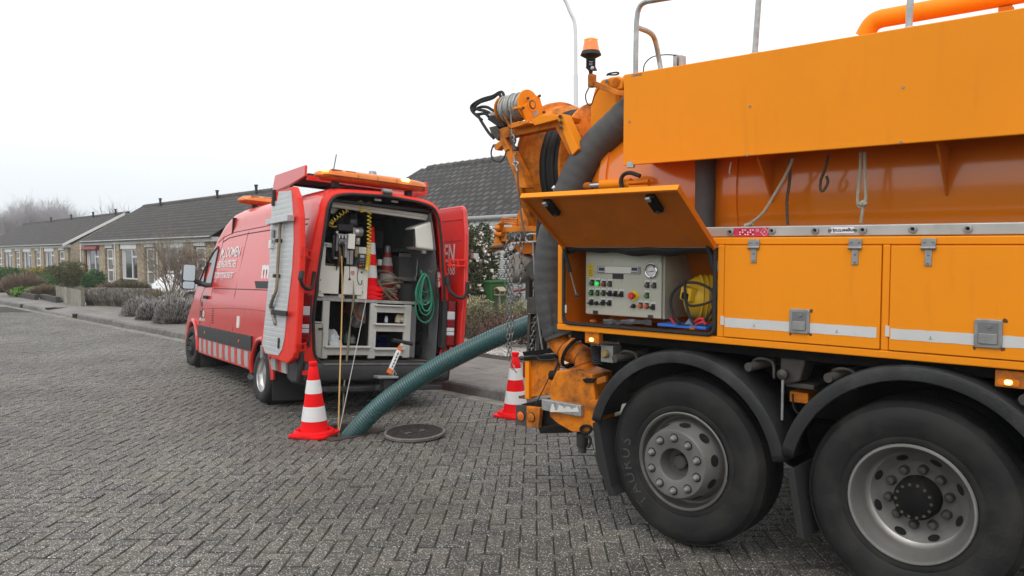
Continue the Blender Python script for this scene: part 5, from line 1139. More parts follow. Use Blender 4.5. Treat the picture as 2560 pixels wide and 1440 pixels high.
MB().lathe([(.017, 0), (.023, 0), (.023, .002), (.017, .002)], Rt, 24).obj('no_entry_ring', mat('sign_red', (.7, .03, .03), .5), T_); MB().box(-.017, .017, -.003, .003, 0, .002, Rt @ Matrix.Rotation(.78, 4, 'Z')).obj('no_entry_bar', MATS['sign_red'], T_, smooth=0)
p = vr(816, 612, XA+.006); MB().lathe([(.001, 0), (.014, 0), (.014, .003)], Matrix.Translation(p) @ Matrix.Rotation(-pi/2, 4, 'Y'), 16).obj('blue_sticker', mat('sticker_blue', (.15, .4, .65), .5), T_)
p = vr(903, 681, XA+.015); MB().cyl(p, p-Vector((.018, 0, 0)), .014, 12).obj('green_button', mat('button_green', (.02, .2, .08), .4), T_)
for (u, v) in ((801, 700), (800, 728), (906, 730), (803, 640)): p = vr(u, v, XA); MB().cyl(p, p-Vector((.006, 0, 0)), .007, 8).obj('screw', M_RUB, T_)
b_ = MB(); b_.lathe([(.16, -.08), (.2, -.04), (.2, .04), (.16, .08)], Matrix.Translation(vr(868, 560, -.8)) @ Matrix.Rotation(pi/2, 4, 'X'), 26); b_.obj('rear_guard', mat('smoked_guard', (.02, .02, .022), .2), T_)
hq = HC
ropes = [vr(854, 640, XA-.09), vr(855, 760, XA-.25), VAN.loc(HC+Vector((-.045, -.02, .02))), VAN.loc(HC+Vector((-.045, -.02, -.5)))]
MB().tube(crv(ropes, 8), .0085, 8).obj('camera_cable', mat('cable_tan', (.5, .3, .1), .6, var=.15, vscale=30), T_)
# remote control, coiled cords, strap, cord
T_ = VT('remote_control', 'black handheld remote control with grey screen hanging on the reel machine', 'remote control')
fb(T_, 897, 633, 914, 671, XA-.04, XA-.005, 'case', M_RUB, .008); fb(T_, 901, 637, 911, 645, XA-.043, XA-.04, 'screen', mat('lcd_grey', (.35, .38, .36), .3), 0); fb(T_, 899, 662, 905, 667, XA-.047, XA-.04, 'red_key', MATS['sign_red'], .002)
for (u, v) in ((901, 650), (905, 650), (909, 650), (902, 656), (908, 656), (909, 663)): fb(T_, u-1.3, v-1.3, u+1.3, v+1.3, XA-.046, XA-.04, 'key', M_STEEL, .002)
ftube(T_, [(897, 668), (893, 690), (896, 708), (903, 711), (905, 700)], XA-.03, .005, 'lead', M_RUB)
def coil(T_, px, x, turns, r, name, rw=.0062):
    pts = crv([vr(u, v, x) for u, v in px], 20); n = len(pts); o = []; N_ = turns*10
    for i in range(N_+1):
        t = i/N_*(n-1); j = min(int(t), n-2); p = pts[j]+(pts[j+1]-pts[j])*(t-j); d = (pts[j+1]-pts[j]).normalized(); e = d.cross(Vector((1, 0, 0))).normalized(); a_ = 2*pi*i/10; o.append(p+e*r*cos(a_)+Vector((1, 0, 0))*r*sin(a_))
    MB().tube(o, rw, 5).obj(name, mat('cord_yellow', (.8, .6, .05), .45), T_)
T_ = VT('coiled_cord', 'long yellow coiled cord hanging straight down from the van roof', 'coiled cord', 'yellow coiled cords in the van'); coil(T_, [(923, 505), (923, 560), (922, 620), (920, 655), (917, 674)], XA-.03, 26, .024, 'cord')
T_ = VT('coiled_cord', 'yellow coiled cord drooping from the van roof to the motor', 'coiled cord', 'yellow coiled cords in the van'); coil(T_, [(868, 524), (850, 537), (832, 552), (827, 560)], XA-.0, 8, .022, 'cord'); ftube(T_, [(827, 556), (823, 563), (832, 567), (844, 566)], XA, .0042, 'cord_end', MATS['cord_yellow'])
T_ = VT('coiled_cord', 'short bunched yellow coiled cord at the van roof pole', 'coiled cord', 'yellow coiled cords in the van'); coil(T_, [(899, 503), (903, 512), (904, 522), (906, 530)], XA-.06, 6, .022, 'cord')
T_ = VT('strap', 'flat tan strap hanging twisted from the bench down to the road', 'strap')
pts = [(884, 700), (884, 750), (880, 775), (876, 800), (872, 850), (868, 890), (864, 920), (860, 970), (857, 1040)]; dx = [-.02, -.04, -.06, -.09, -.14, -.19, -.22, -.3, -.45]; ws_ = [.002, .014, .01, .002, .016, .014, .005, .01, .006]
rows = []
for (u, v), d, w_ in zip(pts, dx, ws_): p = vr(u, v, XA+d); rows.append([p+Vector((0, w_, 0)), p-Vector((0, w_, 0))])
MB().grid(rows).obj('strap_webbing', mat('tan_webbing', (.2, .175, .11), .85), T_, solid=.002)
T_ = VT('cord', 'thin pale cord slanting from the bench into the manhole', 'cord'); a_ = vr(916, 700, XA-.02)
MB().tube([a_, vr(915, 752, XA-.05), VAN.loc(HC+Vector((-.035, -.03, 0))), VAN.loc(HC+Vector((-.035, -.03, -.4)))], .0042, 6).obj('cord_line', mat('pale_cord', (.55, .54, .5), .7), T_)
# roof poles, reflector lamp, dispenser
T_ = VT('pole_bundle', 'bundle of white plastic poles strapped under the van roof', 'poles')
for k, (v0, v1) in enumerate(((504, 541), (512, 548))): fcyl(T_, 822, v0, 1074, v1, XA-.04+.03*k, .023, 'tube', mat('pole_white', (.75, .74, .69), .5, var=.08, dirt=.4, dirtcol=(.2, .18, .15), dscale=15, dthr=.58), 10)
p, q = vr(952, 514, XA+.03), vr(962, 528, XA+.03); MB().lathe([(.034, -.02), (.038, 0), (.034, .02)], Matrix.Translation((p+q)/2) @ Matrix.Rotation(pi/2, 4, 'X'), 16).obj('tape', mat('tape_tan', (.28, .24, .17), .8), T_)
fcyl(T_, 853, 507, 822, 503, XA, .012, 'rod', M_ALU)
T_ = VT('reflector_lamp', 'white bell shaped reflector lamp at the top left of the van opening', 'lamp'); p = vr(834, 519, XA+.1)
MB().lathe([(.025, .06), (.03, .05), (.05, .02), (.075, 0), (.07, .004), (.03, .03), (.001, .035)], Matrix.Translation(p) @ Euler((radians(35), radians(-100), 0)).to_matrix().to_4x4(), 28).obj('reflector', M_LETW, T_)
T_ = VT('dispenser', 'white paper roll dispenser on the right wall of the van', 'dispenser')
a_ = [(1037, 569), (1042, 566), (1083, 552), (1092, 628), (1045, 621), (1040, 618)]
pr = [vr(u, v, -1.24) for u, v in a_]; MB().prism([(p.y, p.z) for p in pr], 0, -1.24, -.95).obj('case', M_CREAM, T_, bev=.025, seg=3)
fb(T_, 1058, 624, 1066, 634, -1.15, -1.1, 'outlet', M_LETW); fb(T_, 1035, 572, 1039, 616, -1.23, -.97, 'back_edge', M_RUB)
T_ = VT('scraper', 'blue plastic scraper below the paper dispenser', 'scraper'); fb(T_, 1042, 621, 1056, 629, -.8, -.7, 'scraper_head', mat('blue_plastic', (.02, .04, .35), .5)); fcyl(T_, 1046, 630, 1040, 700, -.78, .012, 'shaft', M_STEEL); fb(T_, 1038, 690, 1042, 703, -.8, -.75, 'grip', M_STEEL)
# grey case, bucket, coils
T_ = VT('metal_case', 'grey metal case with bright edges standing at the back of the bench', 'case')
fb(T_, 1000, 640, 1046, 705, -.6, -.3, 'case_body', M_INT); fb(T_, 999, 632, 1044, 645, -.615, -.6, 'edge_band', M_ALU); fb(T_, 998, 692, 1035, 704, -.615, -.6, 'edge_band', M_ALU); fb(T_, 1000, 620, 1045, 633, -.55, -.3, 'lid', M_INT)
T_ = VT('black_box', 'dark box high at the back behind the traffic cones', 'box'); fb(T_, 930, 576, 958, 620, -.1, .2, 'box_body', M_INT)
T_ = VT('bucket', 'black rubber bucket on the bench right of the cable coil', 'bucket')
p = vr(1022, 751, -.85); p.z = 1.334; MB().lathe([(.001, .004), (.13, 0), (.158, .21), (.165, .215), (.155, .22), (.145, .2), (.12, .02), (.001, .02)], Matrix.Translation(p), 32).obj('pail', M_RUB, T_)
p2 = p+Vector((-.02, .0, .2)); MB().lathe([(.001, -.03), (.08, -.02), (.1, 0), (.06, .02), (.001, .03)], Matrix.Translation(p2) @ Matrix.Diagonal((1, 1, .5, 1)), 14).obj('orange_rag', mat('rag_orange', (.5, .12, .04), .8, var=.3, vscale=20), T_)
T_ = VT('cable_coil', 'heap of dirty beige cable coiled round the scuffed cone', 'cable coil'); R = random.Random(3)
M_CBL = mat('cable_beige', (.27, .21, .15), .7, var=.25, vscale=9)
p = vr(966, 720, -.66)
for k in range(9):
    r_ = .13+.03*R.random()+.012*k*(k < 5); z = 1.60-.025*k; ph = R.random()*6; tl1, tl2 = R.gauss(0, .07), R.gauss(0, .07)
    MB().tube([Vector((p.x+r_*cos(a_), p.y+r_*1.05*sin(a_), z+tl1*cos(a_)+tl2*sin(a_))) for a_ in [2*pi*i/28+ph for i in range(28)]], .0125, 7, closed=True).obj('cable_loop', M_CBL, T_)
ftube(T_, [(948, 655), (938, 668), (937, 690), (945, 710), (965, 728), (990, 737)], -.85, .013, 'cable_tail', M_CBL); ftube(T_, [(945, 700), (955, 722), (975, 745), (985, 752)], -.9, .011, 'cable_tail', M_CBL); ftube(T_, [(965, 720), (985, 740), (995, 748)], -.88, .009, 'cable_tail', M_CBL)
fb(T_, 946, 648, 955, 664, -.88, -.82, 'plug', M_CAB, .008); p = vr(997, 716, -.86); MB().lathe([(.001, -.03), (.03, -.02), (.038, 0), (.03, .02), (.001, .03)], Matrix.Translation(p), 12).obj('plug', M_CBL, T_)
T_ = VT('hose_coil', 'green garden hose coiled on a hook on the right van wall', 'hose'); M_HOSE = mat('hose_green', (.02, .22, .13), .4, var=.15, vscale=8)
loops = [(1062, 686, 10, 34, 52), (1063, 686, 15, 40, 66), (1061, 684, 18, 50, 70), (1064, 686, 12, 44, 45), (1062, 688, 22, 70, 118), (1064, 688, 16, 58, 100), (1060, 686, 20, 46, 76), (1066, 690, 13, 36, 88)]
for k, (u, v, w_, m_, h) in enumerate(loops):
    px = [(u, v), (u+w_*.55, v+m_*.35), (u+w_, v+h*.62), (u+w_*.72, v+h*.9), (u, v+h), (u-w_*.75, v+h*.9), (u-w_*1.05, v+h*.62), (u-w_*.6, v+m_*.35)]
    pts = [vr(a_, c, -1.2-.016*k+.006*sin(j+k)) for j, (a_, c) in enumerate(px)]; MB().tube(crv(pts, 5, True), .0105, 8, closed=True).obj('hose_loop', M_HOSE, T_)
p = vr(1064, 681, -1.2); MB().tube([p+Vector((.02, -.05, .03)), p+Vector((-.1, -.03, .0)), p+Vector((-.12, -.03, .03))], .007, 6).obj('hook', M_STEEL, T_)
ftube(T_, [(1052, 675), (1055, 686), (1062, 690)], -1.22, .014, 'hose_nozzle', M_HOSE)
# grab rail and sticker on the right jamb
ftube(V_, [(1099, 672), (1091, 678), (1090, 700), (1091, 735), (1099, 742)], -1.28, .01, 'grab_rail', M_RUB)
st_ = fb(V_, 1091, 680, 1100, 718, -1.25, -1.245, 'warning_sticker', M_LETW, 0)
p = vr(1096, 690, -1.254); q = vr(1096, 707, -1.254)
for c_ in (p, q): MB().tube([c_+Vector((0, .035*cos(t), .06*sin(t))) for t in [k*pi/10 for k in range(20)]], .006, 5, closed=True).obj('sticker_ring', MATS['sign_red'], V_)
# lower bays: pipes, bags, bottles, blue cloth, gloves
T_ = VT('pipe_fitting', 'terracotta pipe with flanged end stored under the bench', 'pipe'); p = vr(912, 776, -.95)
MB().lathe([(.125, 0), (.125, .02), (.098, .03), (.098, .5), (.088, .5), (.088, .0), (.125, 0)], Matrix.Translation(p) @ Matrix.Rotation(pi/2, 4, 'Y'), 28).obj('pipe', mat('terracotta', (.34, .13, .08), .7), T_)
MB().prism([(p.y+.14, p.z+.11), (p.y-.13, p.z+.12), (p.y-.13, p.z-.2), (p.y+.09, p.z-.12), (p.y+.14, p.z-.02)], 0, p.x+.01, p.x+.03).obj('flange_plate', mat('dusty_plate', (.34, .3, .28), .7), T_, smooth=0)
T_ = VT('strainer', 'round metal rimmed strainer hanging under the pipe end', 'strainer'); p = vr(893, 803, -.93); MB().lathe([(.075, 0), (.083, .006), (.075, .012), (.06, .06), (.001, .075)], Matrix.Translation(p) @ Matrix.Rotation(pi/2, 4, 'Y'), 24).obj('bowl', M_STEEL, T_)
T_ = VT('clamp_set', 'small steel clamps hanging beside the strainer', 'clamps')
for k in range(4): fcyl(T_, 904+5*k, 795, 906+5*k, 812+3*(k % 2), -.9, .008, 'clamp', M_STEEL, 8)
T_ = VT('plastic_bag', 'crumpled white plastic bag in the lower left bay', 'bag'); p = vr(829, 850, -.95); R = random.Random(8); rows = []
for i in range(9):
    z = i/8; r_ = .13*(1-.75*z**1.5); rows.append([Vector((p.x+r_*cos(a_)*R.uniform(.7, 1.2), p.y+r_*sin(a_)*R.uniform(.7, 1.25), .72+.24*z+R.uniform(-.015, .015))) for a_ in [2*pi*k/14 for k in range(14)]])
for r_ in rows: r_.append(r_[0])
MB().grid(rows).obj('bag_skin', mat('bag_white', (.6, .62, .64), .5), T_, smooth=25)
for k, (u, v0, v1, r_, c, lab) in enumerate(((866, 830, 857, .036, (.05, .12, .1), 'green bottle in the lower bay of the bench'), (881, 838, 858, .036, (.25, .27, .27), 'grey bottle beside the green bottle'))):
    T_ = VT('bottle', lab, 'bottle'); p, q = vr(u, v1, -.85), vr(u, v0, -.85); h = q.z-p.z; MB().lathe([(.001, 0), (r_, 0), (r_, h*.7), (.014, h*.85), (.014, h), (.001, h)], Matrix.Translation(p), 16).obj('flask', mat('bottle%d' % k, c, .3), T_); MB().cyl(q-Vector((0, 0, .02)), q+Vector((0, 0, .012)), .016, 10).obj('cap', M_DARK, T_)
T_ = VT('blue_cloth', 'bright blue plastic sheet stuffed behind the drawers', 'sheet'); rows = []
for i in range(6):
    rows.append([vr(905+14*j, 838+i*5+5*sin(j*1.3+i*.7)+(4 if i == 0 else 0), -.62-.03*(i % 2)+.02*sin(j*2)) for j in range(6)])
MB().grid(rows).obj('sheet_folds', mat('tarp_blue', (.012, .03, .3), .5), T_, smooth=60, solid=.004)
T_ = VT('work_gloves', 'pair of pale work gloves lying in the middle drawer', 'gloves')
for k, (u, v) in enumerate(((995, 797), (1005, 795))): p = vr(u, v, -1.08); MB().lathe([(.001, -.06), (.035, -.05), (.042, 0), (.03, .05), (.001, .055)], Matrix.Translation(p) @ Euler((.3, .2+.4*k, .2)).to_matrix().to_4x4() @ Matrix.Diagonal((.8, 1, 1, 1)), 14).obj('glove', mat('leather_pale', (.45, .38, .29), .8, var=.2, vscale=20), T_)
T_ = VT('glass_jar', 'small glass jar in the middle drawer', 'jar'); p = vr(965, 806, -1.06); MB().lathe([(.001, 0), (.022, 0), (.022, .05), (.015, .06), (.015, .075), (.001, .075)], Matrix.Translation(p), 14).obj('jar_body', M_LENSW, T_)
T_ = VT('rubber_rolls', 'stack of dark rubber rolls in the right corner of the van', 'rubber rolls')
for k in range(4): p = vr(1042, 780+32*k, -.8); MB().lathe([(.04, -.05), (.085, -.05), (.095, 0), (.085, .05), (.04, .05)], Matrix.Translation(p), 20).obj('roll', M_RUB, T_)
fcyl(V_, 1063, 805, 1065, 842, -1.05, .016, 'wall_catch', M_RUB); p = vr(1064, 808, -1.07); MB().lathe([(.001, -.012), (.012, 0), (.001, .012)], Matrix.Translation(p), 10).obj('catch_ball', M_ALU, V_)
# shovel strapped to the open left door
T_ = VT('shovel', 'old shovel with worn wooden shaft strapped upright on the open van door', 'shovel'); M_WOOD = mat('worn_wood', (.3, .23, .15), .75, var=.25, vscale=14)
sp_ = [vs(u, v, .185) for u, v in ((701, 548), (698, 600), (694, 670), (691, 722), (684, 742))]
MB().tube(crv(sp_, 5), .019, 10).obj('shaft', M_WOOD, T_); p = sp_[0]; MB().cyl(p+Vector((-.055, 0, 0)), p+Vector((.055, 0, 0)), .022, 10).obj('grip', M_WOOD, T_)
MB().tube(crv([vs(685, 738, .187), vs(679, 757, .19), vs(676, 768, .185)], 4), .021, 10).obj('socket', mat('shovel_steel', (.24, .22, .19), .55, .4, var=.3, vscale=9), T_)
rows = []
for k, (u, v, w_) in enumerate(((674, 760, .025), (676, 775, .05), (680, 790, .056), (684, 803, .05), (686, 811, .02))):
    p = vs(u, v, .185-.012*k*.3); rows.append([p+Vector((w_*t, .03*(1-t*t)-.02, .012*k*t*.3)) for t in (-1, -.5, 0, .5, 1)])
MB().grid(rows).obj('blade', MATS['shovel_steel'], T_, solid=.004)
for (u, v) in ((699, 602), (694, 690)): p = vs(u, v, .17); MB().box(p.x-.045, p.x+.045, .15, .215, p.z-.02, p.z+.02).obj('clip', M_RUB, d_, smooth=0, bev=.006)
p, q = vs(678, 780, .2), vs(716, 777, .2); MB().box(min(p.x, q.x), max(p.x, q.x), .18, .205, p.z-.028, p.z+.028).obj('holding_strap', M_RUB, d_, smooth=0, bev=.006)
T_ = thing('fallen_leaf', 'single orange brown leaf lying on the pavement below the lavender', 'leaf', Matrix.Translation(onz(437, 808, .128)))
MB().add([(-.09, 0, .01), (-.03, .04, 0), (.05, .03, .012), (.1, 0, .004), (.04, -.04, .0), (-.03, -.035, .008), (0, 0, .018)], [(0, 1, 6), (1, 2, 6), (2, 3, 6), (3, 4, 6), (4, 5, 6), (5, 0, 6)]).obj('leaf_blade', mat('leaf_orange', (.4, .16, .05), .7, var=.3), T_, smooth=0)
# magnetic lifter standing on the tow bracket
T_ = VT('tow_ball', None, None); bpy.data.objects.remove(T_)
tb = fb(V_, 960, 948, 985, 985, -1.62, -1.5, 'tow_bracket', M_RUB, .01); p = vr(945, 970, -1.6); MB().lathe([(.001, -.04), (.03, -.03), (.04, 0), (.03, .03), (.001, .04)], Matrix.Translation(p), 16).obj('tow_ball', M_RUB, V_); MB().tube([p, p+Vector((.02, -.06, -.02)), p+Vector((.1, -.1, 0))], .028, 10).obj('tow_neck', M_RUB, V_)
T_ = VT('cover_lifter', 'orange and white manhole cover lifter standing on the tow bracket', 'lifting tool')
fb(T_, 946, 941, 996, 946, -1.64, -1.5, 'foot_plate', M_ALU, .004)
a_, c = vr(972, 934, -1.6), vr(1006, 855, -1.5); d = c-a_
def rod(k0, k1, r, m_, nm): 
    zax = d.normalized(); xax = Vector((1, 0, 0)).cross(zax).normalized(); M = basis(a_+d*k0, xax, zax.cross(xax)); MB().box(-r, r, -.012, .012, 0, d.length*(k1-k0), M).obj(nm, m_, T_, smooth=0, bev=.003)
M_ORG = mat('signal_orange', (.75, .16, .02), .45); rod(.0, .14, .03, M_ORG, 'arm_end'); rod(.14, .72, .026, M_LETW, 'arm'); rod(.2, .68, .007, M_LETB, 'arm_stripe') ; rod(.72, .86, .024, M_ORG, 'arm_top'); rod(.86, 1.02, .016, M_ALU, 'arm_neck')
MB().tube([c+Vector((0, .13, .02)), c+Vector((0, -.13, -.02))], .024, 12).obj('handle', M_RUB, T_)
for k in range(5): p = a_+d*(.2+.1*k); MB().box(p.x-.016, p.x-.013, p.y-.014, p.y+.006, p.z, p.z+.012).obj('arm_lettering', M_LETB, T_, smooth=0)
p = vr(985, 930, -1.6); MB().tube([p+Vector((0, .02, -.04)), p+Vector((0, 0, .02)), p+Vector((0, -.03, -.03))], .012, 8).obj('magnet_link', M_STEEL, T_)

# ================================================================== GREEN SUCTION HOSE
he = TRK.w(*TRK.hit(1322, 814, 1, 1.25)); h0 = HC+Vector((.06, -.03, 0))
ep = atd(1350, 803, 7.7)
hp_ = [h0+Vector((-.16, 0, -.55)), h0+Vector((-.07, 0, -.2)), atd(898, 1066, 8.08), atd(950, 1015, 8.05), atd(1020, 963, 8.0), atd(1100, 913, 7.95), atd(1180, 872, 7.88), atd(1250, 840, 7.82), atd(1310, 817, 7.75), ep]
path = crv(hp_, 40); ln = [0]
for a_, c in zip(path, path[1:]): ln.append(ln[-1]+(c-a_).length)
tot = ln[-1]; step = .0066; pts, rs = [], []; j = 0
for i in range(int(tot/step)):
    s = i*step
    while ln[j+1] < s: j += 1
    t = (s-ln[j])/(ln[j+1]-ln[j]); pts.append(path[j]+(path[j+1]-path[j])*t); rs.append((.0885, .0965, .0975, .0895)[i % 4])
T_ = thing('suction_hose', 'thick ribbed green suction hose running from the tanker into the manhole', 'hose', Matrix.Translation(HC)); o = MB().tube([p-HC for p in pts], rs, 20).obj('hose_wall', mat('hose_teal', (.038, .105, .107), .25, var=.15, vscale=2, dirt=.4, dirtcol=(.08, .1, .095), dscale=3, dthr=.5), T_, smooth=60)
e0 = (path[-1]-path[-4]).normalized(); MB().cyl(ep-HC-e0*.06, ep-HC+e0*.12, .11, 20).obj('coupling', M_RUB, T_)
# ================================================================== ORANGE SUCTION TANKER
K_ = thing('tanker_truck', 'large orange suction tanker truck with its control locker open', 'tanker truck', TRK.M)
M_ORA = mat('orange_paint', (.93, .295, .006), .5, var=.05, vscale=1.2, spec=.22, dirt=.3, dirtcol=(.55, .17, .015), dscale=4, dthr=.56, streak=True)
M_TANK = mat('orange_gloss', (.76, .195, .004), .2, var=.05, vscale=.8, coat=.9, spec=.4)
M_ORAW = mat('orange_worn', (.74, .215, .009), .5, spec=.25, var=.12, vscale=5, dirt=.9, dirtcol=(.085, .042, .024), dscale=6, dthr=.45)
M_ORAI = mat('orange_shaded', (.66, .17, .006), .5, spec=.25, var=.08, vscale=3, dirt=.4, dirtcol=(.25, .09, .03), dscale=2.5)  # darker copy of the orange; shade of inner faces is in the colour
M_RUST = mat('rust_patch', (.13, .05, .025), .9, var=.4, vscale=40)
M_SUC = mat('suction_rubber', (.06, .061, .062), .6, var=.2, vscale=4, dirt=.6, dirtcol=(.11, .11, .108), dscale=1.6, bump=.3, bscale=40)
M_FEND = mat('fender_plastic', (.02, .0205, .022), .5, spec=.35, var=.2, vscale=2.5, dirt=.55, dirtcol=(.1, .1, .097), dscale=2, dthr=.5, bump=.25, bscale=70)
M_CHAS = mat('chassis_black', (.009, .0088, .0085), .8, spec=.15, var=.3, vscale=6, dirt=.5, dirtcol=(.06, .05, .04), dscale=5)
M_GREASE = mat('greasy_steel', (.075, .068, .06), .6, .3, var=.35, vscale=9, dirt=.6, dirtcol=(.16, .06, .03), dscale=6, dthr=.6)
M_GALV = mat('galvanised', (.42, .43, .43), .4, .6, var=.25, vscale=22)
M_GREYP = mat('control_grey', (.5, .5, .42), .5, var=.05, vscale=5, dirt=.7, dirtcol=(.16, .13, .08), dscale=14, dthr=.6)
M_STRIPE = mat('tape_white', (.62, .62, .61), .45, var=.06, vscale=6, dirt=.5, dirtcol=(.36, .34, .3), dscale=8, dthr=.56)
M_HINGE = mat('hinge_grey', (.34, .34, .335), .45, .55, var=.2, vscale=20)
def tb(u0, v0, u1, v1, y0, y1, name, m_, parent=None, bev=.004):
    p, q = tp(u0, v0, y0), tp(u1, v1, y0); return MB().box(min(p.x, q.x), max(p.x, q.x), y0, y1, min(p.z, q.z), max(p.z, q.z)).obj(name, m_, parent or K_, smooth=0, bev=bev)
def ttube(px, y, r, name, m_, parent=None, sub=6, n=10, dy=None, closed=False):
    pts = [tp(u, v, y if dy is None else y+dy[i]) for i, (u, v) in enumerate(px)]; rr = r
    return MB().tube(crv(pts, sub, closed) if sub > 1 else pts, rr, n, closed=closed).obj(name, m_, parent or K_)
def tprism(px, y0, y1, name, m_, parent=None, bev=.004):
    q = [tp(u, v, y0) for u, v in px]; return MB().prism([(p.x, p.z) for p in q], 1, y0, y1).obj(name, m_, parent or K_, smooth=0, bev=bev)
XE = 3.6
# tank
TY, TZ, TR = 1.25, 2.22, .93
RX = Matrix.Translation((0, TY, TZ)) @ Matrix.Rotation(pi/2, 4, 'Y')
tk = MB().lathe([(.001, -1.27), (.3, -1.25), (.6, -1.17), (.8, -1.06), (.9, -.94), (TR, -.82), (TR, XE)], RX, 96).obj('tank', M_TANK, K_, smooth=50)
for x in (-.8, .18, 2.6): MB().lathe([(TR-.005, x-.03), (TR+.012, x-.028), (TR+.012, x+.028), (TR-.005, x+.03)], RX, 96).obj('tank_band', M_TANK, tk)
# hose tray: the long side panel box with the slanting floor
pn = MB(); pn.prism([(0, 2.385), (0, 2.957), (.56, 2.957), (.56, 2.9), (.5, 2.44)], 0, -.415, XE+.2); pn.obj('side_panel', M_ORA, K_, smooth=0, bev=.005)
for (u, v) in ((1875, 266), (1869, 388), (2258, 218), (2252, 356), (1574, 304)): p = tp(u, v, 0); MB().cyl(p+Vector((0, -.004, 0)), p+Vector((0, .01, 0)), .007, 8).obj('rivet', M_STEEL, K_)
tb(1566, 405, 1583, 419, -.003, .02, 'corner_bracket', M_GALV)
for x0 in (.43, 1.37):       # gussets under the tray
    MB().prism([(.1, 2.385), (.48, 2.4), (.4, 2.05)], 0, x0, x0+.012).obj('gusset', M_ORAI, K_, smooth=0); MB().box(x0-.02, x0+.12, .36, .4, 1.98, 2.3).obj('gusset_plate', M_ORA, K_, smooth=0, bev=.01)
# walkway, top pipe and handrail
MB().box(-.95, XE, 1.0, 2.3, 3.1, 3.2).obj('roof_walkway', M_ORA, K_, smooth=0, bev=.01)
ttube([(2160, 92), (2178, 62), (2200, 48), (2240, 40), (2560, -18), (2700, -45)], .62, .052, 'top_pipe', M_ORA, n=18); tb(2495, 18, 2530, 36, .6, .66, 'pipe_saddle', M_ORAI)
ttube([(1589, 188), (1590, 110), (1592, 50), (1598, 20), (1612, 6), (1640, 0), (1700, -10)], .03, .0165, 'handrail', M_GALV, n=12)
ttube([(1592, 68), (1625, 82), (1638, 102), (1648, 150), (1652, 178)], .04, .0165, 'handrail', M_GALV, n=12, dy=[0, .12, .2, .25, .25])
for (u0, v0, u1, v1) in ((1887, 135, 1898, -20), (2272, 70, 2277, -20)):
    ttube([(u0, v0), (u1, v1)], .05, .0165, 'handrail_post', M_GALV, sub=1, n=12); tb(u0-12, v0-3, u0+14, v0+4, .03, .09, 'post_foot', M_GALV)
MB().tube([tp(1898, -18, .05), tp(2277, -90, .05), tp(2700, -170, .05)], .0165, 12).obj('handrail', M_GALV, K_)
tb(1578, 185, 1606, 190, .0, .06, 'post_foot', M_GALV)
ttube([(1608, 183), (1612, 160), (1630, 143), (1660, 137), (1690, 138)], .3, .004, 'cable', M_RUB, n=6); tb(1682, 137, 1692, 166, .3, .36, 'sensor_box', M_GALV); tb(1697, 138, 1704, 166, .3, .36, 'sensor_box', M_GALV)
tprism([(1645, 173), (1700, 163), (1700, 172), (1645, 182)], .3, .36, 'bracket_strip', M_ORAW)
# rail with eyes and stickers
MB().box(-.9, XE, .03, .09, 1.929, 1.987).obj('side_rail', mat('rail_alu', (.48, .48, .46), .45, .5, var=.12, vscale=7, dirt=.35, dirtcol=(.25, .23, .2), dscale=6), K_, smooth=0, bev=.006)
MB().box(-.9, XE, .09, .6, 1.92, 1.94).obj('locker_roof', M_GALV, K_, smooth=0)
for u, v in ((1826, 580), (1930, 577), (2038, 576), (2157, 575), (2282, 573), (2420, 572), (1745, 583)):
    p = tp(u, v, .03); MB().lathe([(.021, 0), (.021, .008), (.012, .01), (.01, .004), (.001, .003)], Matrix.Translation(p) @ Matrix.Rotation(pi/2, 4, 'X'), 18).obj('rail_eye', M_HINGE, K_)
    MB().lathe([(.001, .0045), (.008, .0045)], Matrix.Translation(p) @ Matrix.Rotation(pi/2, 4, 'X'), 12).obj('eye_hole', MATS['drain_dark'], K_)
st2 = tb(1835, 570, 1922, 591, .027, .0295, 'warning_placard', mat('placard_red', (.55, .03, .09), .45, var=.06), bev=0)
p = tp(1911, 580, .0262); MB().tube([p+Vector((.023*cos(a_), 0, .023*sin(a_))) for a_ in (0, pi/2, pi, 3*pi/2)], .0015, 4, closed=True).obj('diamond_print', M_LETW, st2); text('II', .018, basis(p, (1, 0, 0), (0, 0, 1)), M_LETW, st2, 'diamond_mark')
for i in range(6):
    for j in range(3):
        p = tp(1850+6.5*i, 575+5.5*j, .0262); MB().box(p.x-.004, p.x+.004, p.y, p.y+.0008, p.z-.003, p.z+.003, None).obj('pictogram', M_LETW if (i+j) % 3 else M_LETB, st2, smooth=0)
for k in range(3): p = tp(1896-3*k, 577, .0262); MB().box(p.x, p.x+.0015, p.y, p.y+.0008, p.z-.006, p.z+.012).obj('print_line', M_LETW, st2, smooth=0)
s3 = tb(2078, 568, 2135, 583, .027, .0295, 'name_sticker', M_LETW, bev=0); p = tp(2106, 575, .0262); text('vangeertruij.nl', .026, basis(p-Vector((0, 0, .003)), (-1, 0, 0), (0, 0, -1)), mat('ink_navy', (.02, .03, .1), .5), s3, bold=.0004)
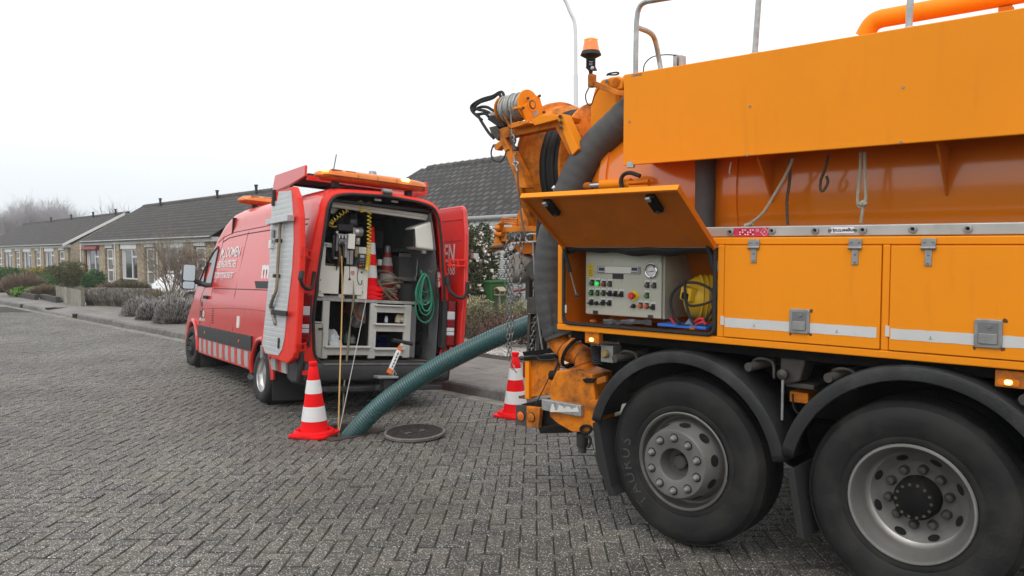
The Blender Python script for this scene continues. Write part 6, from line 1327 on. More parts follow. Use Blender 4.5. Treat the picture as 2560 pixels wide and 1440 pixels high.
# lockers
fr = MB()
Z0, Z1 = 1.303, 1.925
fr.box(-.935, XE, .0, .05, 1.883, Z1); fr.box(-.945, XE, .0, .05, Z0, 1.343)
posts = [(-.94, -.9), (.25, .292), (1.163, 1.2), (2.1, 2.14), (3.03, 3.07)]
for a_, c in posts: fr.box(a_, c, .0, .05, 1.343, 1.883)
fr.obj('locker_frame', M_ORA, K_, smooth=0, bev=.006)
bx = MB()
bx.box(-.94, XE, .05, .6, Z0+.005, 1.33); bx.box(-.94, XE, .58, .6, 1.33, 1.92)
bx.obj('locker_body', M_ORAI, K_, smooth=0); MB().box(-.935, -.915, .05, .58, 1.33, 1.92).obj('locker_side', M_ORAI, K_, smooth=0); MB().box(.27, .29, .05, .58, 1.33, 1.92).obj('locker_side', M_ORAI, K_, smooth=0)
def latch(u0, v0, u1, v1, parent):
    p, q = tp(u0, v0, -.012), tp(u1, v1, -.012); x0, x1, z0, z1 = min(p.x, q.x), max(p.x, q.x), min(p.z, q.z), max(p.z, q.z); w_ = x1-x0; h = z1-z0
    b_ = MB(); b_.prism(rrect(x0, x1, z0, z1, .014), 1, -.016, .002); o = b_.obj('latch', M_HINGE, parent, smooth=0, bev=.004)
    MB().prism(rrect(x0+.016, x1-.016, z0+.018, z1-.016, .006), 1, -.0175, -.015).obj('latch_recess', mat('latch_dark', (.2, .2, .2), .5, .4), o, smooth=0)
    MB().prism(rrect(x0+.02, x1-.02, z0+.02, z0+h*.5, .004), 1, -.023, -.016).obj('paddle', M_HINGE, o, smooth=0, bev=.002)
    c = Vector(((x0+x1)/2+w_*.05, -.017, z1-h*.24)); MB().cyl(c, c-Vector((0, .008, 0)), .0085, 12).obj('lock_cylinder', M_STEEL, o); MB().box(c.x-.001, c.x+.001, -.0265, -.025, c.z-.005, c.z+.005).obj('keyhole', M_LETB, o, smooth=0)
    for (x, z) in ((x0+.008, z0+.012), (x1-.008, z0+.012), (x0+.008, z1-.012), (x1-.008, z1-.012)): MB().cyl((x, -.019, z), (x, -.015, z), .003, 6).obj('screw', M_STEEL, o)
    for (x, z, r_) in ((x1+.004, z0+.0, .012), (x0+.002, z0-.006, .009), (x1+.006, z1-.006, .012)):
        R = random.Random(int(1000*x)); MB().add([(x+r_*R.uniform(.5, 1.2)*cos(a_), -.0052, z+r_*R.uniform(.5, 1.3)*sin(a_)) for a_ in [k*.7 for k in range(9)]], [tuple(range(9))]).obj('rust_mark', M_RUST, o, smooth=0)
def hinge2(u0, u1, v0, v1, parent):
    p, q = tp(u0, v0, -.01), tp(u1, v1, -.01); x0, x1 = p.x, q.x; z1, z0 = p.z, q.z; xm = (x0+x1)/2; w_ = x1-x0
    b_ = MB(); b_.box(x0, x1, -.012, .0, z1-.04, z1); b_.box(xm-w_*.25, xm+w_*.25, -.012, -.004, z0, z1-.05); b_.tube([(x0-.002, -.014, z1-.047), (x1+.002, -.014, z1-.047)], .009, 8); o = b_.obj('hinge', M_HINGE, parent, smooth=30, bev=.002)
    for (x, z) in ((x0+w_*.2, z1-.018), (x1-w_*.2, z1-.018), (xm, z1-.08), (xm, z0+.014)): MB().lathe([(.007, 0), (.005, .004), (.001, .005)], Matrix.Translation((x, -.012, z)) @ Matrix.Rotation(pi/2, 4, 'X'), 8).obj('bolt', M_STEEL, o)
def door(x0, x1, lat, hs_):
    o = MB().box(x0+.004, x1-.004, -.005, .04, 1.347, 1.879).obj('locker_door', M_ORA, K_, smooth=0, bev=.004)
    for h in hs_: hinge2(*h, o)
    za, zb = 1.405, 1.46
    b_ = MB(); n_ = 30
    xs_ = [x0+.012+(x1-x0-.03)*k/n_ for k in range(n_+1)]
    up_ = [(x, zb+rnd.uniform(-.0015, .0012)) for x in xs_]; lo = [(x, za+rnd.uniform(-.0012, .0015)) for x in xs_]
    b_.grid([[(x, -.0065, z) for x, z in lo], [(x, -.0065, z) for x, z in up_]]); b_.obj('reflective_tape', M_STRIPE, o, smooth=0)
    for f in (.22, .75):
        x = x0+(x1-x0)*f
        if lat and not any(abs(x-(tp(l_[0], 800).x+tp(l_[2], 800).x)/2) < .07 for l_ in lat): MB().box(x-.009, x+.009, -.0072, -.0066, za+.012, za+.015).obj('tape_mark', M_STEEL, o, smooth=0); MB().add([(x-.004, -.0072, za+.018), (x+.004, -.0072, za+.018), (x, -.0072, za+.032)], [(0, 1, 2)]).obj('tape_mark', M_STEEL, o, smooth=0)
    for l_ in lat: latch(*l_, o)
    return o
door(.292, 1.163, [(1974, 771, 2023, 836)], [(1871, 1897, 598, 657), (2122, 2153, 597, 662)])
door(1.2, 2.1, [(2436, 796, 2505, 873)], [(2304, 2338, 596, 665)])
door(2.14, 3.03, [], []); door(3.07, 3.59, [], [])
tb(1801, 790, 1813, 813, -.004, 0, 'reflective_tape', M_STRIPE, bev=0); tb(2213, 814, 2228, 842, -.004, 0, 'reflective_tape', M_STRIPE, bev=0); tb(1409, 762, 1416, 782, -.004, 0, 'sticker', M_STRIPE, bev=0)
# open locker: flap, struts, seal, control panel
fa_ = radians(36); FL = .545; hz = 1.885
FM = basis((0, -.012, hz), (1, 0, 0), (0, -cos(fa_), sin(fa_)))      # local y runs out along the flap, z is its upper side
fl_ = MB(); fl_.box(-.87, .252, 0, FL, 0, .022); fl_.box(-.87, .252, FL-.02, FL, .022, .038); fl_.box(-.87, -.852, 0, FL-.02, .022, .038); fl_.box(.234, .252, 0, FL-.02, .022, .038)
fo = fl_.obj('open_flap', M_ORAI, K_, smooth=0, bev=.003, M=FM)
for x in (-.68, .06):
    o = MB().box(x-.03, x+.03, FL-.17, FL-.035, .023, .055).obj('latch_case', M_CHAS, fo, smooth=0, bev=.006); MB().box(x-.02, x+.008, FL-.06, FL-.03, .05, .066).obj('latch_bolt', M_GALV, o, smooth=0, bev=.003); MB().cyl((x, FL-.16, .045), (x, FL-.16, .06), .012, 10).obj('latch_pivot', M_GREASE, o)
for (x, y) in ((-.62, .1), (.1, .1), (-.6, .05), (.12, .05), (-.3, FL-.004)): MB().cyl((x, y, .02), (x, y, .03), .006, 8).obj('screw', M_STEEL, fo)
MB().box(-.87, .252, FL+.001, FL+.004, .002, .036).obj('edge_strip', M_ORA, fo, smooth=0)
MB().box(-.89, .25, -.02, .035, 1.864, 1.878).obj('hinge_strip', M_GALV, K_, smooth=0, bev=.004)
q = rrect(-.885, .235, 1.352, 1.868, .045, 6); MB().tube([(x, -.002, z) for x, z in q], .0125, 8, closed=True).obj('locker_seal', M_RUB, K_)
MB().grid([[(x, -.012+.012*sin(x*9), 1.862+.004*sin(x*21)) for x in [-.87+.04*k for k in range(28)]], [(x, .03, 1.825+.012*sin(x*7)+.006*sin(x*23)) for x in [-.87+.04*k for k in range(28)]]]).obj('rubber_apron', M_RUB, K_, solid=.004)
def strut(p0, p1, parent):
    p0, p1 = Vector(p0), Vector(p1); m_ = p0+(p1-p0)*.52; b_ = MB().cyl(p0, m_, .0125, 10); o = b_.obj('gas_strut', M_RUB, parent); MB().cyl(m_, p1, .005, 8).obj('strut_rod', M_STEEL, o); MB().cyl(p1-Vector((.015, 0, 0)), p1+Vector((.025, 0, 0)), .009, 8).obj('strut_ball', M_GREASE, o)
strut(tp(1409, 618, -.03), tp(1441, 738, .03), K_); strut(tp(1768, 610, -.03), tp(1800, 745, .04), K_); MB().box(.08, .26, .3, .32, 1.72, 1.78).obj('stay', M_GALV, K_, smooth=0)
CX0, CX1, CZ0, CZ1, CY = -.795, -.185, 1.413, 1.835, .12
cb_ = MB().box(CX0, CX1, CY+.02, .5, CZ0-.005, CZ1+.01).obj('control_cabinet', M_GREYP, K_, smooth=0, bev=.006); cd = MB().box(CX0+.004, CX1-.012, CY, CY+.018, CZ0, CZ1).obj('cabinet_door', M_GREYP, cb_, smooth=0, bev=.004)
def cp(u, v, y=CY): return tp(u, v, y)
def cbx(u0, v0, u1, v1, y0, nm, m_, bev=.0015, parent=cb_): return tb(u0, v0, u1, v1, y0, CY+.001, nm, m_, parent, bev)
ys = cbx(1469, 660, 1483, 693, CY-.001, 'warning_sticker', mat('sticker_yellow', (.72, .5, .02), .5), 0)
p = cp(1476, 667, CY-.0015); MB().tube([p+Vector((.009*sin(a_), 0, .009*cos(a_))) for a_ in (0, 2.09, 4.19)], .001, 4, closed=True).obj('triangle_print', M_LETB, cb_)
for k in range(4):
    p = cp(1476, 676+4.3*k, CY-.0013); MB().box(p.x-.014, p.x+.014-.003*(k % 2), p.y, p.y+.0004, p.z-.0015, p.z+.0015).obj('sticker_print', M_LETB, cb_, smooth=0)
cbx(1493, 665, 1600, 686, CY-.006, 'display_rack', M_STEEL); cbx(1513, 666, 1577, 684, CY-.009, 'blank_plate', M_CREAM)
for (u0, u1) in ((1495, 1513), (1577, 1595)): cbx(u0, 667, u1, 684, CY-.01, 'display', M_CAB); cbx(u0+2, 669, u1-2, 677, CY-.011, 'display_screen', mat('screen_blue', (.03, .04, .12), .2), 0)
for (u0) in (1496, 1578):
    for k in range(4): cbx(u0+4*k, 680, u0+4*k+2.4, 682.5, CY-.0115, 'display_key', M_DARK, 0)
cbx(1531, 684, 1558, 698, CY-.003, 'black_plate', M_DARK); 
p = cp(1629, 678); RG = Matrix.Translation(p) @ Matrix.Rotation(pi/2, 4, 'X')
MB().lathe([(.046, 0), (.046, .012), (.04, .016), (.035, .014), (.034, .006)], RG, 32).obj('gauge_bezel', mat('chrome', (.7, .7, .71), .12, 1, var=0), cb_); MB().lathe([(.001, .006), (.035, .006)], RG, 28).obj('gauge_dial', M_LETW, cb_)
MB().box(-.024, .012, -.0015, .0015, .007, .0085, RG @ Matrix.Rotation(.25, 4, 'Z')).obj('gauge_needle', MATS['sign_red'], cb_, smooth=0); MB().box(-.004, .022, -.002, .002, .007, .009, RG).obj('gauge_needle', M_LETB, cb_, smooth=0)
for k in range(9): a_ = -.7+k*.58; MB().box(.027, .032, -.001, .001, .0065, .0075, RG @ Matrix.Rotation(a_, 4, 'Z')).obj('gauge_mark', M_LETB, cb_, smooth=0)
cbx(1622, 658, 1635, 662, CY-.002, 'label_plate', M_LETW, 0)
BC = {'g': (.05, .16, .05), 'G': None, 'r': (.3, .06, .05), 'n': (.1, .09, .075), 'o': (.55, .12, .04), 'k': (.015, .015, .016), 'd': (.06, .2, .07)}
btn = [(1480, 708, 'g'), (1494, 709, 'G'), (1509, 711, 'r'), (1524, 711, 'n'), (1478, 733, 'd'), (1493, 734, 'd'), (1508, 734, 'n'), (1524, 735, 'k'), (1538, 736, 'k'), (1553, 737, 'k'), (1478, 757, 'k'), (1492, 758, 'K'), (1507, 758, 'k'), (1523, 759, 'k'),
       (1618, 714, 'n'), (1635, 715, 'n'), (1617, 740, 'd'), (1601, 765, 'o'), (1616, 766, 'o'), (1632, 769, 'k'), (1585, 765, 'K')]
lbl = ['PUMP', 'START', 'STOP', 'TEST', 'REEL', 'IN', 'OUT', 'TANK', 'HOSE', 'WATER', 'LAMP', '', 'HEAT', 'FAN', 'AUX', 'LIGHT', 'PTO', 'UP', 'DOWN', 'MODE', '']
for (u, v, c), tx in zip(btn, lbl):
    p = cp(u, v)
    if c != 'K':
        cbx(u-4, v-9, u+5, v+6, CY-.004, 'switch_plate', M_DARK); lp_ = cbx(u-4.5, v-13.5, u+5.5, v-9, CY-.003, 'label_plate', M_LETW, 0); q_ = cp(u+.5, v-11.2, CY-.0036); MB().box(q_.x-.01, q_.x+.009, q_.y, q_.y+.0005, q_.z-.001, q_.z+.001).obj('print', M_LETB, lp_, smooth=0)
    b_ = MB().lathe([(.0145, 0), (.0145, .01), (.012, .02), (.001, .021)], Matrix.Translation(p) @ Matrix.Rotation(pi/2, 4, 'X'), 16)
    if c == 'G': m_ = mat('lit_green', (.02, .5, .08), .3, emit=((.05, 1, .15), .5))
    else: m_ = mat('button_'+c.lower(), BC[c.lower()] if c != 'K' else BC['k'], .45)
    o = b_.obj('push_button' if c not in 'kK' else 'rotary_switch', m_, cb_)
    if c in 'kK': MB().box(-.016, .012, -.004, .004, .018, .03, Matrix.Translation(p) @ Matrix.Rotation(pi/2, 4, 'X') @ Matrix.Rotation(rnd.uniform(-.9, .9), 4, 'Z')).obj('switch_lever', M_DARK, cb_, smooth=0)
p = cp(1586, 739); RE = Matrix.Translation(p) @ Matrix.Rotation(pi/2, 4, 'X'); MB().lathe([(.001, .003), (.033, .003), (.033, 0)], RE, 28).obj('stop_disc', mat('stop_yellow', (.75, .62, .02), .5), cb_)
MB().lathe([(.012, .003), (.012, .03), (.022, .032), (.023, .045), (.018, .052), (.001, .053)], RE, 24).obj('emergency_stop', MATS['sign_red'], cb_)
cbx(1482, 776, 1493, 786, CY-.008, 'socket', M_DARK); cbx(1619, 787, 1632, 796, CY-.004, 'keylock', M_GREASE); cbx(1650, 643, 1653, 657, CY-.005, 'door_hinge', M_STEEL)
# contents of the open locker
Y_ = thing('work_lamp', 'yellow plastic hand lamp with black cable lying in the open locker', 'work lamp', TRK.M); M_YEL = mat('yellow_plastic', (.7, .42, .015), .45, var=.1, vscale=6, dirt=.3, dirtcol=(.35, .2, .03), dscale=6)
p = tp(1752, 744, .2); ax_ = Vector((.72, .62, -.06)).normalized(); RM = basis(p, ax_.orthogonal(), ax_.cross(ax_.orthogonal()))
MB().lathe([(.001, -.1), (.06, -.097), (.1, -.08), (.128, -.04), (.138, .02), (.142, .075), (.13, .08), (.12, .03), (.001, .0)], RM, 32).obj('lamp_body', M_YEL, Y_)
for k in range(3): MB().lathe([(.132+.003*k, -.02+.03*k), (.142+.003*k, -.013+.03*k), (.134+.003*k, -.006+.03*k)], RM, 32).obj('body_rib', M_YEL, Y_)
MB().lathe([(.125, .06), (.001, .055)], RM, 28).obj('lamp_glass', M_RUB, Y_); MB().cbox((0, 0, 0), (.09, .1, .085)).obj('handle_block', M_YEL, Y_, smooth=0, bev=.012, M=Matrix.Translation(tp(1727, 735, .09)) @ Euler((0, .2, -.3)).to_matrix().to_4x4()); MB().cbox((0, -.04, -.012), (.05, .03, .04)).obj('handle_gap', MATS['drain_dark'], Y_, smooth=0, bev=.006, M=Matrix.Translation(tp(1727, 735, .08)) @ Euler((0, .2, -.3)).to_matrix().to_4x4())
ttube([(1715, 706), (1690, 722), (1677, 748), (1682, 785), (1700, 808)], .06, .0085, 'lamp_cable', M_RUB, Y_); ttube([(1718, 706), (1745, 708), (1775, 722), (1788, 745), (1780, 775), (1762, 800)], .04, .0085, 'lamp_cable', M_RUB, Y_); ttube([(1712, 700), (1713, 740), (1722, 785), (1735, 812)], .03, .0085, 'lamp_cable', M_RUB, Y_); ttube([(1712, 748), (1725, 764), (1760, 760), (1795, 745)], .035, .0075, 'lamp_cable', M_RUB, Y_)
T_ = thing('grey_case', 'grey plastic reel case behind the yellow lamp', 'case', TRK.M); p = tp(1792, 745, .22); MB().lathe([(.001, -.05), (.1, -.05), (.11, 0), (.1, .05), (.001, .05)], Matrix.Translation(p) @ Matrix.Rotation(pi/2, 4, 'Y'), 26).obj('case_shell', M_INT, T_)
T_ = thing('blue_tray', 'bright blue plastic tray on the floor of the open locker', 'tray', TRK.M); M_BLU = mat('tray_blue', (.02, .16, .62), .45, var=.06)
tb(1643, 808, 1690, 819, .03, .2, 'tray_half', M_BLU, T_); tb(1690, 812, 1764, 825, .02, .2, 'tray_half', M_BLU, T_)
for k in range(8): tb(1692+4*k, 811, 1694+4*k, 815, .018, .03, 'tray_notch', M_DARK, T_, 0)
T_ = thing('pliers', 'red handled pliers lying on the blue tray', 'pliers', TRK.M); M_PLR = mat('plier_red', (.55, .02, .025), .4)
for (px) in (((1737, 805), (1750, 797), (1764, 800)), ((1740, 812), (1755, 806), (1767, 810)), ((1752, 795), (1760, 803), (1764, 812))): ttube(list(px), .06, .0095, 'grip', M_PLR, T_, 4, 8)
T_ = thing('screwdriver', 'red handled screwdriver leaning beside the control cabinet', 'screwdriver', TRK.M); ttube([(1677, 795), (1688, 811)], .1, .012, 'grip', M_PLR, T_, 1)
T_ = thing('clear_guard', 'grey translucent triangular offcut standing in the blue tray', 'offcut', TRK.M); tprism([(1708, 815), (1723, 795), (1745, 815)], .06, .07, 'sheet', mat('smoke_plastic', (.2, .25, .33), .3), T_, 0)
T_ = thing('plastic_sheet', 'crumpled dark plastic sheet under the control cabinet', 'sheet', TRK.M); R = random.Random(4); rows = []
for i in range(5): rows.append([tp(1508+11*j, 799+3*i+R.uniform(-3, 2)+.1*j, .06-.012*i+R.uniform(0, .02)) for j in range(12)])
MB().grid(rows).obj('folds', mat('smoke_sheet', (.06, .065, .075), .3, spec=.6), T_, smooth=25)
for (u, v) in ((1480, 803), (1729, 822)): tb(u-6, v-4, u+6, v+3, -.012, .01, 'locker_clip', M_ORAW)
ttube([(1790, 800), (1786, 815), (1788, 828)], .02, .016, 'bottle_neck', M_RUB)
# ------------------------------------------------------------------ wheels, fenders, chassis
def arc_letters(s, r, a0, da, z, m_, parent, R_, size, flip=False):
    for k, ch in enumerate(s):
        a_ = a0+da*k; c = R_ @ Vector((r*cos(a_), r*sin(a_), z)); y = R_.to_3x3() @ Vector((cos(a_), sin(a_), 0)); x = R_.to_3x3() @ Vector((sin(a_), -cos(a_), 0)); text(ch, size, basis(c, x, y), m_, parent, 'sidewall_letter', depth=.0015)
M_TYRT = mat('truck_tyre', (.012, .012, .0122), .62, spec=.32, var=.35, vscale=5, dirt=.75, dirtcol=(.042, .04, .036), dscale=3.2, dthr=.46, bump=.2, bscale=50)
M_SIDEL = mat('sidewall_mark', (.055, .055, .054), .7)
M_RIMG = mat('rim_grey', (.17, .165, .155), .5, .3, var=.2, vscale=5, dirt=.6, dirtcol=(.09, .08, .07), dscale=4, dthr=.5); M_RIMS = mat('rim_silver', (.42, .41, .39), .35, .75, var=.15, vscale=5, dirt=.35, dirtcol=(.2, .18, .16), dscale=4)
RT = .528
def truck_wheel(x, y, z, kind, outward=-1):
    o = thing('wheel', None, None); o.parent = K_; o.matrix_basis = Matrix.Translation((x, y, z)); R_ = Matrix.Rotation(-outward*-pi/2 if False else (pi/2 if outward < 0 else -pi/2), 4, 'X')
    wd = .31
    prof = [(.302, -.012), (.312, .0), (.33, .006), (.345, .003), (.36, .012), (.43, .022), (.47, .016), (.495, .002), (.5, -.008), (.512, -.018), (.522, -.035)]
    tr = []
    for g0 in (-.05, -.11, -.17, -.23): tr += [(RT, g0+.018), (RT, g0-.032), (RT-.014, g0-.034), (RT-.014, g0-.041), (RT, g0-.043)]
    prof += tr+[(RT, -wd+.03), (.505, -wd+.01), (.45, -wd-.01), (.34, -wd), (.3, -wd+.01)]
    ty = MB().lathe(prof, R_, 72).obj('tyre', M_TYRT, o, smooth=30)
    if kind == 'tag':
        rm = MB().lathe([(.3, -.01), (.307, .008), (.3, .012), (.288, .002), (.283, -.05), (.276, -.07), (.262, -.075), (.242, -.04), (.218, .085), (.205, .1), (.105, .102), (.098, .098), (.088, .0), (.05, .0)], R_, 60).obj('rim', M_RIMG, o, smooth=35)
        MB().lathe([(.001, .04), (.042, .038), (.05, .03), (.052, .0)], R_, 8).obj('hub_cap', M_GREASE, o, smooth=0)
        MB().lathe([(.098, .09), (.09, .003), (.001, .001)], R_, 40).obj('hub_bore', mat('hub_dark', (.1, .1, .095), .6), o)
        for k in range(10):
            a_ = 2*pi*(k+.5)/10; c = (.163*cos(a_), .163*sin(a_)); MB().lathe([(.022, .098), (.022, .106), (.019, .116), (.012, .13), (.001, .133)], R_ @ Matrix.Translation((c[0], c[1], 0)), 12).obj('wheel_nut', M_STEEL, o); 
            MB().lathe([(.028, .1025), (.024, .104), (.001, .1035)], R_ @ Matrix.Translation((c[0], c[1], 0)), 14).obj('nut_recess', M_CHAS, o)
        for k in range(10):
            a_ = 2*pi*k/10+.2; MB().lathe([(.001, .0), (.03, .0)], R_ @ Matrix.Rotation(a_, 4, 'Z') @ Matrix.Translation((.2325, 0, .018)) @ Matrix.Rotation(1.38, 4, 'Y') @ Matrix.Diagonal((1.15, 1.2, 1, 1)), 16).obj('hand_hole', MATS['drain_dark'], o, smooth=0)
        arc_letters('SURUAT', .405, 3.2+1.6, -.19, .0195, M_SIDEL, ty, R_, .075) if False else arc_letters('TAURUS', .402, 3.98, -.2, .0195, M_SIDEL, ty, R_, .1)
    else:
        MB().lathe([(.3, -.012), (.309, .004), (.304, .012), (.295, .012), (.288, .0), (.283, -.03), (.272, -.05), (.262, -.1), (.255, -.12), (.235, -.135)], R_, 60).obj('rim', M_RIMS, o, smooth=40)
        MB().lathe([(.237, -.134), (.21, -.15), (.19, -.165), (.18, -.168), (.11, -.17), (.105, -.17)], R_, 60).obj('wheel_disc', M_RIMG, o, smooth=40)
        MB().lathe([(.115, -.19), (.108, -.1), (.1, -.07), (.088, -.06), (.001, -.058)], R_, 40).obj('hub', M_CHAS, o)
        for k in range(14): a_ = 2*pi*k/14; MB().lathe([(.008, -.064), (.008, -.056), (.001, -.055)], R_ @ Matrix.Translation((.085*cos(a_), .085*sin(a_), 0)), 8).obj('hub_bolt', M_GREASE, o)
        for k in range(10):
            a_ = 2*pi*(k+.3)/10; MB().lathe([(.025, -.168), (.024, -.14), (.018, -.128), (.001, -.124)], R_ @ Matrix.Translation((.15*cos(a_), .15*sin(a_), 0)), 12).obj('wheel_nut', M_GREASE, o)
        for k in range(8):
            a_ = 2*pi*(k+.5)/8; MB().lathe([(.001, 0), (.031, 0)], R_ @ Matrix.Rotation(a_, 4, 'Z') @ Matrix.Translation((.212, 0, -.146)) @ Matrix.Rotation(-.6, 4, 'Y') @ Matrix.Diagonal((.6, 1, 1, 1)), 18).obj('hand_hole', MATS['drain_dark'], o, smooth=0)
        for k in range(2): pass
        tl3 = MB().lathe([(.34, -.36), (.45, -.35), (.505, -.37), (RT, -.4), (RT, -.62), (.505, -.65), (.34, -.66)], R_, 48).obj('inner_tyre', M_TYRT, o)
    return o
truck_wheel(0, .06, .545, 'tag'); truck_wheel(1.31, .05, .562, 'drive'); truck_wheel(0, 2.44, .545, 'tag', 1); truck_wheel(1.31, 2.45, .558, 'drive', 1)
def fender(xc, zc, r, a0, a1, name='fender', flare=False):
    n = 40; rows = []
    for k in range(n+1):
        a_ = a0+(a1-a0)*k/n; e = 0
        if flare: e = max(0, (k/n-.8)/.2)
        rr = r; x0, z0 = xc+rr*cos(a_), zc+rr*sin(a_)
        sec_ = [(-.045, .03), (-.03, .0), (.0, -.012), (.018, -.005), (.02, .03), (.02, .44)]
        rows.append([(xc+(rr+d)*cos(a_), y, zc+(rr+d)*sin(a_)) for d, y in [(-.062, .004), (-.058, -.006), (-.012, -.012), (.006, -.004), (.012, .012), (.016, .34)]])
    return MB().grid(rows).obj(name, M_FEND, K_, smooth=40, solid=.006)
fender(.01, .56, .665, radians(166), radians(10)); fender(1.335, .575, .69, radians(168), radians(-5))
for (pa) in ([(-.635, .7), (-.59, .72), (-.48, .3), (-.44, .25), (-.50, .24), (-.6, .45)], [(.69, .63), (.73, .65), (.8, .26), (.755, .27)]):
    MB().prism(pa, 1, -.01, .42).obj('mud_flap', mat('flap_rubber', (.018, .018, .018), .8, bump=.6, bscale=90), K_, smooth=0, bev=.006)
for (u, v) in ((1882, 918), (2082, 945), (1547, 897), (2575, 1000)):
    p = tp(u, v, .02); MB().tube([p+Vector((-.02, -.02, 0)), p+Vector((.05, .25, .02))], .026, 14).obj('fender_stay', M_GREASE, K_); MB().tube(crv([p+Vector((-.02, .05, .03)), p+Vector((.03, .03, .05)), p+Vector((.09, .06, .03)), p+Vector((.1, .06, -.06))], 4), .008, 6).obj('stay_clip', M_GREASE, K_)
MB().box(-1.3, XE, .78, .86, .78, 1.05).obj('chassis_rail', M_CHAS, K_, smooth=0, bev=.01); MB().box(-1.3, XE, 1.64, 1.72, .78, 1.05).obj('chassis_rail', M_CHAS, K_, smooth=0, bev=.01)
MB().box(-.9, XE, .1, 2.4, 1.24, 1.295).obj('subframe', M_CHAS, K_, smooth=0); MB().box(-.8, XE, .55, .62, .85, 1.25).obj('inner_guard', M_CHAS, K_, smooth=0)
for x in (0, 1.31): MB().cyl((x, .3, .55), (x, 2.2, .55), .09, 14).obj('axle', M_CHAS, K_); MB().lathe([(.2, -.05), (.22, 0), (.2, .3)], Matrix.Translation((x, .5, .55)) @ Matrix.Rotation(-pi/2, 4, 'X'), 24).obj('brake_drum', M_CHAS, K_)
MB().box(-.4, 1.9, .7, .8, .9, 1.1).obj('spring', M_CHAS, K_, smooth=0); MB().box(.3, 1.05, .9, 1.6, .4, .75).obj('gearbox_casing', M_CHAS, K_, smooth=0, bev=.03)
vb = tprism([(1951, 885), (2010, 880), (2012, 912), (1998, 955), (1960, 962), (1948, 945)], .12, .28, 'valve_body', M_GREASE, bev=.012); tb(1965, 955, 2035, 975, .15, .4, 'valve_flange', M_GREASE); p = tp(1960, 935, .1); MB().lathe([(.03, 0), (.03, .03), (.012, .04), (.001, .045)], Matrix.Translation(p) @ Matrix.Rotation(pi/2, 4, 'X'), 12).obj('valve_bolt', M_GREASE, vb); ttube([(1957, 945), (1955, 1050)], .08, .008, 'lever_rod', M_GALV, sub=1); tb(1974, 978, 2020, 1010, .2, .35, 'mount_block', M_ORAW)
ttube([(1982, 985), (1985, 1020), (2000, 1032), (2030, 1000)], .2, .006, 'air_line', M_RUB); tb(1883, 865, 1935, 890, .2, .3, 'mount_block', M_GREASE)
def marker(u0, v0, u1, v1, lu, lv):
    o = tb(u0, v0, u1, v1, .02, .07, 'marker_housing', M_ORAW); p = tp(lu, lv, .018); MB().prism(rrect(-.016, .016, -.011, .011, .009), 1, -.004, .006).obj('marker_lamp', M_LIT, o, M=Matrix.Translation(p)); MB().prism(rrect(-.045, .045, -.016, .016, .01), 1, -.002, .004).obj('marker_lens', M_AMB, o, M=Matrix.Translation(p))
marker(2488, 924, 2565, 974, 2521, 956); marker(1462, 828, 1497, 860, 1479, 849)
tb(1502, 862, 1532, 908, .1, .2, 'switch_box', M_HINGE); p = tp(1515, 884, .1); MB().lathe([(.028, 0), (.028, .02), (.02, .03), (.001, .03)], Matrix.Translation(p) @ Matrix.Rotation(pi/2, 4, 'X'), 16).obj('switch_knob', mat('knob_ochre', (.3, .22, .08), .5), K_)
for k in range(9): p = tp(1490+.5*k, 868+5*k, .12); MB().lathe([(.035, -.006), (.04, 0), (.035, .006)], Matrix.Translation(p), 14).obj('bellows', M_RUB, K_)
# ------------------------------------------------------------------ tail: elbow, catch box, bumper
el = ttube([(1390, 842), (1404, 862), (1425, 878), (1445, 884), (1460, 897), (1466, 922), (1466, 965)], .33, .08, 'elbow_pipe', M_ORAW, sub=7, n=28)
pe = [tp(u, v, .33) for u, v in ((1408, 868), (1432, 884), (1452, 872), (1475, 892), (1482, 925))]
def ringat(p, d, r, w_, nm, m_): 
    d = Vector(d).normalized(); x = d.orthogonal().normalized(); M = basis(p, x, d.cross(x)); MB().lathe([(r*.9, -w_), (r, -w_), (r, w_), (r*.9, w_)], M, 32).obj(nm, m_, K_)
ringat(tp(1429, 879, .33), tp(1440, 889, .33)-tp(1417, 873, .33), .125, .01, 'pipe_flange', M_ORAW); ringat(tp(1435, 882, .33), tp(1440, 889, .33)-tp(1417, 873, .33), .125, .01, 'pipe_flange', M_CHAS)
for (u, v, a_, c) in ((1414, 871, 1404, 862), (1455, 892, 1445, 884), (1464, 910, 1460, 897), (1466, 930, 1465, 915)): ringat(tp(u, v, .33), tp(u, v, .33)-tp(a_, c, .33), .082, .003, 'weld_seam', M_RUST)
cbx_ = tprism([(1391, 927), (1440, 924), (1480, 937), (1490, 1010), (1487, 1068), (1470, 1080), (1430, 1080), (1395, 1060), (1374, 1042), (1376, 960)], .1, .34, 'catch_box', M_ORAW, bev=.008)
tb(1354, 998, 1452, 1042, .06, .1, 'plate_lamp_box', M_GALV); R = random.Random(2)
q = [tp(1375+72*k/16, 1027-(R.random()*18 if 0 < k < 16 else 0), .057) for k in range(17)]; MB().add([tuple(p) for p in q]+[tuple(tp(1447, 1030, .057)), tuple(tp(1375, 1030, .057))], [tuple(range(19))]).obj('paint_residue', mat('residue_white', (.65, .64, .6), .8), K_, smooth=0)
lt = tprism([(1454, 949), (1462, 946), (1490, 946), (1480, 957), (1463, 958)], .08, .1, 'locking_tab', M_CHAS); tprism([(1475, 1000), (1500, 1002), (1506, 1022), (1475, 1018)], .06, .1, 'box_hinge', M_ORAW); tb(1492, 998, 1504, 1026, .05, .1, 'hinge_barrel', M_ORAW); ttube([(1452, 1072), (1462, 1065), (1476, 1068), (1474, 1080), (1458, 1082)], .08, .011, 'lower_tab', M_CHAS, closed=True); tprism([(1488, 948), (1512, 940), (1515, 955), (1492, 962)], .1, .13, 'tab_rod', M_ORAW)
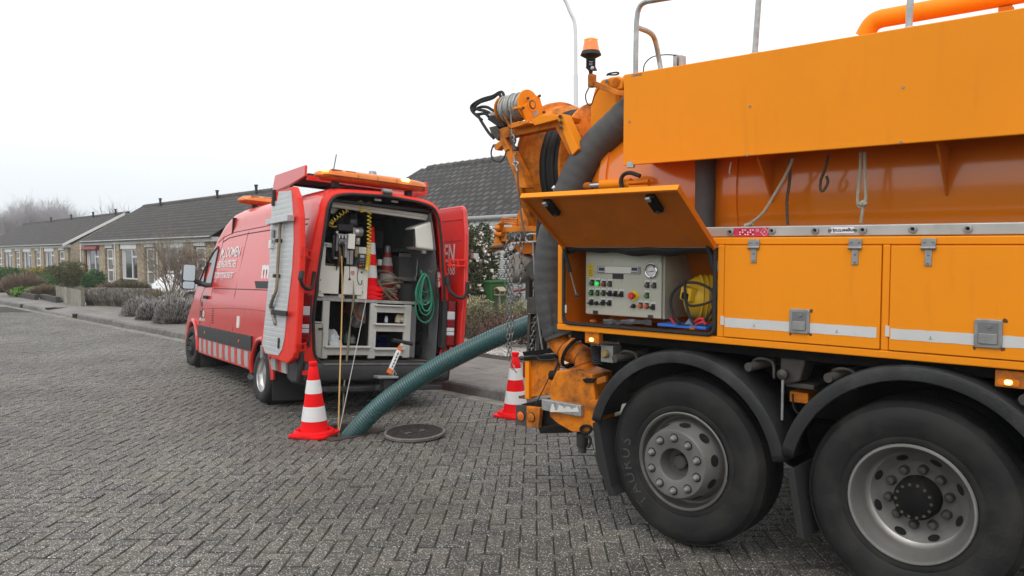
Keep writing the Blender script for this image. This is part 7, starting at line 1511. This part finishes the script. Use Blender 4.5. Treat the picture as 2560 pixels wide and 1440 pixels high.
MB().cyl(tp(1378, 938, .16), tp(1398, 938, .16), .035, 14).obj('pull_knob', M_CHAS, K_)
tprism([(1320, 898), (1398, 895), (1390, 985), (1316, 994)], .34, .36, 'bumper_side', M_ORAW); tb(1312, 896, 1322, 998, .31, .38, 'bumper_edge', M_ORA); tprism([(1296, 990), (1318, 990), (1318, 998), (1296, 996)], .33, .45, 'bumper_lip', M_RUST)
tprism([(1308, 893), (1400, 886), (1402, 897), (1310, 902)], .3, .5, 'bumper_tread', M_CHAS); MB().tube([tp(1300, 895, .5), tp(1470, 885, .5)], .016, 10).obj('tail_tube', M_GREASE, K_); mat('tube_red', (.3, .03, .02), .5, var=.3)
p = tp(1312, 905, .4); tb(1307, 905, 1316, 945, .36, .4, 'rear_lamp', M_LENSR)
bm2 = tprism([(1289, 1013), (1316, 1016), (1316, 1066), (1288, 1062)], .3, .34, 'beam_end', M_GREASE); b2 = tprism([(1316, 1016), (1350, 1020), (1346, 1070), (1316, 1066)], .28, .32, 'beam_plate', M_ORAW)
pb = tp(1316, 1038, .34); MB().box(pb.x-.06, pb.x+.12, .34, 2.2, pb.z-.07, pb.z+.08).obj('rear_beam', M_CHAS, K_, smooth=0, bev=.01)
tprism([(1345, 1070), (1440, 1062), (1430, 1082), (1350, 1084)], .15, .5, 'beam_bracket', M_CHAS); tprism([(1345, 1005), (1380, 1008), (1392, 1068), (1345, 1072)], .35, .5, 'beam_web', M_CHAS)
for (u, v, m_, yy, r_) in ((1302, 1040, MATS['orange_lens'], .297, .036), (1328, 1043, M_ORAW, .277, .034)): p = tp(u, v, yy); RR_ = Matrix.Translation(p) @ Matrix.Rotation(pi/2, 4, 'X'); MB().lathe([(r_*1.12, 0), (r_*1.1, .004), (r_, .005)], RR_, 24).obj('reflector_rim', M_CHAS, K_); MB().lathe([(.001, .008), (r_*.9, .006), (r_, .004)], RR_, 24).obj('round_reflector', m_, K_); MB().cyl(RR_ @ Vector((0, 0, .006)), RR_ @ Vector((0, 0, .011)), .004, 6).obj('screw', M_STEEL, K_)
p = tp(1456, 1082, .22); MB().lathe([(.042, 0), (.042, -.09), (.036, -.1), (.03, -.1), (.03, -.14), (.001, -.14)], Matrix.Translation(p), 16).obj('drain_valve', M_GREASE, K_); ttube([(1464, 1090), (1476, 1098), (1474, 1112), (1470, 1118)], .2, .011, 'valve_lever', M_GREASE)
ttube([(1385, 895), (1395, 905), (1388, 925), (1375, 945)], .3, .008, 'loose_cable', M_RUB); ttube([(1372, 945), (1355, 980), (1338, 1012)], .3, .004, 'loose_cable', M_RUB); ttube([(1340, 890), (1352, 900), (1375, 900), (1388, 898)], .3, .007, 'loose_cable', M_RUB)
# ------------------------------------------------------------------ black suction hose at the tail
hpx = [(1640, 215), (1590, 270), (1545, 315), (1493, 365), (1452, 425), (1428, 480), (1405, 540), (1384, 600), (1377, 665), (1378, 730), (1386, 790), (1402, 842)]
hdy = [.52, .46, .42, .38, .34, .32, .32, .32, .32, .32, .32, .33]
cent = [tp(u, v, d) for (u, v), d in zip(hpx, hdy)]; pa = crv(cent, 14); rs = [.121+.0018*((i//3) % 2) for i in range(len(pa))]
sh_ = MB().tube(pa, rs, 28).obj('tail_hose', M_SUC, K_, smooth=60)
for k in (4, 30, 36): pass
i = len(pa)-6; ringat(pa[i], pa[i+1]-pa[i-1], .121, .018, 'hose_clamp', M_RUB)
i = len(pa)-12; ringat(pa[i], pa[i+1]-pa[i-1], .117, .008, 'hose_clamp', M_RUB)
p = tp(1372, 563, .2); text('10 BAR', .045, basis(p+Vector((.0, -.006, 0)), (.15, .1, -1), (1, .0, .15)), M_SIDEL, K_, 'hose_print')
p = tp(1377, 780, .2); text('RUBBER HOSE 10', .04, basis(p, (.1, .05, -1), (1, 0, .1)), M_SIDEL, K_, 'hose_print')
tb(1375, 574, 1400, 597, .24, .25, 'hose_label', M_LETW, bev=0); p = tp(1379, 586, .238); MB().lathe([(.014, 0), (.02, 0), (.02, .002)], Matrix.Translation(p) @ Matrix.Rotation(pi/2, 4, 'X'), 20).obj('label_ring', MATS['sign_red'], K_)
# ------------------------------------------------------------------ hose reel behind the tank
RC = (1.0, 2.48)
def rx(x): return Matrix.Translation((x, RC[0], RC[1])) @ Matrix.Rotation(pi/2, 4, 'Y')
MB().lathe([(.3, .12), (.34, .1), (.5, .06), (.55, .05), (.565, .0), (.55, -.012), (.5, 0), (.1, .0), (.1, .12)], rx(-1.70), 72).obj('reel_flange', M_ORAW, K_, smooth=35)
MB().lathe([(.57, -.03), (.58, -.02), (.58, .03), (.55, .035), (.54, .12), (.5, .16)], rx(-1.68), 72).obj('reel_rim', M_ORAW, K_, smooth=35)
MB().lathe([(.1, -.02), (.46, .0), (.52, -.01), (.535, .0), (.535, .02), (.5, .05), (.3, .09), (.1, .1)], rx(-1.31), 72).obj('reel_flange', M_ORAW, K_, smooth=35)
for k in range(6): MB().lathe([(.47+.008*(k % 2)+.026*cos(t), -1.535+.043*k+.024*sin(t)) for t in [2*pi*j/10 for j in range(10)]], Matrix.Translation((0, RC[0], RC[1])) @ Matrix.Rotation(pi/2, 4, 'Y'), 64, close=True).obj('reel_hose', M_RUB, K_)
MB().lathe([(.42, 0), (.42, .34)], rx(-1.63), 48).obj('reel_drum', M_CHAS, K_)
ttube([(1352, 540), (1350, 600), (1362, 640)], .45, .03, 'reel_hose_end', M_RUB, n=14)
MB().box(-1.75, -.8, .8, 1.2, 1.9, 1.98).obj('reel_mount', M_ORAW, K_, smooth=0, bev=.01)
tprism([(1258, 612), (1300, 520), (1322, 535), (1320, 580)], .95, 1.0, 'reel_leg', M_ORAW); tprism([(1320, 585), (1332, 545), (1372, 565), (1372, 590)], .8, .85, 'reel_leg', M_ORAW)
# plate and filler bracket on the tank crown, beacon
tprism([(1474, 470), (1476, 262), (1486, 222), (1505, 198), (1540, 192), (1540, 340)], .5, .62, 'tail_plate', M_ORA, bev=.012); tprism([(1540, 235), (1556, 232), (1556, 330), (1538, 340)], .55, .62, 'plate_flange', M_ORAI)
lk = [(1510, 200), (1525, 193), (1545, 190), (1560, 200), (1562, 212), (1555, 223), (1540, 224), (1520, 212)]; tprism(lk, .44, .49, 'hatch_link', M_ORA, bev=.01); MB().cyl(tp(1517, 204, .44), tp(1517, 204, .42), .014, 10).obj('link_pin', M_STEEL, K_); MB().cyl(tp(1541, 206, .44), tp(1541, 206, .425), .03, 16).obj('link_boss', M_ORAW, K_); MB().cyl(tp(1558, 208, .46), tp(1590, 206, .5), .05, 16).obj('hatch_barrel', M_ORAW, K_)
ttube([(1518, 188), (1522, 184), (1540, 181), (1547, 183), (1540, 187), (1520, 187)], .5, .006, 'hatch_handle', M_RUB, closed=True)
ba = tprism([(1480, 200), (1490, 204), (1545, 226), (1578, 230), (1578, 243), (1540, 238), (1480, 216)], .28, .32, 'beacon_arm', M_ORAW); tb(1469, 186, 1481, 216, .27, .32, 'beacon_post', M_ORAW)
q = tp(1476, 186, .3); 
def zpx(v): return tp(1477, v, .3).z
bx_, by_ = tp(1477, 150, .3).x, .3
MB().lathe([(.001, zpx(96)), (.035, zpx(96.5)), (.046, zpx(100)), (.05, zpx(108)), (.061, zpx(129))], Matrix.Translation((bx_, by_, 0)), 32).obj('beacon_lens', mat('beacon_orange', (.85, .2, .05), .15, spec=.6, emit=((1, .3, .08), .25)), K_)
for v in (101, 112, 121): MB().lathe([(.042, 0), (.046, .003), (.042, .006)], Matrix.Translation((bx_, by_, zpx(v)))@Matrix.Diagonal((1.12, 1.12, 1, 1)), 28).obj('lens_ring', mat('beacon_bright', (.9, .4, .03), .2, emit=((1, .5, .05), .6)), K_)
MB().lathe([(.062, zpx(128)), (.066, zpx(131)), (.074, zpx(138)), (.05, zpx(143)), (.034, zpx(146)), (.03, zpx(150))], Matrix.Translation((bx_, by_, 0)), 32).obj('beacon_base', M_RUB, K_)
for k in range(5): MB().lathe([(.026, zpx(148+4*k)), (.034, zpx(149+4*k)), (.034, zpx(150.5+4*k)), (.026, zpx(151.5+4*k))], Matrix.Translation((bx_, by_, 0)), 20).obj('bellows', M_RUB, K_)
MB().lathe([(.03, zpx(166)), (.022, zpx(170)), (.014, zpx(180)), (.012, zpx(190))], Matrix.Translation((bx_, by_, 0)), 16).obj('beacon_stem', M_RUB, K_); tprism([(1462, 168), (1484, 166), (1488, 176), (1470, 176)], .28, .31, 'stem_clamp', M_RUB); p = tp(1481, 170, .27); MB().lathe([(.001, .008), (.012, .005), (.014, 0)], Matrix.Translation(p) @ Matrix.Rotation(pi/2, 4, 'X'), 12).obj('clamp_knob', M_ALU, K_)
ttube([(1474, 216), (1464, 238), (1468, 258), (1478, 262), (1486, 240), (1496, 222)], .3, .0045, 'beacon_cable', M_RUB, n=6)
# ------------------------------------------------------------------ winch jib
YW = .32
jb = tprism([(1244, 325), (1258, 318), (1352, 300), (1390, 290), (1398, 300), (1440, 385), (1425, 392), (1388, 318), (1262, 345), (1305, 430), (1318, 470), (1297, 470), (1250, 350)], YW, YW+.09, 'winch_jib', M_ORAW, bev=.005)
tprism([(1390, 288), (1406, 284), (1446, 372), (1430, 388)], YW-.1, YW, 'jib_knee', M_ORA); tprism([(1330, 300), (1350, 288), (1400, 286), (1396, 298), (1335, 314)], YW-.06, YW+.2, 'jib_top', M_ORA)
for (u, v) in ((1402, 306), (1402, 320), (1400, 291)): MB().cyl(tp(u, v, YW-.1), tp(u, v, YW-.125), .013, 8).obj('jib_bolt', M_GREASE, K_)
AX = Vector((-1, .06, -.03)).normalized(); WC = tp(1330, 262, YW+.02)
def wpl(u, v, off=0): return TRK.hitn(u, v, WC+AX*off, AX)
def wplate(px, off, th, nm, m_): 
    a_ = [wpl(u, v, off) for u, v in px]; n = len(a_); b_ = MB(); b_.add(a_+[p+AX*th for p in a_], [tuple(range(n)), tuple(range(n, 2*n))[::-1]]+[(i, (i+1) % n, n+(i+1) % n, n+i) for i in range(n)]); return b_.obj(nm, m_, K_, smooth=0, bev=.003)
wplate([(1304, 269), (1330, 247), (1348, 237), (1361, 282), (1342, 296), (1325, 308), (1318, 306)], 0, .014, 'winch_plate', M_ORA)
MW = basis(WC, AX.orthogonal(), AX.cross(AX.orthogonal()))
for r_, o_, m_ in ((.05, -.004, M_ORA), (.034, -.007, M_GREASE), (.024, -.01, M_ORA)): MB().lathe([(r_, o_), (r_, .0), (.001, 0), (.001, o_), (r_, o_)], MW, 24).obj('winch_boss', m_, K_)
wplate([(1331, 281), (1344, 275), (1347, 286), (1334, 293)], -.003, .002, 'type_plate', M_GALV)
for (u, v) in ((1347, 240), (1358, 281), (1325, 305), (1306, 270), (1318, 246)): p = wpl(u, v); MB().cyl(p, p-AX*.016, .01, 6).obj('winch_bolt', M_GREASE, K_)
MD = MW @ Matrix.Translation((0, 0, 0)); cd_ = wpl(1316, 264, .03)-WC; MD = Matrix.Translation(Vector((0, cd_.y*.5, .0))) @ MW
MB().lathe([(.001, .02), (.115, .02), (.115, .032), (.001, .032)], MD, 36).obj('drum_flange', M_ORA, K_)
R = random.Random(6); M_WIRE = mat('wire_rope', (.34, .34, .33), .5, .4, var=.3, vscale=60)
for k in range(14): MB().lathe([(.092+.004*(k % 2)+.009*cos(t), .045+k*.0165+.009*sin(t)) for t in [2*pi*j/6 for j in range(6)]], MD @ Euler((R.gauss(0, .035), R.gauss(0, .035), 0)).to_matrix().to_4x4(), 30, close=True).obj('winch_cable', M_WIRE, K_)
MB().lathe([(.085, .03), (.085, .28)], MD, 30).obj('winch_drum', M_GREASE, K_); MB().lathe([(.001, .28), (.105, .28), (.105, .292), (.001, .292)], MD, 36).obj('drum_flange', M_ORAW, K_)
MB().tube([tp(1256, 277, YW-.05), tp(1303, 268, YW-.1)], .011, 8).obj('winch_bar', M_ORA, K_); MB().tube([tp(1256, 277, YW-.05), tp(1275, 318, YW-.05), tp(1322, 306, YW-.08)], .012, 8).obj('winch_bar', M_ORAW, K_); tprism([(1270, 318), (1280, 307), (1318, 300), (1325, 308), (1278, 321)], YW-.08, YW+.06, 'winch_foot', M_ORAW)
tprism([(1250, 250), (1265, 238), (1272, 240), (1264, 262), (1256, 262)], YW, YW+.08, 'winch_motor', M_ORAW); MB().cyl(tp(1247, 258, YW), tp(1256, 252, YW), .022, 10).obj('motor_port', M_ORAW, K_)
for px in ([(1260, 240), (1256, 231), (1248, 231), (1232, 240), (1205, 248), (1184, 260), (1178, 270), (1184, 282), (1205, 300)], [(1252, 242), (1246, 235), (1230, 246), (1200, 256), (1186, 268), (1184, 280)], [(1252, 277), (1235, 277), (1218, 268), (1200, 268), (1184, 278), (1190, 286), (1212, 284), (1222, 292)], [(1226, 283), (1212, 277), (1195, 274)], [(1195, 288), (1205, 306), (1222, 332), (1235, 346)]): ttube(px, YW+.05, .012, 'hydraulic_hose', M_RUB, n=8)
tprism([(1216, 298), (1226, 288), (1242, 286), (1262, 304), (1262, 315), (1248, 320)], YW, YW+.16, 'junction_box', M_RUB, bev=.01); tb(1224, 281, 1240, 290, YW+.03, YW+.1, 'cable_gland', M_STEEL)
tprism([(1222, 318), (1240, 314), (1252, 330), (1244, 352), (1228, 335)], YW, YW+.12, 'valve_cluster', M_GREASE); tprism([(1236, 362), (1252, 350), (1260, 358), (1243, 376), (1236, 374)], YW, YW+.06, 'limit_switch', M_ORAW); ttube([(1234, 362), (1228, 380), (1232, 398), (1248, 405), (1260, 395), (1266, 378), (1274, 374)], YW, .006, 'cable_loop', M_RUB, n=6)
tb(1232, 360, 1240, 368, YW, YW+.04, 'plug', M_STEEL)
wr = [tp(1277, 275, YW-.07), tp(1280, 335, YW-.07)]; MB().tube(wr, .006, 8).obj('winch_line', M_STEEL, K_)
H_ = thing('hook_chain', 'hook and shackle on the winch line with a thin steel line below', 'hook', TRK.M)
def link(p, d, s, r, m_, parent, tw):
    d = Vector(d).normalized(); x = d.orthogonal().normalized(); x = Matrix.Rotation(tw, 3, d) @ x; pts = []
    for k in range(10): a_ = 2*pi*k/10; pts.append(p+d*(s*.5*cos(a_)*(1.0))+x*(s*.3*sin(a_)))
    return MB().tube(pts, r, 5, closed=True)
def chain(px, y, s, r, name_parent, m_, dy=None):
    pts = [tp(u, v, y if dy is None else y+dy[i]) for i, (u, v) in enumerate(px)]; path = crv(pts, 12); b_ = None; acc = 0; k = 0; mb_ = MB()
    nxt = 0
    for a_, c in zip(path, path[1:]):
        seg = (c-a_).length
        while acc+seg >= nxt:
            p = a_+(c-a_)*((nxt-acc)/seg); o = link(p, c-a_, s*1.32, r, m_, name_parent, pi/2*(k % 2)).obj('link', m_, name_parent); nxt += s; k += 1
        acc += seg
ttube([(1281, 338), (1279, 346), (1282, 352), (1286, 346), (1283, 338)], YW-.07, .007, 'thimble', M_STEEL, H_, closed=True)
chain([(1283, 350), (1284, 372)], YW-.07, .045, .008, H_, M_GREASE); tb(1280, 366, 1289, 376, YW-.09, YW-.05, 'shackle', M_GREASE, H_); tb(1284, 382, 1289, 388, YW-.08, YW-.06, 'swivel', mat('brass', (.45, .3, .08), .4, .7), H_)
ttube([(1285, 388), (1287, 402), (1289, 410)], YW-.07, .008, 'hook_shank', M_STEEL, H_)
ttube([(1289, 414), (1283, 410), (1286, 405), (1292, 405), (1296, 409), (1291, 417), (1293, 428)], YW-.08, .007, 'loop_eye', M_GALV, H_)
ttube([(1293, 428), (1297, 480), (1303, 540), (1314, 590)], YW-.1, .007, 'steel_line', M_GREASE, H_, dy=[0, -.05, -.1, -.2])
# ------------------------------------------------------------------ rear cross beam, controls, roller, post
YB = .6
tb(1252, 567, 1412, 578, YB, YB+.12, 'cross_beam', M_ORAW); tb(1252, 578, 1412, 603, YB+.01, YB+.1, 'cross_beam', M_ORAW); tprism([(1268, 580), (1330, 578), (1330, 598), (1268, 600)], YB-.004, YB+.01, 'beam_plate', M_GREASE, bev=0)
tprism([(1240, 560), (1246, 558), (1248, 600), (1254, 612), (1250, 625), (1222, 628), (1224, 616), (1236, 606)], YB, YB+.07, 'valve_bank', M_ORAW, bev=.006); MB().cyl(tp(1240, 570, YB-.02), tp(1252, 570, YB-.02), .022, 10).obj('valve_spool', M_ORAW, K_); MB().cyl(tp(1238, 586, YB-.02), tp(1256, 586, YB-.02), .02, 10).obj('valve_spool', M_ORAW, K_); MB().cyl(tp(1225, 620, YB-.02), tp(1262, 616, YB-.02), .016, 10).obj('valve_spool', M_GREASE, K_)
ttube([(1246, 572), (1248, 560), (1256, 556)], YB-.02, .01, 'pipe_line', M_ORAW)
for k in range(3): ttube([(1250+3*k, 566), (1256+2*k, 548+6*k), (1265, 546+6*k), (1294, 549+6*k)], YB+.05, .008, 'pipe_line', M_ORAW)
ttube([(1230, 626), (1229, 645), (1228, 655)], YB, .006, 'lever', M_RUB); ttube([(1228, 655), (1228, 667)], YB, .013, 'lever_grip', M_RUB, sub=1)
tprism([(1278, 610), (1335, 605), (1335, 634), (1300, 636), (1288, 622)], YB+.05, YB+.25, 'beam_gusset', M_ORAI); ttube([(1262, 640), (1290, 625), (1312, 610)], YB+.2, .02, 'beam_hose', M_RUB)
p = tp(1305, 672, YB+.1); MB().lathe([(.001, -.09), (.11, -.09), (.122, -.07), (.122, .07), (.11, .09), (.001, .09)], Matrix.Translation(p) @ Matrix.Rotation(radians(52), 4, 'Z') @ Matrix.Rotation(pi/2, 4, 'Y'), 32).obj('guide_roller', mat('roller_grey', (.4, .37, .32), .6, var=.2, vscale=5, dirt=.5, dirtcol=(.15, .13, .1), dscale=5), K_)
tprism([(1306, 672), (1338, 640), (1346, 640), (1346, 690), (1330, 700)], YB-.05, YB-.03, 'roller_bracket', M_GREASE); tb(1336, 615, 1350, 668, YB, YB+.06, 'roller_post', M_GREASE); p = tp(1312, 672, YB-.05); MB().cyl(p, p-Vector((0, .02, 0)), .01, 8).obj('roller_pin', M_STEEL, K_)
tb(1313, 700, 1323, 750, YB+.05, YB+.1, 'post_rail', M_GREASE); tb(1333, 690, 1340, 770, YB+.03, YB+.08, 'post_rail', M_GREASE); tprism([(1318, 743), (1340, 745), (1340, 782), (1316, 782)], YB-.02, YB+.1, 'stabiliser_head', M_GREASE)
tprism([(1319, 785), (1326, 785), (1322, 880), (1316, 880)], YB, YB+.08, 'stabiliser_leg', M_GREASE); tprism([(1338, 785), (1346, 785), (1348, 880), (1340, 880)], YB, YB+.08, 'stabiliser_leg', M_GREASE)
for v in (805, 838, 868): tb(1318, v, 1346, v+6, YB, YB+.08, 'leg_rung', M_GREASE)
tprism([(1350, 700), (1356, 700), (1362, 880), (1356, 880)], YB+.1, YB+.13, 'tail_stay', M_CHAS); ttube([(1356, 790), (1360, 830), (1352, 855), (1346, 850)], YB+.02, .012, 'leg_hook', M_GREASE)
tprism([(1305, 880), (1400, 868), (1400, 880), (1310, 892)], YB-.1, YB+.3, 'tail_step', M_CHAS)
C1 = thing('chain', 'long doubled steel chain hung over the rear beam, reaching down past the hose', 'chain', TRK.M, 'steel chains hanging at the tanker tail'); M_CHN = mat('chain_steel', (.22, .215, .21), .45, .7, var=.3, vscale=30)
for (px) in ([(1280, 588), (1272, 592), (1266, 605), (1264, 660), (1268, 740), (1269, 820), (1272, 888)], [(1276, 588), (1271, 610), (1270, 680), (1272, 760), (1274, 840), (1277, 905), (1290, 930)], [(1284, 586), (1287, 600), (1283, 640), (1278, 700), (1281, 780), (1280, 850)]): chain(px, YB-.06, .036, .0045, C1, M_CHN)
C2 = thing('chain', 'short steel chain hanging in front of the grey roller', 'chain', TRK.M, 'steel chains hanging at the tanker tail'); chain([(1297, 590), (1302, 615), (1303, 660), (1301, 700), (1298, 735), (1288, 750), (1284, 745)], YB-.07, .04, .0055, C2, M_CHN)
C3 = thing('chain', 'steel chain hanging inside the stabiliser leg', 'chain', TRK.M, 'steel chains hanging at the tanker tail'); chain([(1338, 800), (1333, 830), (1328, 880)], YB-.03, .036, .005, C3, M_CHN)
HK = thing('lifting_rod', 'long steel lifting rod with oval loop handle hanging from the rear beam', 'lifting rod', TRK.M); ttube([(1318, 588), (1330, 585), (1345, 587), (1350, 594), (1346, 602), (1332, 605), (1319, 604), (1315, 596)], YB-.08, .0095, 'loop_handle', M_GALV, HK, closed=True, sub=4); ttube([(1333, 605), (1338, 700), (1346, 800), (1357, 878)], YB-.08, .0085, 'rod', M_STEEL, HK)
# ------------------------------------------------------------------ ram and hoses above the flap, ropes under the tray
MB().cyl(tp(1503, 462, .3), tp(1578, 458, .3), .034, 18).obj('ram_cylinder', M_ORA, K_); MB().cyl(tp(1474, 464, .3), tp(1504, 462, .3), .02, 12).obj('ram_rod', mat('ram_chrome', (.6, .6, .62), .2, .9, var=0), K_); MB().cyl(tp(1455, 464, .3), tp(1477, 464, .3), .024, 12).obj('ram_end', M_ORAW, K_); tprism([(1570, 452), (1620, 448), (1620, 456), (1572, 460)], .27, .3, 'ram_lug', M_ORA); tprism([(1570, 463), (1620, 462), (1620, 470), (1572, 470)], .27, .3, 'ram_lug', M_ORA)
for px in ([(1450, 440), (1480, 437), (1540, 440), (1590, 435)], [(1455, 452), (1490, 448), (1530, 446)], [(1460, 474), (1490, 470), (1520, 473)]): ttube(px, .36, .012, 'hydraulic_hose', M_RUB, n=8)
ttube([(1600, 440), (1575, 432), (1558, 438), (1552, 455), (1556, 470)], .25, .014, 'hydraulic_hose', M_RUB, n=8)
tb(1455, 470, 1640, 480, .34, .5, 'ram_shelf', M_CHAS); MB().lathe([(.001, -.02), (.02, 0), (.001, .02)], Matrix.Translation(tp(1385, 470, .25)), 12).obj('white_knob', M_LETW, K_)
ttube([(1763, 395), (1763, 480), (1761, 570)], .29, .062, 'feed_hose', M_SUC, n=18)
def rope(name, lab, px, y, r, m_, grp='ropes tied under the hose tray'):
    T_ = thing(name, lab, 'rope', TRK.M, grp); ttube(px, y, r, 'cord', m_, T_, n=7); return T_
M_ROPE = mat('rope_beige', (.42, .38, .3), .85, var=.2, vscale=80, bump=.5, bscale=200); M_ROPD = mat('rope_dark', (.1, .07, .05), .9, var=.3, vscale=60)
t_ = rope('rope', 'beige rope running slantwise from the tray down to the rail', [(1982, 396), (1968, 430), (1940, 480), (1905, 535), (1868, 563)], .16, .0085, M_ROPE); ttube([(1880, 558), (1872, 562), (1862, 565)], .15, .013, 'knot', M_ROPE, t_)
t_ = rope('rope', 'beige rope hanging straight in a knotted loop under the tray', [(2152, 380), (2150, 430), (2144, 500), (2150, 518), (2162, 512), (2164, 480), (2162, 430), (2162, 380)], .15, .0085, M_ROPE); ttube([(2158, 505), (2156, 530), (2152, 557)], .15, .0085, 'cord', M_ROPE, t_); ttube([(2151, 512), (2158, 506), (2164, 513)], .145, .014, 'knot', M_ROPE, t_)
rope('rope', 'dark frayed rope hanging beside the slanting beige rope', [(1974, 400), (1974, 450), (1967, 500), (1968, 540), (1970, 562)], .2, .009, M_ROPD)
rope('rope', 'short dark rope end hanging in a loop mid tray', [(2070, 388), (2064, 420), (2052, 450), (2051, 474), (2060, 475), (2070, 455), (2066, 440)], .2, .008, M_ROPD)
rope('rope', 'tiny wire hook hanging at the left end of the tray', [(1828, 405), (1825, 420), (1824, 432), (1827, 436)], .15, .005, M_GALV)
ttube([(1375, 755), (1420, 749)], YB, .004, 'thin_line', MATS['tube_red'])
T_ = thing('garden_tool', 'red handled tool lying across behind the hanging chains', 'tool', TRK.M); ttube([(1284, 728), (1340, 718)], .9, .011, 'handle', MATS['tube_red'], T_, sub=1)

# unseen cab at the front, added to block light under the truck
cb2 = MB(); cb2.prism([(3.95, .55), (3.95, 2.95), (4.4, 3.25), (5.9, 3.15), (6.1, 2.0), (6.15, .55)], 1, .02, 2.48); cb2.obj('cab', M_ORA, K_, smooth=0, bev=.05, seg=3)
MB().add([(4.6, .012, 1.9), (5.85, .012, 1.9), (5.8, .012, 2.75), (4.7, .012, 2.8)], [(0, 1, 2, 3)]).obj('cab_window', MATS['van_glass'], K_, smooth=0)
MB().box(3.4, 3.9, .1, 2.4, .5, 1.25).obj('side_tank', M_CHAS, K_, smooth=0, bev=.05); MB().box(2.2, 3.3, .15, .75, .55, 1.2).obj('fuel_tank', M_ALU, K_, smooth=0, bev=.06)
truck_wheel(4.9, .06, .545, 'tag'); truck_wheel(4.9, 2.44, .545, 'tag', 1)
# ------------------------------------------------------------------ set each thing's Empty at its base
bpy.context.view_layer.update()
for o in list(bpy.data.objects):
    if o.type == 'EMPTY' and o.parent is None and o.children:
        lo, hi = [1e9]*3, [-1e9]*3
        inv = o.matrix_world.inverted()
        for ch in o.children:
            for c in ch.children_recursive+[ch]:
                if c.type != 'MESH' or not c.data.vertices: continue
                m = inv @ c.matrix_world
                for b in c.bound_box:
                    q = m @ Vector(b)
                    for k in range(3): lo[k] = min(lo[k], q[k]); hi[k] = max(hi[k], q[k])
        if lo[0] > 1e8: continue
        c = Vector(((lo[0]+hi[0])/2, (lo[1]+hi[1])/2, lo[2])); Mo = o.matrix_world.copy()
        for ch in o.children: ch.matrix_basis = Matrix.Translation(-c) @ ch.matrix_basis
        o.matrix_world = Mo @ Matrix.Translation(c)
import OpenImageIO as oiio, numpy as np, sys
im=oiio.ImageBuf('/workdir/render_main.png').get_pixels(oiio.FLOAT)[:,:,:3]*255
for n,u,v in [('panel',2000,250),('panel2',1700,300),('door',2000,700),('flap under',1550,560),('tank',2100,450),('road near',1000,1300),('road mid',800,1150),('road left',200,1000),('road far',250,850),('pavement',300,790),('under truck',1960,1390),('under van',850,1010),('tyre1',1640,1300),('tyre2',2100,1350),('van side',620,640),('van rear pillar',775,600),('cone',790,1060),('roof C',1200,470),('roof B',500,540),('hose',1110,925),('sky top',600,100),('sky left',100,420),('sky right',1400,150),('fender',1700,875),('rim2',2180,1300),('control',1500,720),('wall C',1190,560)]:
    x,y=int(u/2.5),int(v/2.5); a=im[y-2:y+3,x-2:x+3].reshape(-1,3).mean(0); print(n,(u,v),a.round(0))
